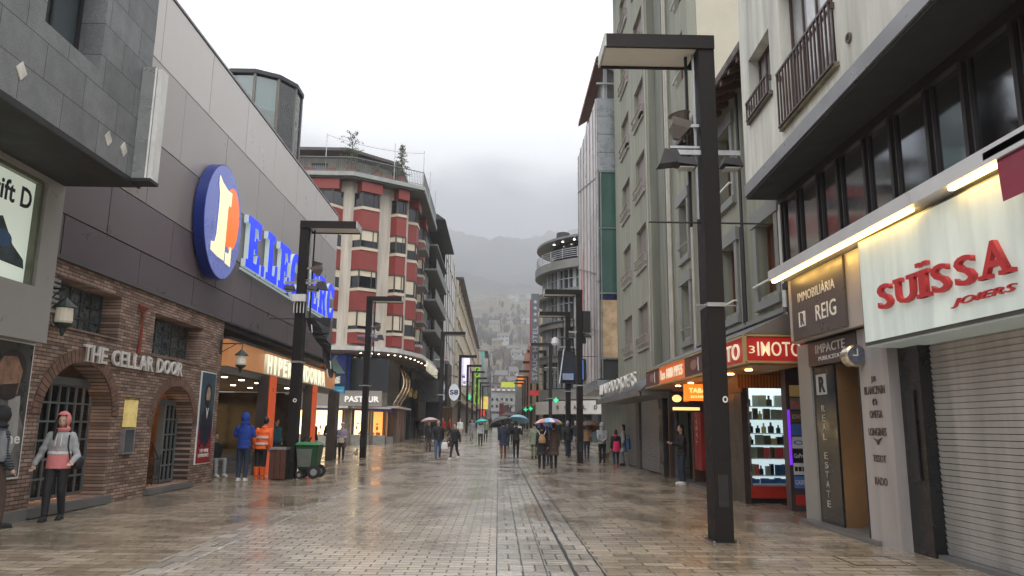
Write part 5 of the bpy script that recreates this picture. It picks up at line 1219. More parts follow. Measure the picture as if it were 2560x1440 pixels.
def jeweller2():
    t=thing('jeweller_shopfront','closed jeweller with two grey roller shutters under a grey canopy','shopfront',(5.8,29,0))
    f=RF(5.7)
    MB().fb(f,-33.5,-25.62,0,3.25,-.3,-.2).build('wall',M('dark stone front',(.09,.085,.08),.4,var=.25),t)
    MB().fb(f,-26.3,-25.64,0,2.7,-.19,.1).build('glossy_pier',M('shop dark glass'),t)
    for a0,a1 in ((-29.9,-26.4),(-33.2,-30.7)):
        b=MB(); z=.05
        while z<2.6:
            b.hexa([f.p(a0,z,-.15),f.p(a1,z,-.15),f.p(a1,z,.0),f.p(a0,z,.0),f.p(a0,z+.08,-.15),f.p(a1,z+.08,-.15),f.p(a1,z+.08,.03),f.p(a0,z+.08,.03)]); z+=.09
        b.build('roller_shutter',M('grey shutter metal',(.33,.33,.33),.42,.4,var=.1),t)
    MB().fb(f,-30.65,-29.95,0,2.7,-.19,.1).build('pier',M('dark stone front'),t)
    MB().box(4.5,5.9,23.6,33.4,2.62,2.72).build('canopy_soffit',M('grey brown soffit',(.15,.14,.13),.5),t)
    MB().hexa([(4.4,23.6,2.725),(5.9,23.6,2.725),(5.9,33.6,2.725),(4.4,33.6,2.725),(5.0,23.6,3.25),(5.9,23.6,3.25),(5.9,33.6,3.25),(5.0,33.6,3.25)]).build('canopy_hood',M('grey canopy',(.09,.095,.1),.45),t)
    MB().box(4.36,4.45,23.6,33.6,2.6,2.8).build('canopy_edge',greyf,t)
    s=thing('canopy_letter_sign','pale upright letters standing along the grey canopy of the closed jeweller','sign',(4.5,28,2.9))
    text_mb('LLAURADO·JOIERS',RF(4.5),-32.8,-24.3,2.82,3.42,.0,.08,bold=.0).build('lettering',M('pale letter',(.65,.64,.6),.4),s)
jeweller2()
def glass_block():
    t=thing('metal_glass_building','narrow grey metal and green glass building with a dark penthouse','building',(5.2,38,0))
    met=M('blue grey metal panel',(.33,.36,.38),.3,.5,var=.06); sk=panel_mat('patterned pale skin','c6bdbc','a59a9a','Y',1.3,6,.4,.2,offset=.0,gap=.03,noise_amt=.25,bump=.3,nscale=2)
    xf=4.6
    MB().box(xf,12,34.02,42,3.75,17.4).build('core',M('dark core'),t)
    f=CF(34.0)
    for i in range(4):
        z=13.7+.93*i; MB().fb(f,xf,5.7,z+.01,z+.92,0,.03).build('metal_panel',met,t)
    for z0,z1 in ((10.9,13.65),(7.75,10.85)): MB().fb(f,xf+.08,5.7,z0+.03,z1,0,.02).build('green_glass',gglass,t)
    MB().fb(f,xf+.08,5.7,7.45,7.75,0,.02).build('blue_band',M('dark blue band',(.015,.02,.08),.3),t)
    MB().fb(f,xf+.08,5.7,4.75,7.43,-.02,.0).build('lit_floor',M('beige lit interior',(.3,.22,.14),.4,emit=(.6,.42,.25),es=.25,var=.6,scale=2),t)
    b=MB()
    for x in (xf,xf+.12,5.66): b.fb(f,x-.02,x+.04,3.8,13.65,.02,.07)
    for z in (13.65,10.87,7.74,4.7): b.fb(f,xf,5.7,z-.03,z+.03,.02,.072)
    b.build('mullion',M('grey mullion',(.25,.27,.27),.35,.5),t)
    s=LF(xf) ; fs=RF(xf)
    MB().fb(fs,-42,-34.0,3.78,17.4,.01,.06).build('patterned_skin',sk,t)
    b=MB()
    for a in (-41.9,-40.6,-39.2,-37.8,-36.4,-35.1,-34.05): b.fb(fs,a-.03,a+.03,3.78,17.4,.06,.1)
    for z0,z1 in ((13.4,15.2),(8.7,10.6),(6.0,7.4)): b.tube(fs.p(-42,z1,.08),fs.p(-34.1,z0,.08),.035,seg=4)
    b.build('skin_mullion',M('grey mullion'),t)
    MB().fb(fs,-38.5,-38.0,14.9,16.3,.061,.08).build('slot_window',dglass,t)
    MB().plate([[(-40.2,6.5),(-39.4,6.4),(-39.3,10.6),(-39.7,11.4),(-40.1,10.4)]],fs,.061,.07).build('pink_print',M('pink print',(.5,.15,.18),.5,var=.5,scale=2),t)
    MB().box(xf-.1,5.7,34.0,42,3.3,3.74).build('base_box',met,t)
    MB().box(xf+.4,5.7,34.3,42,17.405,19.3).build('penthouse',M('penthouse dark glass',(.12,.12,.12),.2),t)
    b=MB(); 
    for x in (xf+.4,5.1,5.6): b.box(x-.04,x+.04,34.22,34.29,17.4,19.3)
    b.tube((xf,34.2,19.4),(5.6,34.1,18.9),.06); b.box(xf,5.7,34.05,34.12,18.2,18.28); b.build('penthouse_frame',steel,t)
    MB().hexa([(4.55,33.8,19.3),(7,33.8,20.9),(7,42,20.9),(4.55,42,19.3),(4.55,33.8,19.5),(7,33.8,21.1),(7,42,21.1),(4.55,42,19.5)]).build('roof',M('rust brown soffit',(.16,.06,.04),.7),t)
    MB().box(5.75,14,33.35,42,0,17).build('rear_mass',grn2,t)
    u=thing('street_screen','bright blue video screen on the corner of the metal and glass building','screen',(4.4,39,4))
    MB().fb(RF(4.5),-41.0,-38.6,4.0,5.1,0,.12).build('case',darkm,u); MB().fb(RF(4.5),-40.9,-38.7,4.05,5.05,.121,.13).build('lit_picture',M('blue lit picture',(.1,.3,.8),.4,emit=(.1,.35,1),es=1.2,var=.4,scale=2),u)
glass_block()
def curved():
    t=thing('curved_building','curved grey building with banded balconies and ribbon windows past the side street','building',(8,68,0))
    cx,cy,r=10.75,68.5,7.1
    stone=M('grey banded stone',(.2,.2,.19),.5,var=.2,scale=.8)
    def arc(rr,n=40,t0=rad(100),t1=rad(285)): return [(cx+rr*math.cos(t0+(t1-t0)*i/n),cy+rr*math.sin(t0+(t1-t0)*i/n)) for i in range(n+1)]
    z0=gz(60)
    MB().prism(arc(r-.5),z0-1,16.2).build('glass_drum',M('teal dark glass',(.02,.035,.04),.06,spec=1,var=.4,scale=.3),t)
    b=MB()
    for z,h in ((3.9,.9),(7.1,.55),(10.1,.5),(12.9,.45),(15.2,.75)):
        b.prism(arc(r+ (.35 if z>12 else 0)),z,z+h)
    b.build('stone_band',stone,t)
    b=MB()
    for z,h in ((7.1,.55),(10.1,.5),(12.9,.45)): b.prism(arc(r+.15),z+h+.003,z+h+.1)
    b.build('band_cap',M('grey mullion'),t)
    b=MB()
    for i in range(34):
        a=rad(100)+rad(185)*i/34; x,y=cx+(r-.42)*math.cos(a),cy+(r-.42)*math.sin(a)
        w=.1 if i%3 else .35
        d=Vector((-math.sin(a),math.cos(a),0))*w/2; nn=Vector((math.cos(a),math.sin(a),0))*.1; p=Vector((x,y,0))
        q=[p-d-nn,p+d-nn,p+d+nn,p-d+nn]; b.prism([(v.x,v.y) for v in q],4.9,15.2)
    b.build('mullions',M('silver mullion',(.4,.41,.42),.4,.4),t)
    b=MB()
    for z in (6.2,9.3,12.2,14.4):
        P=arc(r-.36,30)
        for i in range(30): b.tube((*P[i],z),(*P[i+1],z),.05,seg=4)
    b.build('transoms',M('silver mullion'),t)
    b=MB(); P=arc(r+.2,30)
    for k in range(5):
        for i in range(30): b.tube((*P[i],16.2+.18*k),(*P[i+1],16.2+.18*k),.025,seg=4)
    for i in range(0,31,2): b.tube((*P[i],16.1),(*P[i],17.0),.03,seg=4)
    b.build('roof_railing',M('silver mullion'),t)
    MB().prism(arc(r-1.2),16.2,17.9).build('top_storey',dglass,t)
    MB().prism(arc(r+.2),17.9,18.1).build('roof',M('roof disc',(.16,.165,.17),.4),t)
    MB().lathe((cx-5,cy-2,18.15),[(.4,0),(.4,.3),(.65,.4),(.6,1.0),(.3,1.1)],14).build('roof_vent',darkm,t)
    for i in range(7):
        a=rad(205+12*i); MB().lathe((cx+(r-.6)*math.cos(a),cy+(r-.6)*math.sin(a),17.85),[(.08,0),(.08,.04)],10).build('downlight',lampw,t)
    MB().prism(arc(r+.25),z0+2.3,z0+3.4).build('name_fascia',M('white stone fascia',(.55,.54,.52),.5,var=.1),t)
    MB().prism(arc(r-.9),z0-1,z0+2.28).build('lit_shop',M('soft lit shop',(.4,.36,.25),.4,emit=(.9,.75,.4),es=.5,var=.8,scale=1.6),t)
    b=MB()
    for i in range(16): a=rad(105+12*i); b.box(cx+(r-.5)*math.cos(a)-.07,cx+(r-.5)*math.cos(a)+.07,cy+(r-.5)*math.sin(a)-.07,cy+(r-.5)*math.sin(a)+.07,z0-1,z0+2.4)
    b.build('shop_post',darkm,t)
    MB().box(10.3,22,61,90,0,15).build('rear_mass',stone,t)
    s=thing('fascia_lettering','dark raised letters around the curved white fascia','sign',(5,63,3))
    for i,c in enumerate('ESCALDES'):
        a=rad(212+7.2*i); n=Vector((math.cos(a),math.sin(a),0)); u=Vector((-math.sin(a),math.cos(a),0)); o=Vector((cx,cy,0))+n*(r+.27)
        text_mb(c,Fr(o,u,n),-.13,.13,z0+2.7,z0+3.0,.0,.04).build('letter',darkm,s)
curved()
def hotel_sign():
    t=thing('vertical_hotel_sign','tall grey vertical hotel blade sign with four stars','sign',(3.0,61,5))
    c=CF(61); x0,x1=2.62,3.28
    MB().fb(c,x0,x1,5.1,12.5,-.5,0).build('panel',M('slate grey sign',(.1,.11,.125),.4,var=.1),t)
    MB().fb(c,x0-.1,x0-.003,5.1,12.0,-.4,.0).build('red_edge',M('dull red edge',(.25,.05,.06),.5),t)
    lt=M('silver letter',(.45,.46,.48),.35,.3)
    mb=text_mb('STAUC HOTEL',Fr((0,0,0),(1,0,0),(0,-1,0)),0,4.4,0,.4,0,.03,bold=.0)
    for v in mb.bm.verts: a,b,cc=v.co.x,v.co.z,-v.co.y; v.co=c.p(x1-.13-b,5.35+a,.005+cc)
    mb.build('lettering',lt,t)
    for k in range(4):
        z=10.25+.52*k; MB().plate([[( (x0+x1)/2+(.19 if i%2==0 else .08)*math.sin(i*math.pi/5),z+(.19 if i%2==0 else .08)*math.cos(i*math.pi/5)) for i in range(10)]],c,.003,.02).build('star',lt,t)
    MB().fb(c,2.5,3.28,4.1,4.5,-.2,0).build('red_foot_sign',M('red sign face',(.35,.02,.03),.4,emit=(.5,.02,.03),es=.2),t)
hotel_sign()
plain_block('ochre_building','narrow ochre building with pale window frames beyond the hotel sign',RF(5.2),-128,-92,16.5,8,M('ochre render',(.4,.33,.18),.7,var=.2),4,9,(1.2,1.7),roof=None,base=gz(110),sh=.2)
plain_block('brick_orange_building','orange brick fronted building far down the right side',RF(5.6),-165,-130,17,8,M('orange brick far',(.4,.18,.1),.7,var=.2),4,8,(1.3,1.6),base=gz(145))
plain_block('grey_brown_building','grey brown building at the far right end of the street',RF(6.6),-300,-167,19,8,M('grey brown render',(.27,.24,.21),.7,var=.2),4,18,(1.4,1.6),base=gz(220))
plain_block('rear_right_building','grey building behind the curved one along the right pavement',RF(7.6),-91,-77,13,8,gy,3,4,(1.5,1.5),base=gz(84))

# ---------------------------------------------------------------- lamp posts
def floodlight(t,p,ax,tilt=.4,s=1.):
    """square flood head on a bracket"""
    x,y,z=p; b=MB(); b.hexa([(x-.16*s,y-.14*s,z-.02),(x+.16*s,y-.14*s,z-.06),(x+.16*s,y+.14*s,z-.06),(x-.16*s,y+.14*s,z-.02),(x-.12*s,y-.1*s,z+.1),(x+.12*s,y-.1*s,z+.08),(x+.12*s,y+.1*s,z+.08),(x-.12*s,y+.1*s,z+.1)])
    o=b.build('floodlight',darkm,t); MB().box(x-.12*s,x+.12*s,y-.1*s,y+.1*s,z-.085,z-.065).build('lens',M('flood lens',(.4,.4,.38),.2),o); return o
def lamp(label,x,y,sgn,extras=0,H=7.85):
    """sgn +1: arm reaches +x"""
    z=gz(y)-.01; t=thing('street_lamp',label,'street lamp',(0,0,0),'angular street lamps lining the street')
    a=.13; 
    MB().box(-a,a,-.22,.22,0,H).build('post',black,t,bevel=.008)
    MB().box(-.2,.2,-.28,.28,-.02,.012).build('base_plate',darkm,t)
    x1=sgn*1.62; lo,hi=min(-sgn*a,x1),max(-sgn*a,x1)
    hd=MB(); hd.box(lo,hi,-.22,.5,H+.003,H+.03); hd.box(lo,hi,-.25,-.2,H-.2,H+.028); hd.box(lo,hi,.47,.52,H-.2,H+.028); 
    hd.build('arm',black,t)
    MB().box(min(sgn*a,x1)+.01,max(sgn*a,x1)-.01,-.195,.465,H-.17,H-.01).build('diffuser',M('pale diffuser',(.62,.6,.54),.5,var=.06),t)
    MB().box(*(sorted((x1,x1+sgn*.03))),-.25,.52,H-.19,H+.028).build('end_cap',M('grey end cap',(.45,.45,.43),.4),t)
    MB().box(-.07,.07,-.226,-.221,.5,.95).build('access_door',M('access door black',(.02,.018,.018),.45),t)
    for bx,by in ((-.17,-.25),(.17,-.25),(-.17,.25),(.17,.25)): MB().lathe((bx,by,.012),[(.018,0),(.018,.02)],6).build('bolt',steel,t)
    # slim light lines beside the post
    s=MB(); s.box(*(sorted((sgn*(a+.03),sgn*(a+.06)))),-.05,.0,H-3.0,H-.21); s.build('steel_rod',steel,t)
    s=MB(); s.box(*(sorted((sgn*(a+.12),sgn*(a+.16)))),.02,.08,H-3.1,H-.21); s.build('rod',black,t)
    # cross bar for banners and strap
    s=MB(); s.tube((-.95,0,H-3.05),(.95,0,H-3.05),.014,seg=6); s.build('banner_bar',darkm,t)
    s=MB()
    for (p,q,r_,w_) in ((-a-.012,-a,-.23,.23),(a,a+.012,-.23,.23)): s.box(p,q,r_,w_,H-4.42,H-4.36)
    s.box(-a-.012,a+.012,-.245,-.225,H-4.42,H-4.36); s.tube((-.3,-.2,H-4.4),(.3,-.2,H-4.4),.012,seg=6); s.build('strap',steel,t)
    if extras>=1:
        floodlight(t,(-.36,-.1,H-2.12),0); floodlight(t,(.36,-.1,H-2.12),0)
        MB().box(-.5,.5,-.16,-.12,H-1.98,H-1.9).build('light_bracket',steel,t)
    if extras>=2:
        k=sgn
        b=MB(); b.lathe((k*.42,-.1,H-1.42),[(.23,0),(.2,.12),(.12,.22),(.06,.3)],4,axis=(k*.3,0,-1)); b.build('loudspeaker',M('brown grey horn',(.12,.1,.09),.5),t)
        b=MB(); b.lathe((k*.4,-.1,H-1.5),[(.05,0),(.16,.2),(.18,.22)],12,axis=(k*.2,0,1)); b.build('loudspeaker',M('brown grey horn'),t)
        b=MB(); b.box(*(sorted((k*a,k*.42))),-.12,-.08,H-1.5,H-1.45); b.box(*(sorted((k*a,k*.6))),-.12,-.08,H-1.86,H-1.82); b.build('speaker_bracket',steel,t)
        b=MB(); b.hexa([(k*.42,-.2,H-2.1),(k*.8,-.2,H-2.15),(k*.8,.1,H-2.15),(k*.42,.1,H-2.1),(k*.5,-.16,H-1.9),(k*.7,-.16,H-1.88),(k*.7,.06,H-1.88),(k*.5,.06,H-1.9)]); b.build('spotlight',darkm,t)
    if extras>=3:
        MB().box(-.2,.2,-.36,-.23,H-2.55,H-2.33).build('junction_box',M('white plastic',(.6,.6,.58),.5),t)
        b=MB()
        for q in (-.15,-.05,.05,.15): b.tube((q,-.28,H-2.55),(q,-.28,H-2.9),.018,seg=6)
        b.build('aerials',M('white plastic'),t)
    if extras==4: pass
    t.location=(x,y,z); return t
L1=lamp('angular black lamp post beside the green wheeled bin on the left pavement',-6.15,22.9,1,3)
lamp('angular black lamp post before the lit corner shop, second on the left',-6.5,36.9,1,2)
lamp('angular black lamp post beside the big blank dark sign box, third on the left',-4.0,52.5,1,1)
for i,(x,y,w) in enumerate(((-3.8,73.5,'fourth'),(-3.65,88,'fifth'),(-3.5,101,'sixth'),(-3.4,119,'seventh'),(-3.3,137,'eighth'),(-3.25,155,'ninth'))):
    lamp('angular black lamp post, %s from the front on the left side'%w,x,y,1,1 if i<2 else 0)
lamp('nearest tall angular lamp post, on the right pavement by the souvenir shop',3.28,11.3,-1,2)
R2=lamp('angular black lamp post second from the front on the right, beside the patterned umbrella',3.7,34.2,-1,1)
for i,(x,y,w) in enumerate(((3.85,41.5,'third'),(4.15,60,'fourth'),(4.15,67,'fifth'),(4.2,81,'sixth'),(4.25,98,'seventh'),(4.35,113,'eighth'),(4.4,125,'ninth'),(4.45,137,'tenth'))):
    lamp('angular black lamp post, %s from the front on the right side'%w,x,y,-1,1 if i<3 else 0)
def sticker():
    f=CF(11.07)
    t=thing('lamp_sticker','small round pale sticker stuck on the nearest lamp post','sticker',(3.37,11.0,2.1))
    MB().plate([ellp(3.355,2.03,.04,.05,16)],f,.0,.004).build('disc',white,t); MB().plate([ellp(3.355,2.03,.022,.028,14)],f,.0045,.006).build('mark',darkm,t)
    f=CF(22.67); t=thing('lamp_sticker','small round white sticker on the lamp post by the wheeled bin','sticker',(-6.15,22.6,2.3)); MB().plate([ellp(-6.1,2.3,.06,.06,16)],f,.0,.004).build('disc',white,t); MB().plate([ellp(-6.1,2.3,.03,.03,14)],f,.0045,.006).build('mark',darkm,t)
sticker()
def flag():
    b=MB(); P=[(-5.95,4.8),(-5.2,4.83),(-5.2,4.35),(-5.26,4.15),(-5.1,3.95),(-5.14,3.6),(-5.02,3.2),(-5.04,2.98),(-5.12,3.0),(-5.26,3.35),(-5.38,3.65),(-5.4,3.9),(-5.6,4.1),(-5.72,4.3),(-5.84,4.45)]
    b.plate([P],CF(22.75),.0,.012); t=thing('torn_banner','torn black banner hanging from the bar of the lamp by the wheeled bin','banner',(-5.5,22.75,4))
    bmesh.ops.subdivide_edges(b.bm,edges=b.bm.edges[:],cuts=2)
    for v in b.bm.verts: v.co.y+=.06*math.sin(v.co.x*9+v.co.z*5)
    b.build('cloth',M('black cloth',(.015,.015,.018),.7),t)
    m=MB(); 
    for (x,z) in ((-5.75,4.6),(-5.12,3.5),(-5.2,3.25)): m.plate([[(x,z),(x+.03,z-.01),(x+.06,z-.25),(x+.04,z-.26)]],CF(22.66),0,.006)
    m.build('white_marks',white,t)
    t=thing('tilted_black_panel','tilted black sign panel on the third right lamp post','sign',(3.6,41,4.5))
    MB().hexa([(3.35,41.1,4.0),(4.35,41.1,3.9),(4.35,41.3,3.9),(3.35,41.3,4.0),(3.25,41.1,5.75),(4.25,41.1,5.7),(4.25,41.3,5.7),(3.25,41.3,5.75)]).build('panel',M('black soffit'),t)
    MB().hexa([(3.3,41.0,3.95),(3.36,41.0,3.95),(3.36,41.09,3.95),(3.3,41.09,3.95),(3.55,41.0,5.85),(3.6,41.0,5.85),(3.6,41.09,5.85),(3.55,41.09,5.85)]).build('white_rod',white,t)
    MB().box(3.5,4.1,40.95,41.08,4.15,4.5).build('cable_box',steel,t)
    t=thing('globe_camera','white dome camera hung from an arm left of the third right lamp','camera',(3.0,41,6.2))
    MB().lathe((3.1,41.0,6.15),[(.02,.35),(.2,.25),(.22,0),(.14,-.1),(.01,-.14)],14).build('dome',M('white plastic'),t); MB().tube((3.1,41,6.45),(3.85,41,6.45),.03).build('arm',darkm,t)
    t=thing('speaker_box','black square speaker on the back of the second right lamp post','speaker',(3.95,34.2,6))
    MB().box(3.84,4.2,34.0,34.4,5.9,6.9).build('cabinet',M('black soffit'),t,bevel=.02); MB().box(3.84,4.0,34.1,34.2,5.4,5.9).build('bracket',darkm,t)
flag()

# ---------------------------------------------------------------- people
SKIN=M('skin',(.5,.32,.24),.5,var=.06)
def cloth(name,c,rough=.75): return M('cloth '+name,c,rough,var=.14,scale=9,bump=.25,bscale=30)
C={'black':cloth('black',(.014,.014,.017)),'navy':cloth('navy',(.018,.028,.055)),'jeans':cloth('jeans',(.05,.085,.16)),'darkjeans':cloth('dark jeans',(.02,.032,.06)),
'blue':quilt(cloth('bright blue',(.015,.06,.38)),60),'orange':cloth('hi vis orange',(.85,.13,.02),.6),'grey':cloth('grey',(.2,.21,.22)),'lgrey':cloth('light grey',(.34,.35,.36)),'pink':cloth('pink',(.62,.2,.2)),
'hotpink':cloth('hot pink',(.7,.02,.12)),'white':cloth('white',(.65,.65,.63)),'brown':cloth('brown',(.07,.045,.035)),'tan':cloth('tan',(.32,.2,.1)),'olive':cloth('olive green',(.13,.16,.09)),'sage':cloth('sage',(.24,.28,.2)),
'teal':cloth('teal',(.03,.13,.18)),'purpleg':cloth('mauve grey',(.25,.22,.28)),'red':cloth('red',(.4,.02,.02)),'beige':cloth('beige',(.42,.34,.26)),'rust':cloth('rust trousers',(.16,.07,.03)),'slate':quilt(cloth('slate',(.06,.075,.09)),50),'midblue':cloth('mid blue',(.04,.12,.28))}
HAIR={'black':M('black hair',(.01,.008,.007),.45,var=.3,scale=20),'brown':M('brown hair',(.05,.025,.014),.5,var=.3,scale=20),'grey':M('grey hair',(.28,.28,.28),.6,var=.3,scale=20)}
def remesh(mb,vox,sm=2):
    bmesh.ops.recalc_face_normals(mb.bm,faces=mb.bm.faces[:])
    me=bpy.data.meshes.new('shape'); mb.bm.to_mesh(me); mb.bm.free()
    ob=bpy.data.objects.new('shape',me); TMP.objects.link(ob)
    r=ob.modifiers.new('r','REMESH'); r.mode='VOXEL'; r.voxel_size=vox; r.use_smooth_shade=True
    s=ob.modifiers.new('s','SMOOTH'); s.factor=.5; s.iterations=sm
    bpy.context.view_layer.update()
    out=bpy.data.meshes.new_from_object(ob.evaluated_get(bpy.context.evaluated_depsgraph_get()))
    bpy.data.objects.remove(ob); bpy.data.meshes.remove(me)
    return out
def put(me,name,mat,parent):
    me.name=name; me.materials.clear(); me.materials.append(mat)
    for p in me.polygons: p.use_smooth=True
    o=bpy.data.objects.new(name,me); COL.objects.link(o); o.parent=parent; return o
def limb(mb,pts,rs,seg=10):
    for i in range(len(pts)-1): mb.tube(pts[i],pts[i+1],rs[i],rs[i+1],seg)
    for p,r in zip(pts,rs): mb.ell(p,r,r,r,8,6)
def person(label,loc,face,h=1.7,top='black',bot='black',shoe='black',hair='black',long_hair=False,coat=0.,hood=None,pose='walk',step=.3,lh=None,rh=None,vox=.016,skirt=None,female=False,lean=0.,bag=None,scarf=None,cap=None,near=False,seat=False,sleeve=None,hemcol=None,group='people walking on the wet street'):
    """faces -Y at face=0 (towards the camera); face=pi looks away. lh/rh: hand targets (x,y,z)"""
    t=thing('person',label,'person',(0,0,0),group); k=h/1.72
    W=.19 if female else .215
    hipz=.92; shz=1.43; hx=.09
    lx=lean
    def up(x,y,z): return Vector((x+lx*max(0,z-.9),y,z))
    s=step if pose=='walk' else .0
    if seat: 
        hipz=.45; off=-.47
    else: off=0
    shz+=off; neck=shz+.06; hc=up(0,-.015,shz+.235)
    legs=[]
    for sd,st in ((-1,1),(1,-1)):
        hip=Vector((sd*hx,0,hipz)); 
        if seat: knee=Vector((sd*.14,-.42,.5)); ank=Vector((sd*.13,-.45,.09))
        else:
            fy=-st*s; knee=Vector((sd*hx*1.05,fy*.45-.05-(.04 if st<0 and s else 0),.5)); ank=Vector((sd*hx,fy,.085+(.07 if (st<0 and s>.15) else 0)))
        legs.append((hip,knee,ank))
    arms=[]
    for sd,tg in ((-1,rh),(1,lh)):
        sh=up(sd*W*.86,0,shz-.02)
        if tg is None:
            sw=sd*s*.75; el=up(sd*(W+.015),.03+sw*.35,shz-.3); wr=up(sd*(W+.02),-.05+sw,shz-.54)
        else:
            wr=Vector(tg); m=(sh+wr)/2; d=(wr-sh).length; bend=math.sqrt(max(0,.28**2-(d/2)**2)); el=m+Vector((sd*.45,.45,-.8)).normalized()*bend
        arms.append((sh,el,wr))
    # --- body: one continuous surface
    b=MB()
    b.loft([((0,0,hipz-.06),.12,.09),((0,0,hipz+.04),.155,.11),(up(0,0,hipz+.18),.13,.095),(up(0,0,shz-.22),.155,.11),(up(0,0,shz-.06),.17,.1),(up(0,0,shz+.02),.09,.07)])
    limb(b,[up(0,0,shz),up(0,-.01,shz+.15)],[.056,.05])
    b.ell(hc,.076,.095,.118,14,12)
    b.ell(hc+Vector((0,-.055,-.045)),.052,.045,.06,10,8); b.ell(hc+Vector((0,-.098,-.02)),.013,.02,.024,8,6)
    for sd in (-1,1): b.ell(hc+Vector((sd*.077,.005,-.015)),.011,.02,.03,8,6)
    for hip,knee,ank in legs:
        limb(b,[hip,knee,ank],[.085,.055,.038]); b.ell(ank+Vector((0,-.06,-.045)),.036,.11,.032,10,6)
    for sh,el,wr in arms:
        limb(b,[sh,el,wr],[.052,.038,.027])
        d=(wr-el).normalized(); c=wr+d*.055; sx=d.cross(Vector((0,1,0)));  sx=sx.normalized() if sx.length>.2 else Vector((1,0,0)); 
        b.tube(wr,c+d*.025,.026,.034,8)
        for q,(o_,ln) in enumerate(((-.027,.062),(-.009,.075),(.009,.07),(.027,.055))):
            p0=c+sx*o_+d*.02; p1=p0+d*ln*.55; p2=p1+(d*.7+Vector((0,-.5,0))).normalized()*ln*.45; b.tube(p0,p1,.0095,.0085,6); b.tube(p1,p2,.0085,.007,6)
        b.tube(c-d*.03+sx*.02,c+d*.01+sx*.05,.012,.009,6); b.tube(c+d*.01+sx*.05,c+d*.035+sx*.048,.009,.008,6)
    put(remesh(b,vox if not near else .0085,1),'body',SKIN,t)
    # --- trousers / tights
    b=MB(); fat=1.0
    for hip,knee,ank in legs: limb(b,[hip,knee,ank+Vector((0,0,.02))],[.102,.07,.055])
    b.loft([((0,0,hipz-.1),.15,.105),((0,0,hipz+.0),.172,.125),(up(0,0,hipz+.12),.155,.115)])
    put(remesh(b,vox,2),'trousers',C[bot],t)
    # --- shoes
    for hip,knee,ank in legs:
        b=MB(); b.ell(ank+Vector((0,-.065,-.045)),.05,.135,.042,12,8); b.ell(ank+Vector((0,.0,-.01)),.05,.055,.06,10,6); b.box(ank.x-.045,ank.x+.045,ank.y-.19,ank.y+.055,ank.z-.085,ank.z-.06)
        put(remesh(b,.012,1),'shoe',C[shoe],t)
    # --- upper garment
    b=MB(); hem=hipz-.06-coat
    secs=[((0,0,hem),.19+coat*.14,.15+coat*.1)]
    if coat>.15: secs.append(((0,0,hem+coat*.5),.185+coat*.05,.14))
    secs+=[((0,0,hipz+.03),.185,.14),(up(0,0,hipz+.2),.172,.132),(up(0,0,shz-.2),.192,.14),(up(0,0,shz-.06),W*.98,.125),(up(0,0,shz+.02),.13,.1),(up(0,0,shz+.06),.075,.07)]
    b.loft(secs,18)
    rs=[.07,.056,.046]
    for sh,el,wr in arms: limb(b,[sh,el,wr],rs,12)
    b.ell(up(0,.03,shz+.06),.095,.085,.045,12,6)
    me=remesh(b,vox,2)
    # soft folds
    for v,nn in zip(me.vertices,[v.normal.copy() for v in me.vertices]):
        v.co+=nn*noise.noise(Vector((v.co.x*7+loc[0]*3,v.co.y*7,v.co.z*13)))*.014
    put(me,'jacket',C[top],t)
    if hemcol:
        b=MB(); b.loft([((0,0,hem-.004),.196,.156),((0,0,hipz+.05),.193,.148),(up(0,0,hipz+.17),.186,.143)],18); put(remesh(b,vox,2),'jacket_lower',C[hemcol],t)
        b=MB(); b.loft([(up(0,0,hipz+.172),.19,.147),(up(0,0,hipz+.225),.19,.147)],18); put(remesh(b,.012,1),'jacket_stripe',C['white'],t)
    if skirt:
        b=MB(); b.loft([((0,0,hipz-.32),.25,.19),((0,0,hipz-.1),.2,.16),((0,0,hipz+.05),.16,.13)],18); put(remesh(b,vox,1),'skirt',C[skirt],t)
    # --- hair / hood / cap
    if hood:
        b=MB(); b.ell(hc+Vector((0,.012,.016)),.118,.135,.155,16,12); b.ell(hc+Vector((0,.02,-.14)),.125,.11,.075,12,8)
        me=remesh(b,.012,2); bm=bmesh.new(); bm.from_mesh(me)
        dele=[v for v in bm.verts if v.co.y<hc.y-.05 and abs(v.co.x-hc.x)<.07 and hc.z-.12<v.co.z<hc.z+.095]; bmesh.ops.delete(bm,geom=dele,context='VERTS'); bm.to_mesh(me); bm.free(); put(me,'hood',C[hood],t)
    if not hood or long_hair or True:
        b=MB(); q=.9 if hood else 1.; b.ell(hc+Vector((0,.022,.022)),.088*q,.1*q,.118*q,14,10)
        if long_hair:
            b.loft([(hc+Vector((0,.05,-.3)),.07,.035),(hc+Vector((0,.055,-.12)),.088,.05),(hc+Vector((0,.04,0)),.085,.07)],12)
        if hood and long_hair:
            for sd in (-1,): limb(b,[hc+Vector((sd*.07,-.06,.03)),hc+Vector((sd*.08,-.075,-.1)),hc+Vector((sd*.09,-.1,-.2 if sd>0 else -.32))],[.03,.042,.02],8)
        me=remesh(b,.012,1); bm=bmesh.new(); bm.from_mesh(me)
        dele=[v for v in bm.verts if v.co.y<hc.y-.058 and v.co.z<hc.z+.07 and abs(v.co.x-hc.x)<.062 and v.co.z>hc.z-.13]; bmesh.ops.delete(bm,geom=dele,context='VERTS'); bm.to_mesh(me); bm.free(); put(me,'hair',HAIR[hair],t)
    if cap:
        b=MB(); b.ell(hc+Vector((0,.005,.075)),.1,.11,.075,14,8); b.ell(hc+Vector((0,-.02,.05)),.115,.13,.012,14,6); put(remesh(b,.01,1),'cap',C[cap],t)
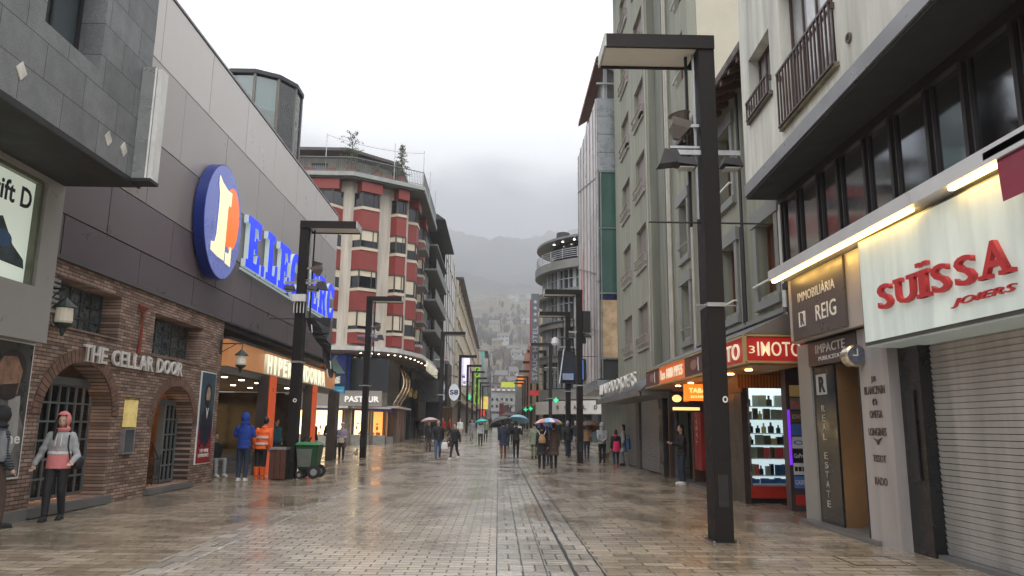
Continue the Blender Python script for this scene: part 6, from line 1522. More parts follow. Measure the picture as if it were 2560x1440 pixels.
    if near or abs(face)<1.6:
        for sd in (-1,1): MB().ell(hc+Vector((sd*.03,-.0905,.008)),.013,.008,.007,8,6).build('eye',M('eye dark',(.02,.015,.012),.2),t)
        MB().ell(hc+Vector((0,-.096,-.068)),.024,.008,.008,8,6).build('mouth',M('lips',(.3,.09,.08),.4),t)
    if scarf:
        b=MB(); b.lathe(up(0,0,shz+.02),[(.1,0),(.12,.05),(.1,.1),(.07,.1)],14); put(remesh(b,.012,1),'scarf',C[scarf],t)
    t.scale=(k,k,k); t.rotation_euler=(0,0,face); t.location=(loc[0],loc[1],gz(loc[1])+.003)
    return t,k
def W3(loc,face,k,p):
    c,s=math.cos(face),math.sin(face); x,y,z=[v*k for v in p]
    return Vector((loc[0]+c*x-s*y,loc[1]+s*x+c*y,gz(loc[1])+z))
def umbrella(label,tip,hand,r,mats,drop=.28,n=8,tilt=(0,0)):
    """tip: top of the shaft, hand: where it is held"""
    tip=Vector(tip); hand=Vector(hand); t=thing('umbrella',label,'umbrella',hand,'open umbrellas carried in the rain'); ax=(tip-hand).normalized(); a=ax.orthogonal().normalized(); b_=ax.cross(a)
    def q(rr,th,d): return tip+(a*math.cos(th)+b_*math.sin(th))*rr-ax*d
    per={}
    for i in range(n):
        m=mats[i%len(mats)]; mb=per.setdefault(m.name,(m,MB()))[1]
        st=5
        for j in range(st):
            for e in range(3):
                t0=2*math.pi*(i+e/3)/n; t1=2*math.pi*(i+(e+1)/3)/n
                def rr(u,th):
                    f=((th*n/(2*math.pi))%1.); sag=1-.05*math.sin(math.pi*f)*u; return r*math.sin(u*1.25)/math.sin(1.25)*sag
                def dd(u): return drop*(1-math.cos(u*1.25))/(1-math.cos(1.25))+.04
                u0,u1=j/st,(j+1)/st
                eps=1e-4
                P=[q(rr(u0,t0+eps),t0,dd(u0)),q(rr(u1,t0+eps),t0,dd(u1)),q(rr(u1,t1-eps),t1,dd(u1)),q(rr(u0,t1-eps),t1,dd(u0))]
                if j==0: P=P[:3]
                mb.face(P)
    for m,mb in per.values():
        bmesh.ops.remove_doubles(mb.bm,verts=mb.bm.verts[:],dist=.0008); mb.build('canopy' if len(per)==1 else 'canopy_panels',m,t)
    mb=MB(); mb.tube(tip,hand-ax*.06,.007,seg=6); mb.build('shaft',steel,t)
    mb=MB(); mb.path([hand-ax*.0,hand-ax*.14,hand-ax*.17+a*.03,hand-ax*.14+a*.055],.014); mb.build('handle',darkm,t)
    mb=MB()
    for i in range(n):
        th=2*math.pi*i/n; mb.path([q(r*.02,th,.05),q(r*math.sin(.6)/math.sin(1.25),th,.06+drop*(1-math.cos(.6))/(1-math.cos(1.25))),q(r*.99,th,drop+.045)],.004,4); mb.tube(q(r*.55,th,.1+drop*.3),tip-ax*.35,.003,seg=4)
    mb.build('ribs',steel,t)
    return t
def bagthing(name,label,cat,p,w,d,h,mat,handles=True,face=0):
    t=thing(name,label,cat,(0,0,0)); b=MB(); b.loft([((0,0,0),w*.5,d*.5),((0,0,h*.15),w*.56,d*.6),((0,0,h*.7),w*.5,d*.5),((0,0,h),w*.42,d*.2)],12); put(remesh(b,.015,1),'bag_body',mat,t)
    if handles:
        b=MB(); 
        for s in (-1,1): b.path([(s*0-w*.2,s*.02,h),(-w*.12,s*.02,h+.14),(w*.12,s*.02,h+.14),(w*.2,s*.02,h)],.007)
        b.build('handles',mat,t)
    t.location=p; t.rotation_euler=(0,0,face); return t
PI=math.pi
def adopt(mb,name,mat,p):
    o=mb.build(name,mat); o.parent=p; o.matrix_parent_inverse=Matrix.LocRotScale(p.location,p.rotation_euler,p.scale).inverted(); return o
# girl in the pink hood
gl=(-7.3,12.85); girl,_=person('person in a pink hood and grey and pink anorak walking past the pub arch',gl,.25,1.66,'lgrey','black','black','black',True,0,hood='pink',female=True,near=True,vox=.011,hemcol='pink',step=.13,rh=(-.36,-.02,.93),lh=(.24,-.14,.98),group='people walking on the wet street')
tp=thing('shoulder_bag','black shoulder bag strap worn by the person in the pink hood','bag',(-7.16,12.72,1.0)); b=MB(); b.path([(-7.14,12.79,1.38),(-7.11,12.73,1.2),(-7.08,12.78,.98)],.012); b.build('strap',C['black'],tp); b=MB(); b.ell((-7.02,12.93,.92),.07,.11,.11,12,8); b.build('pouch',C['black'],tp,smooth=True)
for q in (-.03,.045):
    b=MB(); b.tube((-7.27+q,12.722,1.40),(-7.27+q*1.3,12.685,1.2),.005,seg=6); adopt(b,'drawstring',white,girl)
b=MB(); b.box(-7.272,-7.262,12.683,12.69,1.12,1.33); adopt(b,'zip',C['pink'],girl)
fl=(-7.62,11.75); person('person in dark padded jacket seen from behind by the music poster, at the left edge',fl,PI*.8,1.72,'slate','brown','black','black',hood='black',near=True,vox=.012,step=.1)
bagthing('rucksack','dark rucksack on the person at the left edge of the photo','bag',(-7.52,11.62,1.0),.3,.18,.45,C['grey'],False,PI*.8)
person('person in a bright blue hooded puffer jacket seen from behind, by the orange worker',(-7.2,21.7),PI,1.8,'blue','darkjeans','white','black',hood='blue',pose='stand',lh=(.1,-.25,1.35),rh=(-.12,-.28,1.38),vox=.012)
worker,_=person('worker in an orange high visibility vest and gaiters seen from behind',(-6.95,22.5),PI,1.72,'orange','black','orange','black',pose='stand',lean=-.12,vox=.012,step=.05)
for z,dx in ((1.0,.0),(1.18,.03)):
    b=MB(); b.loft([((-6.94+dx,22.5,z),.205,.16),((-6.935+dx,22.5,z+.055),.205,.16)],18); adopt(b,'reflective_band',M('silver tape',(.6,.62,.6),.35),worker)
for sx in (-.09,.09):
    b=MB(); b.tube((-6.95+sx,22.49,.12),(-6.95+sx,22.46,.36),.068,.08,12); adopt(b,'gaiter',C['orange'],worker)
person('person in black crouched on the arcade step behind the blue jacket',(-8.7,23.6),.8,1.7,'black','lgrey','white','black',seat=True)
person('person in a teal coat waiting inside the arcade between the orange pillars',(-8.8,30.3),PI*.3,1.72,'teal','darkjeans','black','black',pose='stand',group='people waiting under the arcade')
person('person in a blue jacket waiting behind the first orange pillar',(-9.6,31.3),-PI*.4,1.74,'midblue','navy','black','brown',pose='stand',group='people waiting under the arcade')
person('person in black with grey trousers beside the second orange pillar',(-8.25,34.0),PI*.8,1.75,'black','lgrey','white','black',pose='stand',group='people waiting under the arcade')
person('hooded person in dark jacket with hands in pockets by the last arcade pillar',(-8.1,36.8),.2,1.78,'black','navy','black','black',hood='black',pose='stand',lh=(.2,-.16,1.0),rh=(-.2,-.16,1.0))
person('person in a mauve grey jacket, dark skirt and pale cap by the corner shop',(-7.15,35.0),.1,1.6,'purpleg','black','black','grey',skirt='brown',cap='beige',female=True,pose='stand',lh=(.1,-.22,1.05),rh=(-.1,-.24,1.05))
bagthing('handbag','beige handbag held by the person in the pale cap','bag',(-7.13,34.72,.78),.26,.12,.22,C['beige'])
person('bearded person in a black leather jacket and jeans walking towards the camera',(-2.83,36.1),.1,1.78,'black','jeans','brown','black',step=.28,vox=.014)
bagthing('carrier_bag','white carrier bag swung beside the person in jeans','bag',(-2.52,36.05,.5),.3,.14,.34,C['white'])
person('person in a black jacket and leggings looking down while walking beside the leather jacket',(-2.05,36.4),-.45,1.62,'black','black','white','black',step=.27,female=True,vox=.014)
bagthing('shoulder_bag','grey tote bag on the arm of the person in leggings','bag',(-2.32,36.4,.62),.26,.12,.3,C['brown'])
# pair under grey and blue umbrellas
person('person in a navy coat and rust trousers under the dark grey umbrella',(.28,38.0),PI,1.74,'navy','rust','brown','black',coat=.25,step=.12,rh=(-.18,-.25,1.2)) 
umbrella('dark grey umbrella held by the person in rust trousers',(.05,38.45,2.08),(.3,38.2,1.25),.62,[cloth('umbrella grey',(.06,.065,.07),.5)],.3)
person('person in a black jacket with raised arms under the steel blue umbrella',(.92,38.3),PI,1.74,'black','black','black','black',step=.14,lh=(.2,-.2,1.3),rh=(-.16,-.22,1.3))
umbrella('steel blue umbrella behind the dark grey one',(1.08,38.75,2.2),(1.0,38.5,1.4),.56,[cloth('umbrella steel blue',(.2,.38,.48),.5)],.26)
# trio under the striped umbrella
person('person in a black coat with a tan backpack under the striped umbrella',(1.72,29.7),PI,1.62,'black','black','black','brown',coat=.32,female=True,pose='stand',vox=.014)
bp=thing('backpack','small tan backpack with white straps on the person in the black coat','bag',(1.72,29.53,1.05)); b=MB(); b.loft([((1.72,29.5,.98),.14,.07),((1.72,29.49,1.1),.145,.085),((1.72,29.51,1.25),.1,.06),((1.72,29.53,1.32),.05,.04)],14); o=put(remesh(b,.012,1),'pack',C['tan'],None); o.parent=bp; o.location=(-1.72,-29.53,-1.05)
b=MB(); b.tube((1.64,29.54,1.3),(1.56,29.6,1.46),.014); b.tube((1.8,29.54,1.3),(1.87,29.6,1.46),.014); b.build('strap',white,bp)
person('person in a long brown coat beside the tan backpack',(2.2,29.9),PI,1.66,'brown','black','black','brown',coat=.34,female=True,step=.06,vox=.014)
cols=[cloth('umbrella '+n,c,.55) for n,c in (('pink',(.6,.18,.2)),('sky',(.15,.4,.6)),('white panel',(.6,.58,.6)),('violet',(.22,.14,.45)),('yellow',(.6,.42,.1)),('royal',(.03,.1,.5)),('rose',(.6,.3,.38)),('cream panel',(.6,.5,.42)))]
umbrella('rainbow striped umbrella shared by the brown coat and the tan backpack',(1.98,29.75,1.98),(2.0,29.65,1.1),.56,cols,.22,n=16)
person('person in a sage green coat ahead of the rainbow umbrella',(1.85,38.6),PI,1.7,'sage','olive','black','brown',coat=.2,step=.05)
umbrella('blue folded down umbrella edge behind the striped one',(2.1,33.5,1.85),(2.12,33.3,1.1),.4,[C['blue']],.3)
person('person in a teal blue coat carrying the blue umbrella behind the striped one',(2.15,33.6),PI,1.6,'blue','navy','black','black',step=.12)
person('grey haired person in a black jacket and jeans walking away',(3.62,39.3),PI,1.78,'black','darkjeans','black','grey',step=.3)
person('person in a tan jacket and navy trousers walking away behind the second right lamp',(4.6,39.2),PI,1.68,'tan','navy','black','brown',step=.12)
umbrella('dark patterned umbrella with orange motifs beside the second right lamp post',(4.72,39.4,1.95),(4.75,39.1,1.1),.6,[M('dark patterned umbrella',(.09,.06,.05),.6,var=.95,scale=5),M('orange patterned umbrella',(.22,.1,.03),.6,var=.95,scale=5)],.4)
person('person in a grey and white hooded jacket with hands clasped behind the back',(4.72,34.3),PI,1.72,'lgrey','black','black','black',hood='lgrey',pose='stand',lh=(.05,.2,1.0),rh=(-.05,.2,1.0))
person('child in a black jacket and pink scarf near the closed jeweller',(4.95,31.8),PI,1.45,'black','darkjeans','red','brown',long_hair=True,step=.07,scarf='hotpink',group='people walking on the wet street')
bk=bagthing('backpack','hot pink backpack on the child near the closed jeweller','bag',(4.95,31.6,.62),.28,.18,.42,C['hotpink'],False)
person('long haired person in a pale grey coat with a blue bag by the grey shutter',(5.45,32.9),-PI*.55,1.66,'lgrey','grey','black','black',long_hair=True,coat=.28,female=True,pose='stand',rh=(-.15,-.3,1.15))
bagthing('shopping_bag','large blue shopping bag on the shoulder of the person in the pale grey coat','bag',(5.62,32.6,.7),.2,.34,.45,C['midblue'],True)
person('masked person in black jacket and jeans looking at a phone by the tobacco shop',(5.36,22.1),-PI*.42,1.64,'black','darkjeans','white','black',long_hair=True,female=True,pose='stand',lh=(.1,-.34,1.22),rh=(-.08,-.34,1.22),vox=.013)
tag(MB().box(4.98,5.02,21.9,21.97,1.2,1.33).build('phone',M('phone black',(.02,.02,.03),.2),loc=(5,21.93,1.2)),'phone held by the masked person at the tobacco shop','phone')
# group further away on the left
for i,(x,y,c,f,l) in enumerate(((-8.0,66.5,'black',0.2,'person in black, left of the trio by the yellow lit shop'),(-7.45,67,'navy',-.2,'person in navy, middle of the trio by the yellow lit shop'),(-6.95,66.6,'black',2.8,'person in a black coat, right of the trio by the yellow lit shop'))):
    person(l,(x,y),f,1.75,c,'black','black','black',coat=.2,pose='stand',vox=.025)
person('person in a dark coat under the pale pink umbrella behind the leather jacket',(-4.0,44),0,1.7,'black','brown','black','black',coat=.15,step=.1,vox=.02)
umbrella('pale pink umbrella behind the leather jacket',(-4.0,43.9,2.1),(-3.9,43.8,1.2),.5,[cloth('umbrella dusty pink',(.42,.28,.28),.6)],.2)
FAR=[(-5.1,70,'red','black','person in a red coat on the left pavement beyond the pair',0,.1),(-4.6,72,'red','black','second person in red on the left pavement, facing the shops',1.5,.0),(-3.3,66,'white','beige','person in a white jacket and beige trousers walking towards the camera',0,0),(-2.2,64,'grey','grey','person in grey walking just left of the turquoise umbrella',0,.0),
(-1.0,62,'olive','black','person in olive with a dark face covering right of the turquoise umbrella',0,0),(1.25,52,'black','lgrey','person holding a small white sign in front of the far crowd',0,0),(-4.0,80,'black','black','person in black by the round sign',0,.2),(-3.0,84,'navy','black','person in navy at the far left',PI,.1),(-1.9,90,'brown','black','person in brown far up the street',0,.2),
(-.9,96,'black','navy','person in black far up the street centre',PI,.1),(.1,84,'slate','black','person in slate blue far up the street',0,.2),(.9,92,'black','black','person in black right of centre far away',PI,.1),(1.8,78,'black','darkjeans','person in a dark jacket just left of the right lamps',0,.2),(2.7,86,'navy','black','person in dark blue between the right lamps',PI,.2),
(-2.4,104,'tan','black','person in tan far away on the left',0,.2),(-1.2,112,'black','black','tiny person in black at the street centre',0,.2),(.4,118,'grey','black','tiny person in grey at the street centre',0,.1),(1.6,108,'black','brown','tiny person in black on the right far away',PI,.2),(-5.4,58,'brown','black','person in brown near the bronze shopfront',PI,.1),(5.1,50,'black','grey','person in black near the curved building',0,.1)]
for x,y,a,b_,l,f,ct in FAR: person(l,(x,y),f,1.62+.14*R.random(),a,b_,'black','black',coat=ct,step=.12+.1*R.random(),vox=.03,group='distant people in the street')
tw,kk=person('person in black and white under the turquoise umbrella',(-1.2,52.5),0,1.66,'lgrey','black','black','black',scarf='black',female=True,step=.15,vox=.02)
umbrella('small turquoise umbrella far up the street',(-1.2,52.4,2.12),(-1.1,52.3,1.4),.42,[cloth('umbrella turquoise',(.03,.42,.45),.5)],.2)
umbrella('black umbrella far up the street above the steel blue one',(1.0,60,2.6),(1.0,59.8,1.6),.7,[C['black']],.3)
umbrella('brown grey umbrella just above the dark grey one',(.6,50,2.55),(.6,49.8,1.5),.5,[C['brown']],.3)
person('person in dark clothes under the brown grey umbrella',(.6,50),0,1.7,'black','black','black','black',vox=.02,step=.1); person('person in dark clothes under the black umbrella',(1.0,60.1),PI,1.72,'navy','black','black','black',vox=.025)
tag(MB().box(1.1,1.6,51.6,51.62,1.35,1.62).build('held_sign',M('white card',(.65,.65,.63),.6),loc=(1.35,51.6,1.35)),'small white sign held in front of the far crowd','sign')
def dog(label,loc,col,s=1.,face=0.):
    t=thing('dog',label,'dog',(0,0,0)); b=MB(); V=Vector
    b.ell((0,.12,.24),.07,.11,.08); b.ell((0,-.08,.25),.08,.11,.1); b.ell((0,.02,.24),.07,.16,.08)
    limb(b,[V((0,-.15,.28)),V((0,-.22,.37))],[.055,.045]); b.ell((0,-.25,.4),.05,.065,.05); b.ell((0,-.31,.385),.025,.05,.025)
    for sx in (-1,1):
        b.ell((sx*.035,-.24,.455),.015,.02,.035,8,6)
        limb(b,[V((sx*.05,-.14,.2)),V((sx*.05,-.13,.1)),V((sx*.05,-.15,.02))],[.032,.02,.02],8)
        limb(b,[V((sx*.05,.16,.2)),V((sx*.055,.12,.14)),V((sx*.055,.2,.09)),V((sx*.055,.18,.02))],[.045,.03,.018,.02],8)
    limb(b,[V((0,.22,.28)),V((0,.3,.36)),V((0,.31,.43))],[.022,.016,.01],8)
    put(remesh(b,.009,1),'body',col,t); MB().ell((0,-.36,.39),.01,.01,.01,8,6).build('nose',darkm,t)
    for sx in (-1,1): MB().ell((sx*.025,-.292,.415),.006,.006,.006,8,6).build('eye',darkm,t)
    t.location=(loc[0],loc[1],gz(loc[1])+.003); t.scale=(s,s,s); t.rotation_euler=(0,0,face)
dog('small pale grey dog beside the second left lamp post',(-6.75,36.3),M('pale fur',(.4,.38,.34),.8,var=.4,scale=14),1.1,.5)
dog('light brown dog by the closed jeweller, left of the child',(4.85,34.6),M('tan fur',(.35,.24,.15),.8,var=.4,scale=12),1.35,2.)
# ---------------------------------------------------------------- bins
def wheelie():
    t=thing('street_cleaning_bin','green wheeled street cleaning bin with grey side panel beside the left lamp post','bin',(-5.72,23.0,0)); g=M('green plastic bin',(.012,.06,.022),.45,var=.25); x,y=-5.66,23.05
    MB().hexa([(x-.26,y-.3,.28),(x+.26,y-.3,.28),(x+.26,y+.3,.28),(x-.26,y+.3,.28),(x-.34,y-.36,.98),(x+.34,y-.36,.98),(x+.34,y+.36,.98),(x-.34,y+.36,.98)]).build('body',g,t,bevel=.02)
    MB().hexa([(x-.24,y-.325,.36),(x+.12,y-.325,.36),(x+.12,y-.3,.36),(x-.24,y-.3,.36),(x-.3,y-.375,.88),(x+.16,y-.375,.88),(x+.16,y-.34,.88),(x-.3,y-.34,.88)]).build('front_panel',M('grey bin panel',(.16,.18,.17),.4,.3),t)
    l=MB().hexa([(x-.38,y-.4,.985),(x+.38,y-.4,.985),(x+.38,y+.4,.985),(x-.38,y+.4,.985),(x-.3,y-.3,1.08),(x+.3,y-.3,1.06),(x+.3,y+.3,1.06),(x-.3,y+.3,1.08)]).build('lid',M('bright green lid',(.02,.17,.045),.4,var=.2),t,bevel=.02)
    MB().tube((x+.4,y-.3,.95),(x+.4,y+.3,.95),.018).build('handle',darkm,t)
    for wx,wy,r in ((x+.24,y-.34,.2),(x+.24,y+.34,.2),(x-.2,y-.28,.11),(x-.2,y+.28,.11)):
        w=MB().lathe((wx,wy-.03,r+.01),[(r*.75,0),(r,.01),(r,.05),(r*.75,.06)],20,axis=(0,1,0)).build('wheel',M('black rubber',(.02,.02,.02),.8),t); MB().lathe((wx,wy-.04,r+.01),[(r*.5,0),(r*.5,.08)],12,axis=(0,1,0)).build('hub',steel,w)
    b=MB(); b.box(x-.22,x+.26,y-.24,y+.24,.2,.279); b.box(x-.22,x-.18,y-.27,y+.27,.1,.2); b.build('chassis',darkm,t)
    b=MB(); b.tube((x-.25,y,1.07),(x-.1,y-.1,1.25),.05,.02); b.tube((x-.05,y,1.07),(x+.05,y-.05,1.22),.04,.015); b.build('broom_head',M('broom bristle',(.03,.03,.03),.9),t)
wheelie()
def litter():
    t=thing('litter_bin','tall brown slatted litter bin with metal rim at the foot of the lamp post','bin',(-6.35,22.4,0)); w=M('brown plank',(.09,.035,.022),.5,var=.2,scale=4)
    for i in range(3): MB().box(-6.6+.16*i,-6.45+.16*i,22.2,22.23,.04,.86).build('slat',w,t)
    MB().box(-6.58,-6.14,22.235,22.6,.02,.84).build('liner',darkm,t); MB().box(-6.6,-6.12,22.18,22.62,.865,.93).build('rim',steel,t); MB().box(-6.5,-6.2,22.25,22.55,.005,.02).build('foot',darkm,t)
litter()
def festoon(label,p0,p1,sag=.5):
    b=MB(); n=16; P=[Vector(p0).lerp(Vector(p1),i/n)-Vector((0,0,sag*4*(i/n)*(1-i/n))) for i in range(n+1)]; b.path(P,.012,4)
    tag(b.build('overhead_cable',darkm,loc=p0),label,'cable')
festoon('thin cable strung from the terrace awning posts',(-12.2,49.4,21.5),(-5.75,52.5,21.4),.3)

# ---------------------------------------------------------------- hillside
def hill():
    mb=MB(); nx,ny=90,70; V={}
    def H(x,y):
        k=max(0,(y-380)/1300); base=gz(380)+ (y-380)*.235
        if y>1300: base+=(y-1300)*.09*min(1,(y-1300)/900)
        n=noise.fractal(Vector((x*.0025,y*.0025,1.3)),.8,2.1,6)*(30+70*min(1,max(0,(y-1500)/900)))*min(1,k*3)+noise.fractal(Vector((x*.012,y*.012,4.)),.8,2.1,5)*12*min(1,k*6)
        cut=-abs(x+30)*.0
        return base+n+cut
    for i in range(nx+1):
        for j in range(ny+1):
            x=-700+1400*i/nx; y=372+1330*j/ny if j<60 else 372+1330*60/ny+(j-60)*165; V[i,j]=mb.bm.verts.new((x,y,H(x,y) if j else gz(372)-1))
    for i in range(nx):
        for j in range(ny): mb.bm.faces.new((V[i,j],V[i+1,j],V[i+1,j+1],V[i,j+1]))
    m=bpy.data.materials.new('winter wooded hillside'); nt,N,L,b=nodes_of(m); tc=N.new('ShaderNodeTexCoord')
    n=N.new('ShaderNodeTexNoise'); n.inputs['Scale'].default_value=.012; n.inputs['Detail'].default_value=12; n.inputs['Roughness'].default_value=.72; L.new(tc.outputs['Object'],n.inputs['Vector'])
    cr=N.new('ShaderNodeValToRGB'); L.new(n.outputs['Fac'],cr.inputs['Fac']); e=cr.color_ramp.elements
    e[0].position=.36; e[0].color=(.1,.085,.06,1); e[1].position=.7; e[1].color=(.3,.25,.16,1)
    for p,c in ((.46,(.1,.085,.06,1)),(.53,(.17,.135,.1,1)),(.6,(.1,.105,.06,1))): q=e.new(p); q.color=c
    sz=N.new('ShaderNodeSeparateXYZ'); L.new(tc.outputs['Object'],sz.inputs[0]); rz=N.new('ShaderNodeMapRange'); L.new(sz.outputs['Z'],rz.inputs['Value']); rz.inputs['From Min'].default_value=235; rz.inputs['From Max'].default_value=300
    fm=N.new('ShaderNodeMix'); fm.data_type='RGBA'; L.new(rz.outputs[0],fm.inputs['Factor']); L.new(cr.outputs[0],fm.inputs['A']); fm.inputs['B'].default_value=(.022,.028,.03,1)   # evergreen forest on the upper slope
    L.new(fm.outputs['Result'],b.inputs['Base Color']); b.inputs['Roughness'].default_value=1
    struct(mb.build('hillside',m,smooth=True))
    # trees on the lower slopes: bare woodland as one mass
    tb=MB()
    rr=random.Random(3)
    for k in range(1500):
        y=400+600*rr.random()**1.1; x=(-.085+ .18*rr.random())*y*1.0; z=H(x,y); h=4+5*rr.random(); w=h*.42
        if noise.noise(Vector((x*.01,y*.01,9)))<-.12: continue
        for q in range(2):
            a=rr.random()*3.14; dx,dy=math.cos(a)*w*.7,math.sin(a)*w*.7
            P=[(x-dx,y-dy,z+h*.3),(x-dx*.3,y-dy*.3,z-1),(x+dx*.3,y+dy*.3,z-1),(x+dx,y+dy,z+h*.4),(x+dx*.95,y+dy*.9,z+h*.7),(x+dx*.4,y,z+h*.95),(x-dx*.4,y-dy*.4,z+h),(x-dx*.9,y-dy*.9,z+h*.7)]; tb.face([Vector(p) for p in P])
    struct(tb.build('hill_woodland',M('bare winter wood',(.12,.1,.08),1,var=.5,scale=.02)),'stuff')
    # houses
    wm=[M('hill house '+n,c,.8,var=.1) for n,c in (('white',(.48,.47,.44)),('cream',(.36,.33,.26)),('stone',(.22,.2,.175)),('ochre',(.28,.23,.15)))]
    rm=M('slate hill roof',(.13,.12,.12),.8); wn=M('hill window',(.03,.03,.035),.4)
    names=['white','cream','stone','ochre']
    def house(x,y,w,d,h,mi,lab,fl=2):
        z=H(x,y)-1; t=thing('hill_house',lab,'house',(x,y,z),'houses on the hillside')
        MB().box(x-w/2,x+w/2,y-d/2,y+d/2,z-3,z+h).build('wall',wm[mi],t)
        mb=MB(); mb.hexa([(x-w/2-.5,y-d/2-.6,z+h+.01),(x+w/2+.5,y-d/2-.6,z+h+.01),(x+w/2+.5,y+d/2+.6,z+h+.01),(x-w/2-.5,y+d/2+.6,z+h+.01),(x-w/2+.5,y-.1,z+h+d*.3),(x+w/2-.5,y-.1,z+h+d*.3),(x+w/2-.5,y+.1,z+h+d*.3),(x-w/2+.5,y+.1,z+h+d*.3)]); mb.build('roof',rm,t)
        wb=MB()
        for f in range(fl):
            k=max(2,int(w/3.4))
            for i in range(k): xx=x-w/2+w*(i+.5)/k; zz=z+1.4+f*(h/fl); wb.box(xx-.6,xx+.6,y-d/2-.12,y-d/2-.02,zz,zz+1.4)
        wb.build('window_pane',wn,t)
    def lab(mi,size,where): return '%s %s house %s'%(size,names[mi],where)
    # upper village band, middle scatter, lower slope
    nth=['first','second','third','fourth','fifth','sixth','seventh','eighth','ninth','tenth','eleventh','twelfth','thirteenth','fourteenth','fifteenth','sixteenth','seventeenth','eighteenth','nineteenth','twentieth','twenty-first','twenty-second','twenty-third','twenty-fourth','twenty-fifth','twenty-sixth','twenty-seventh','twenty-eighth','twenty-ninth','thirtieth']
    def row(n,y0,y1,t0,t1,w0,w1,h0,h1,where):
        xs=sorted(t0+(t1-t0)*(i+rr.random())/n for i in range(n))
        for i,tx in enumerate(xs):
            y=y0+(y1-y0)*rr.random(); mi=rr.choice([0,0,1,1,2,3]); house(tx*y,y,w0+(w1-w0)*rr.random(),9+4*rr.random(),h0+(h1-h0)*rr.random(),mi,'%s house, %s from the left %s'%(names[mi],nth[i],where),3 if h0>7 else 2)
    row(30,1190,1330,-.072,.055,12,26,8,16,'in the upper village band on the misty hill')
    row(12,1080,1190,-.06,.055,12,24,8,14,'in the lower edge of the upper village')
    row(7,760,900,-.01,.055,9,14,5,8,'along the middle slope terrace')
    row(14,560,700,-.035,.06,7,11,5,8,'on the lower slope above the street')
    row(9,450,540,-.03,.06,7,10,5,7,'on the foot of the slope')
    # large pinkish apartment row low on the slope
    x,y=6,420; z=H(x,y)+3; t=thing('hillside_apartments','wide pinkish apartment row with white balconies low on the slope','building',(x,y,z))
    MB().box(x-17,x+17,y,y+12,z-8,z+9).build('wall',M('pink grey render',(.3,.22,.22),.8,var=.2,scale=.2),t); MB().box(x-17.5,x+17.5,y-.8,y+12,z+9.01,z+9.5).build('roof',rm,t)
    for f in range(3):
        mb=MB()
        for i in range(11): mb.box(x-16+3*i,x-14.2+3*i,y-.9,y-.02,z-1+3*f,z+.1+3*f)
        mb.build('balcony_row',white,t)
        mb=MB()
        for i in range(11): mb.box(x-15.8+3*i,x-14.4+3*i,y-.1,y-.015,z+.15+3*f,z+1.7+3*f)
        mb.build('window_row',wn,t)
hill()
# the air
hz=MB().box(-720,720,-30,3300,-3,900).build('haze',[]); struct(hz,'stuff')
hm=bpy.data.materials.new('valley haze'); hm.use_nodes=True; nt=hm.node_tree; nt.nodes.clear(); o=nt.nodes.new('ShaderNodeOutputMaterial'); v=nt.nodes.new('ShaderNodeVolumePrincipled'); v.inputs['Color'].default_value=(.9,.92,.95,1); v.inputs['Density'].default_value=.00066; v.inputs['Anisotropy'].default_value=.2; nt.links.new(v.outputs[0],o.inputs['Volume']); hz.data.materials.clear(); hz.data.materials.append(hm)

# ---------------------------------------------------------------- sky and light
w=bpy.data.worlds.new('World'); sc.world=w; w.use_nodes=True; nt=w.node_tree; N=nt.nodes; L=nt.links; N.clear()
out=N.new('ShaderNodeOutputWorld'); sky=N.new('ShaderNodeTexSky'); sky.sky_type='NISHITA'; sky.sun_disc=False; sky.sun_elevation=rad(55); sky.sun_rotation=rad(200); sky.air_density=1.2; sky.dust_density=4
b1=N.new('ShaderNodeBackground'); L.new(sky.outputs[0],b1.inputs['Color']); b1.inputs['Strength'].default_value=.05
tc=N.new('ShaderNodeTexCoord'); sp=N.new('ShaderNodeSeparateXYZ'); L.new(tc.outputs['Generated'],sp.inputs[0])
mp=N.new('ShaderNodeMapping'); mp.inputs['Scale'].default_value=(1,1,2.4); mp.inputs['Location'].default_value=(.55,.2,.35); L.new(tc.outputs['Generated'],mp.inputs['Vector'])
n=N.new('ShaderNodeTexNoise'); n.inputs['Scale'].default_value=2.6; n.inputs['Detail'].default_value=7; n.inputs['Roughness'].default_value=.52; L.new(mp.outputs[0],n.inputs['Vector'])
# elevation + a little cloud noise -> brightness
ad=N.new('ShaderNodeMath'); ad.operation='MULTIPLY_ADD'; L.new(n.outputs['Fac'],ad.inputs[0]); ad.inputs[1].default_value=.34; L.new(sp.outputs['Z'],ad.inputs[2])
mr=N.new('ShaderNodeMapRange'); L.new(ad.outputs[0],mr.inputs['Value']); mr.inputs['From Min'].default_value=.35; mr.inputs['From Max'].default_value=.57; mr.interpolation_type='SMOOTHSTEP'
cr=N.new('ShaderNodeValToRGB'); L.new(mr.outputs[0],cr.inputs['Fac']); e=cr.color_ramp.elements; e[0].color=(.37,.375,.405,1); e[1].color=(2.2,2.21,2.23,1); q=e.new(.4); q.color=(.62,.625,.65,1); q=e.new(.75); q.color=(1.4,1.405,1.42,1)
b2=N.new('ShaderNodeBackground'); L.new(cr.outputs[0],b2.inputs['Color']); b2.inputs['Strength'].default_value=1.0
a=N.new('ShaderNodeAddShader'); L.new(b1.outputs[0],a.inputs[0]); L.new(b2.outputs[0],a.inputs[1]); L.new(a.outputs[0],out.inputs['Surface'])
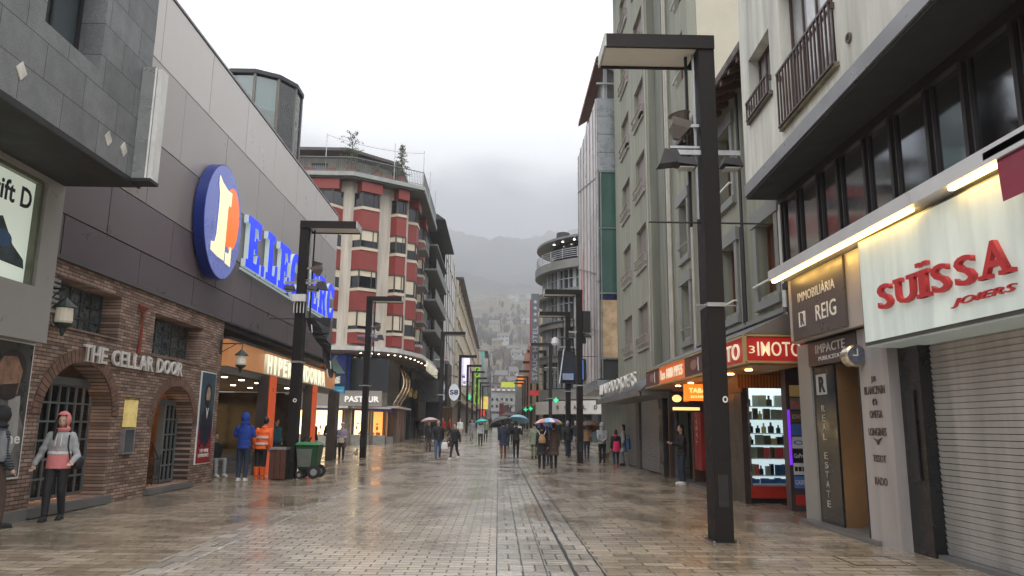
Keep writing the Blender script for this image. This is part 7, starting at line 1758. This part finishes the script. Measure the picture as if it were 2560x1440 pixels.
sl=bpy.data.lights.new('sun','SUN'); sl.energy=.8; sl.angle=rad(25); sl.color=(1,.97,.93); so=bpy.data.objects.new('sun',sl); COL.objects.link(so); so.rotation_euler=(rad(35),0,rad(20))

# ---------------------------------------------------------------- camera
cd=bpy.data.cameras.new('camera'); co=bpy.data.objects.new('camera',cd); COL.objects.link(co); sc.camera=co
cd.sensor_width=36; cd.lens=36*1861/2560; cd.clip_end=6000; cd.clip_start=.05
co.location=(0,0,1.6)
yaw,pitch,roll=rad(.9404),rad(10.5434),rad(.65)
co.matrix_world=Matrix.Translation((0,0,1.6))@Matrix.Rotation(-yaw,4,'Z')@Matrix.Rotation(rad(90)+pitch,4,'X')@Matrix.Rotation(roll,4,'Z')
sc.view_settings.view_transform='Standard'; sc.view_settings.look='None'; sc.view_settings.exposure=.04; sc.view_settings.gamma=1
sc.render.engine='CYCLES'

def split_loose(names):
    for o in list(COL.objects):
        if o.type!='MESH' or o.name.split('.')[0] not in names: continue
        bm=bmesh.new(); bm.from_mesh(o.data); left=set(bm.verts); groups=[]
        while left:
            st=[left.pop()]; g=list(st)
            while st:
                v=st.pop()
                for e in v.link_edges:
                    w_=e.other_vert(v)
                    if w_ in left: left.discard(w_); st.append(w_); g.append(w_)
            groups.append(g)
        if len(groups)<2 or len(groups)>90: bm.free(); continue
        idx=[[v.index for v in g] for g in groups]; bm.free()
        src=o.data
        for k,g in enumerate(idx):
            b=bmesh.new(); b.from_mesh(src); b.verts.ensure_lookup_table(); keep=set(g)
            bmesh.ops.delete(b,geom=[v for v in b.verts if v.index not in keep],context='VERTS')
            me=bpy.data.meshes.new(src.name); b.to_mesh(me); b.free()
            for m in src.materials: me.materials.append(m)
            if k==0: o.data=me
            else: n_=o.copy(); n_.data=me; COL.objects.link(n_)
        bpy.data.meshes.remove(src)
split_loose({'window_pane','shop_pier','window_post','window_posts','awning_post','stone_pier','shop_post','mezzanine_frame','glazing_post','aerials','interior_picture'})
TMP.children.link(COL)
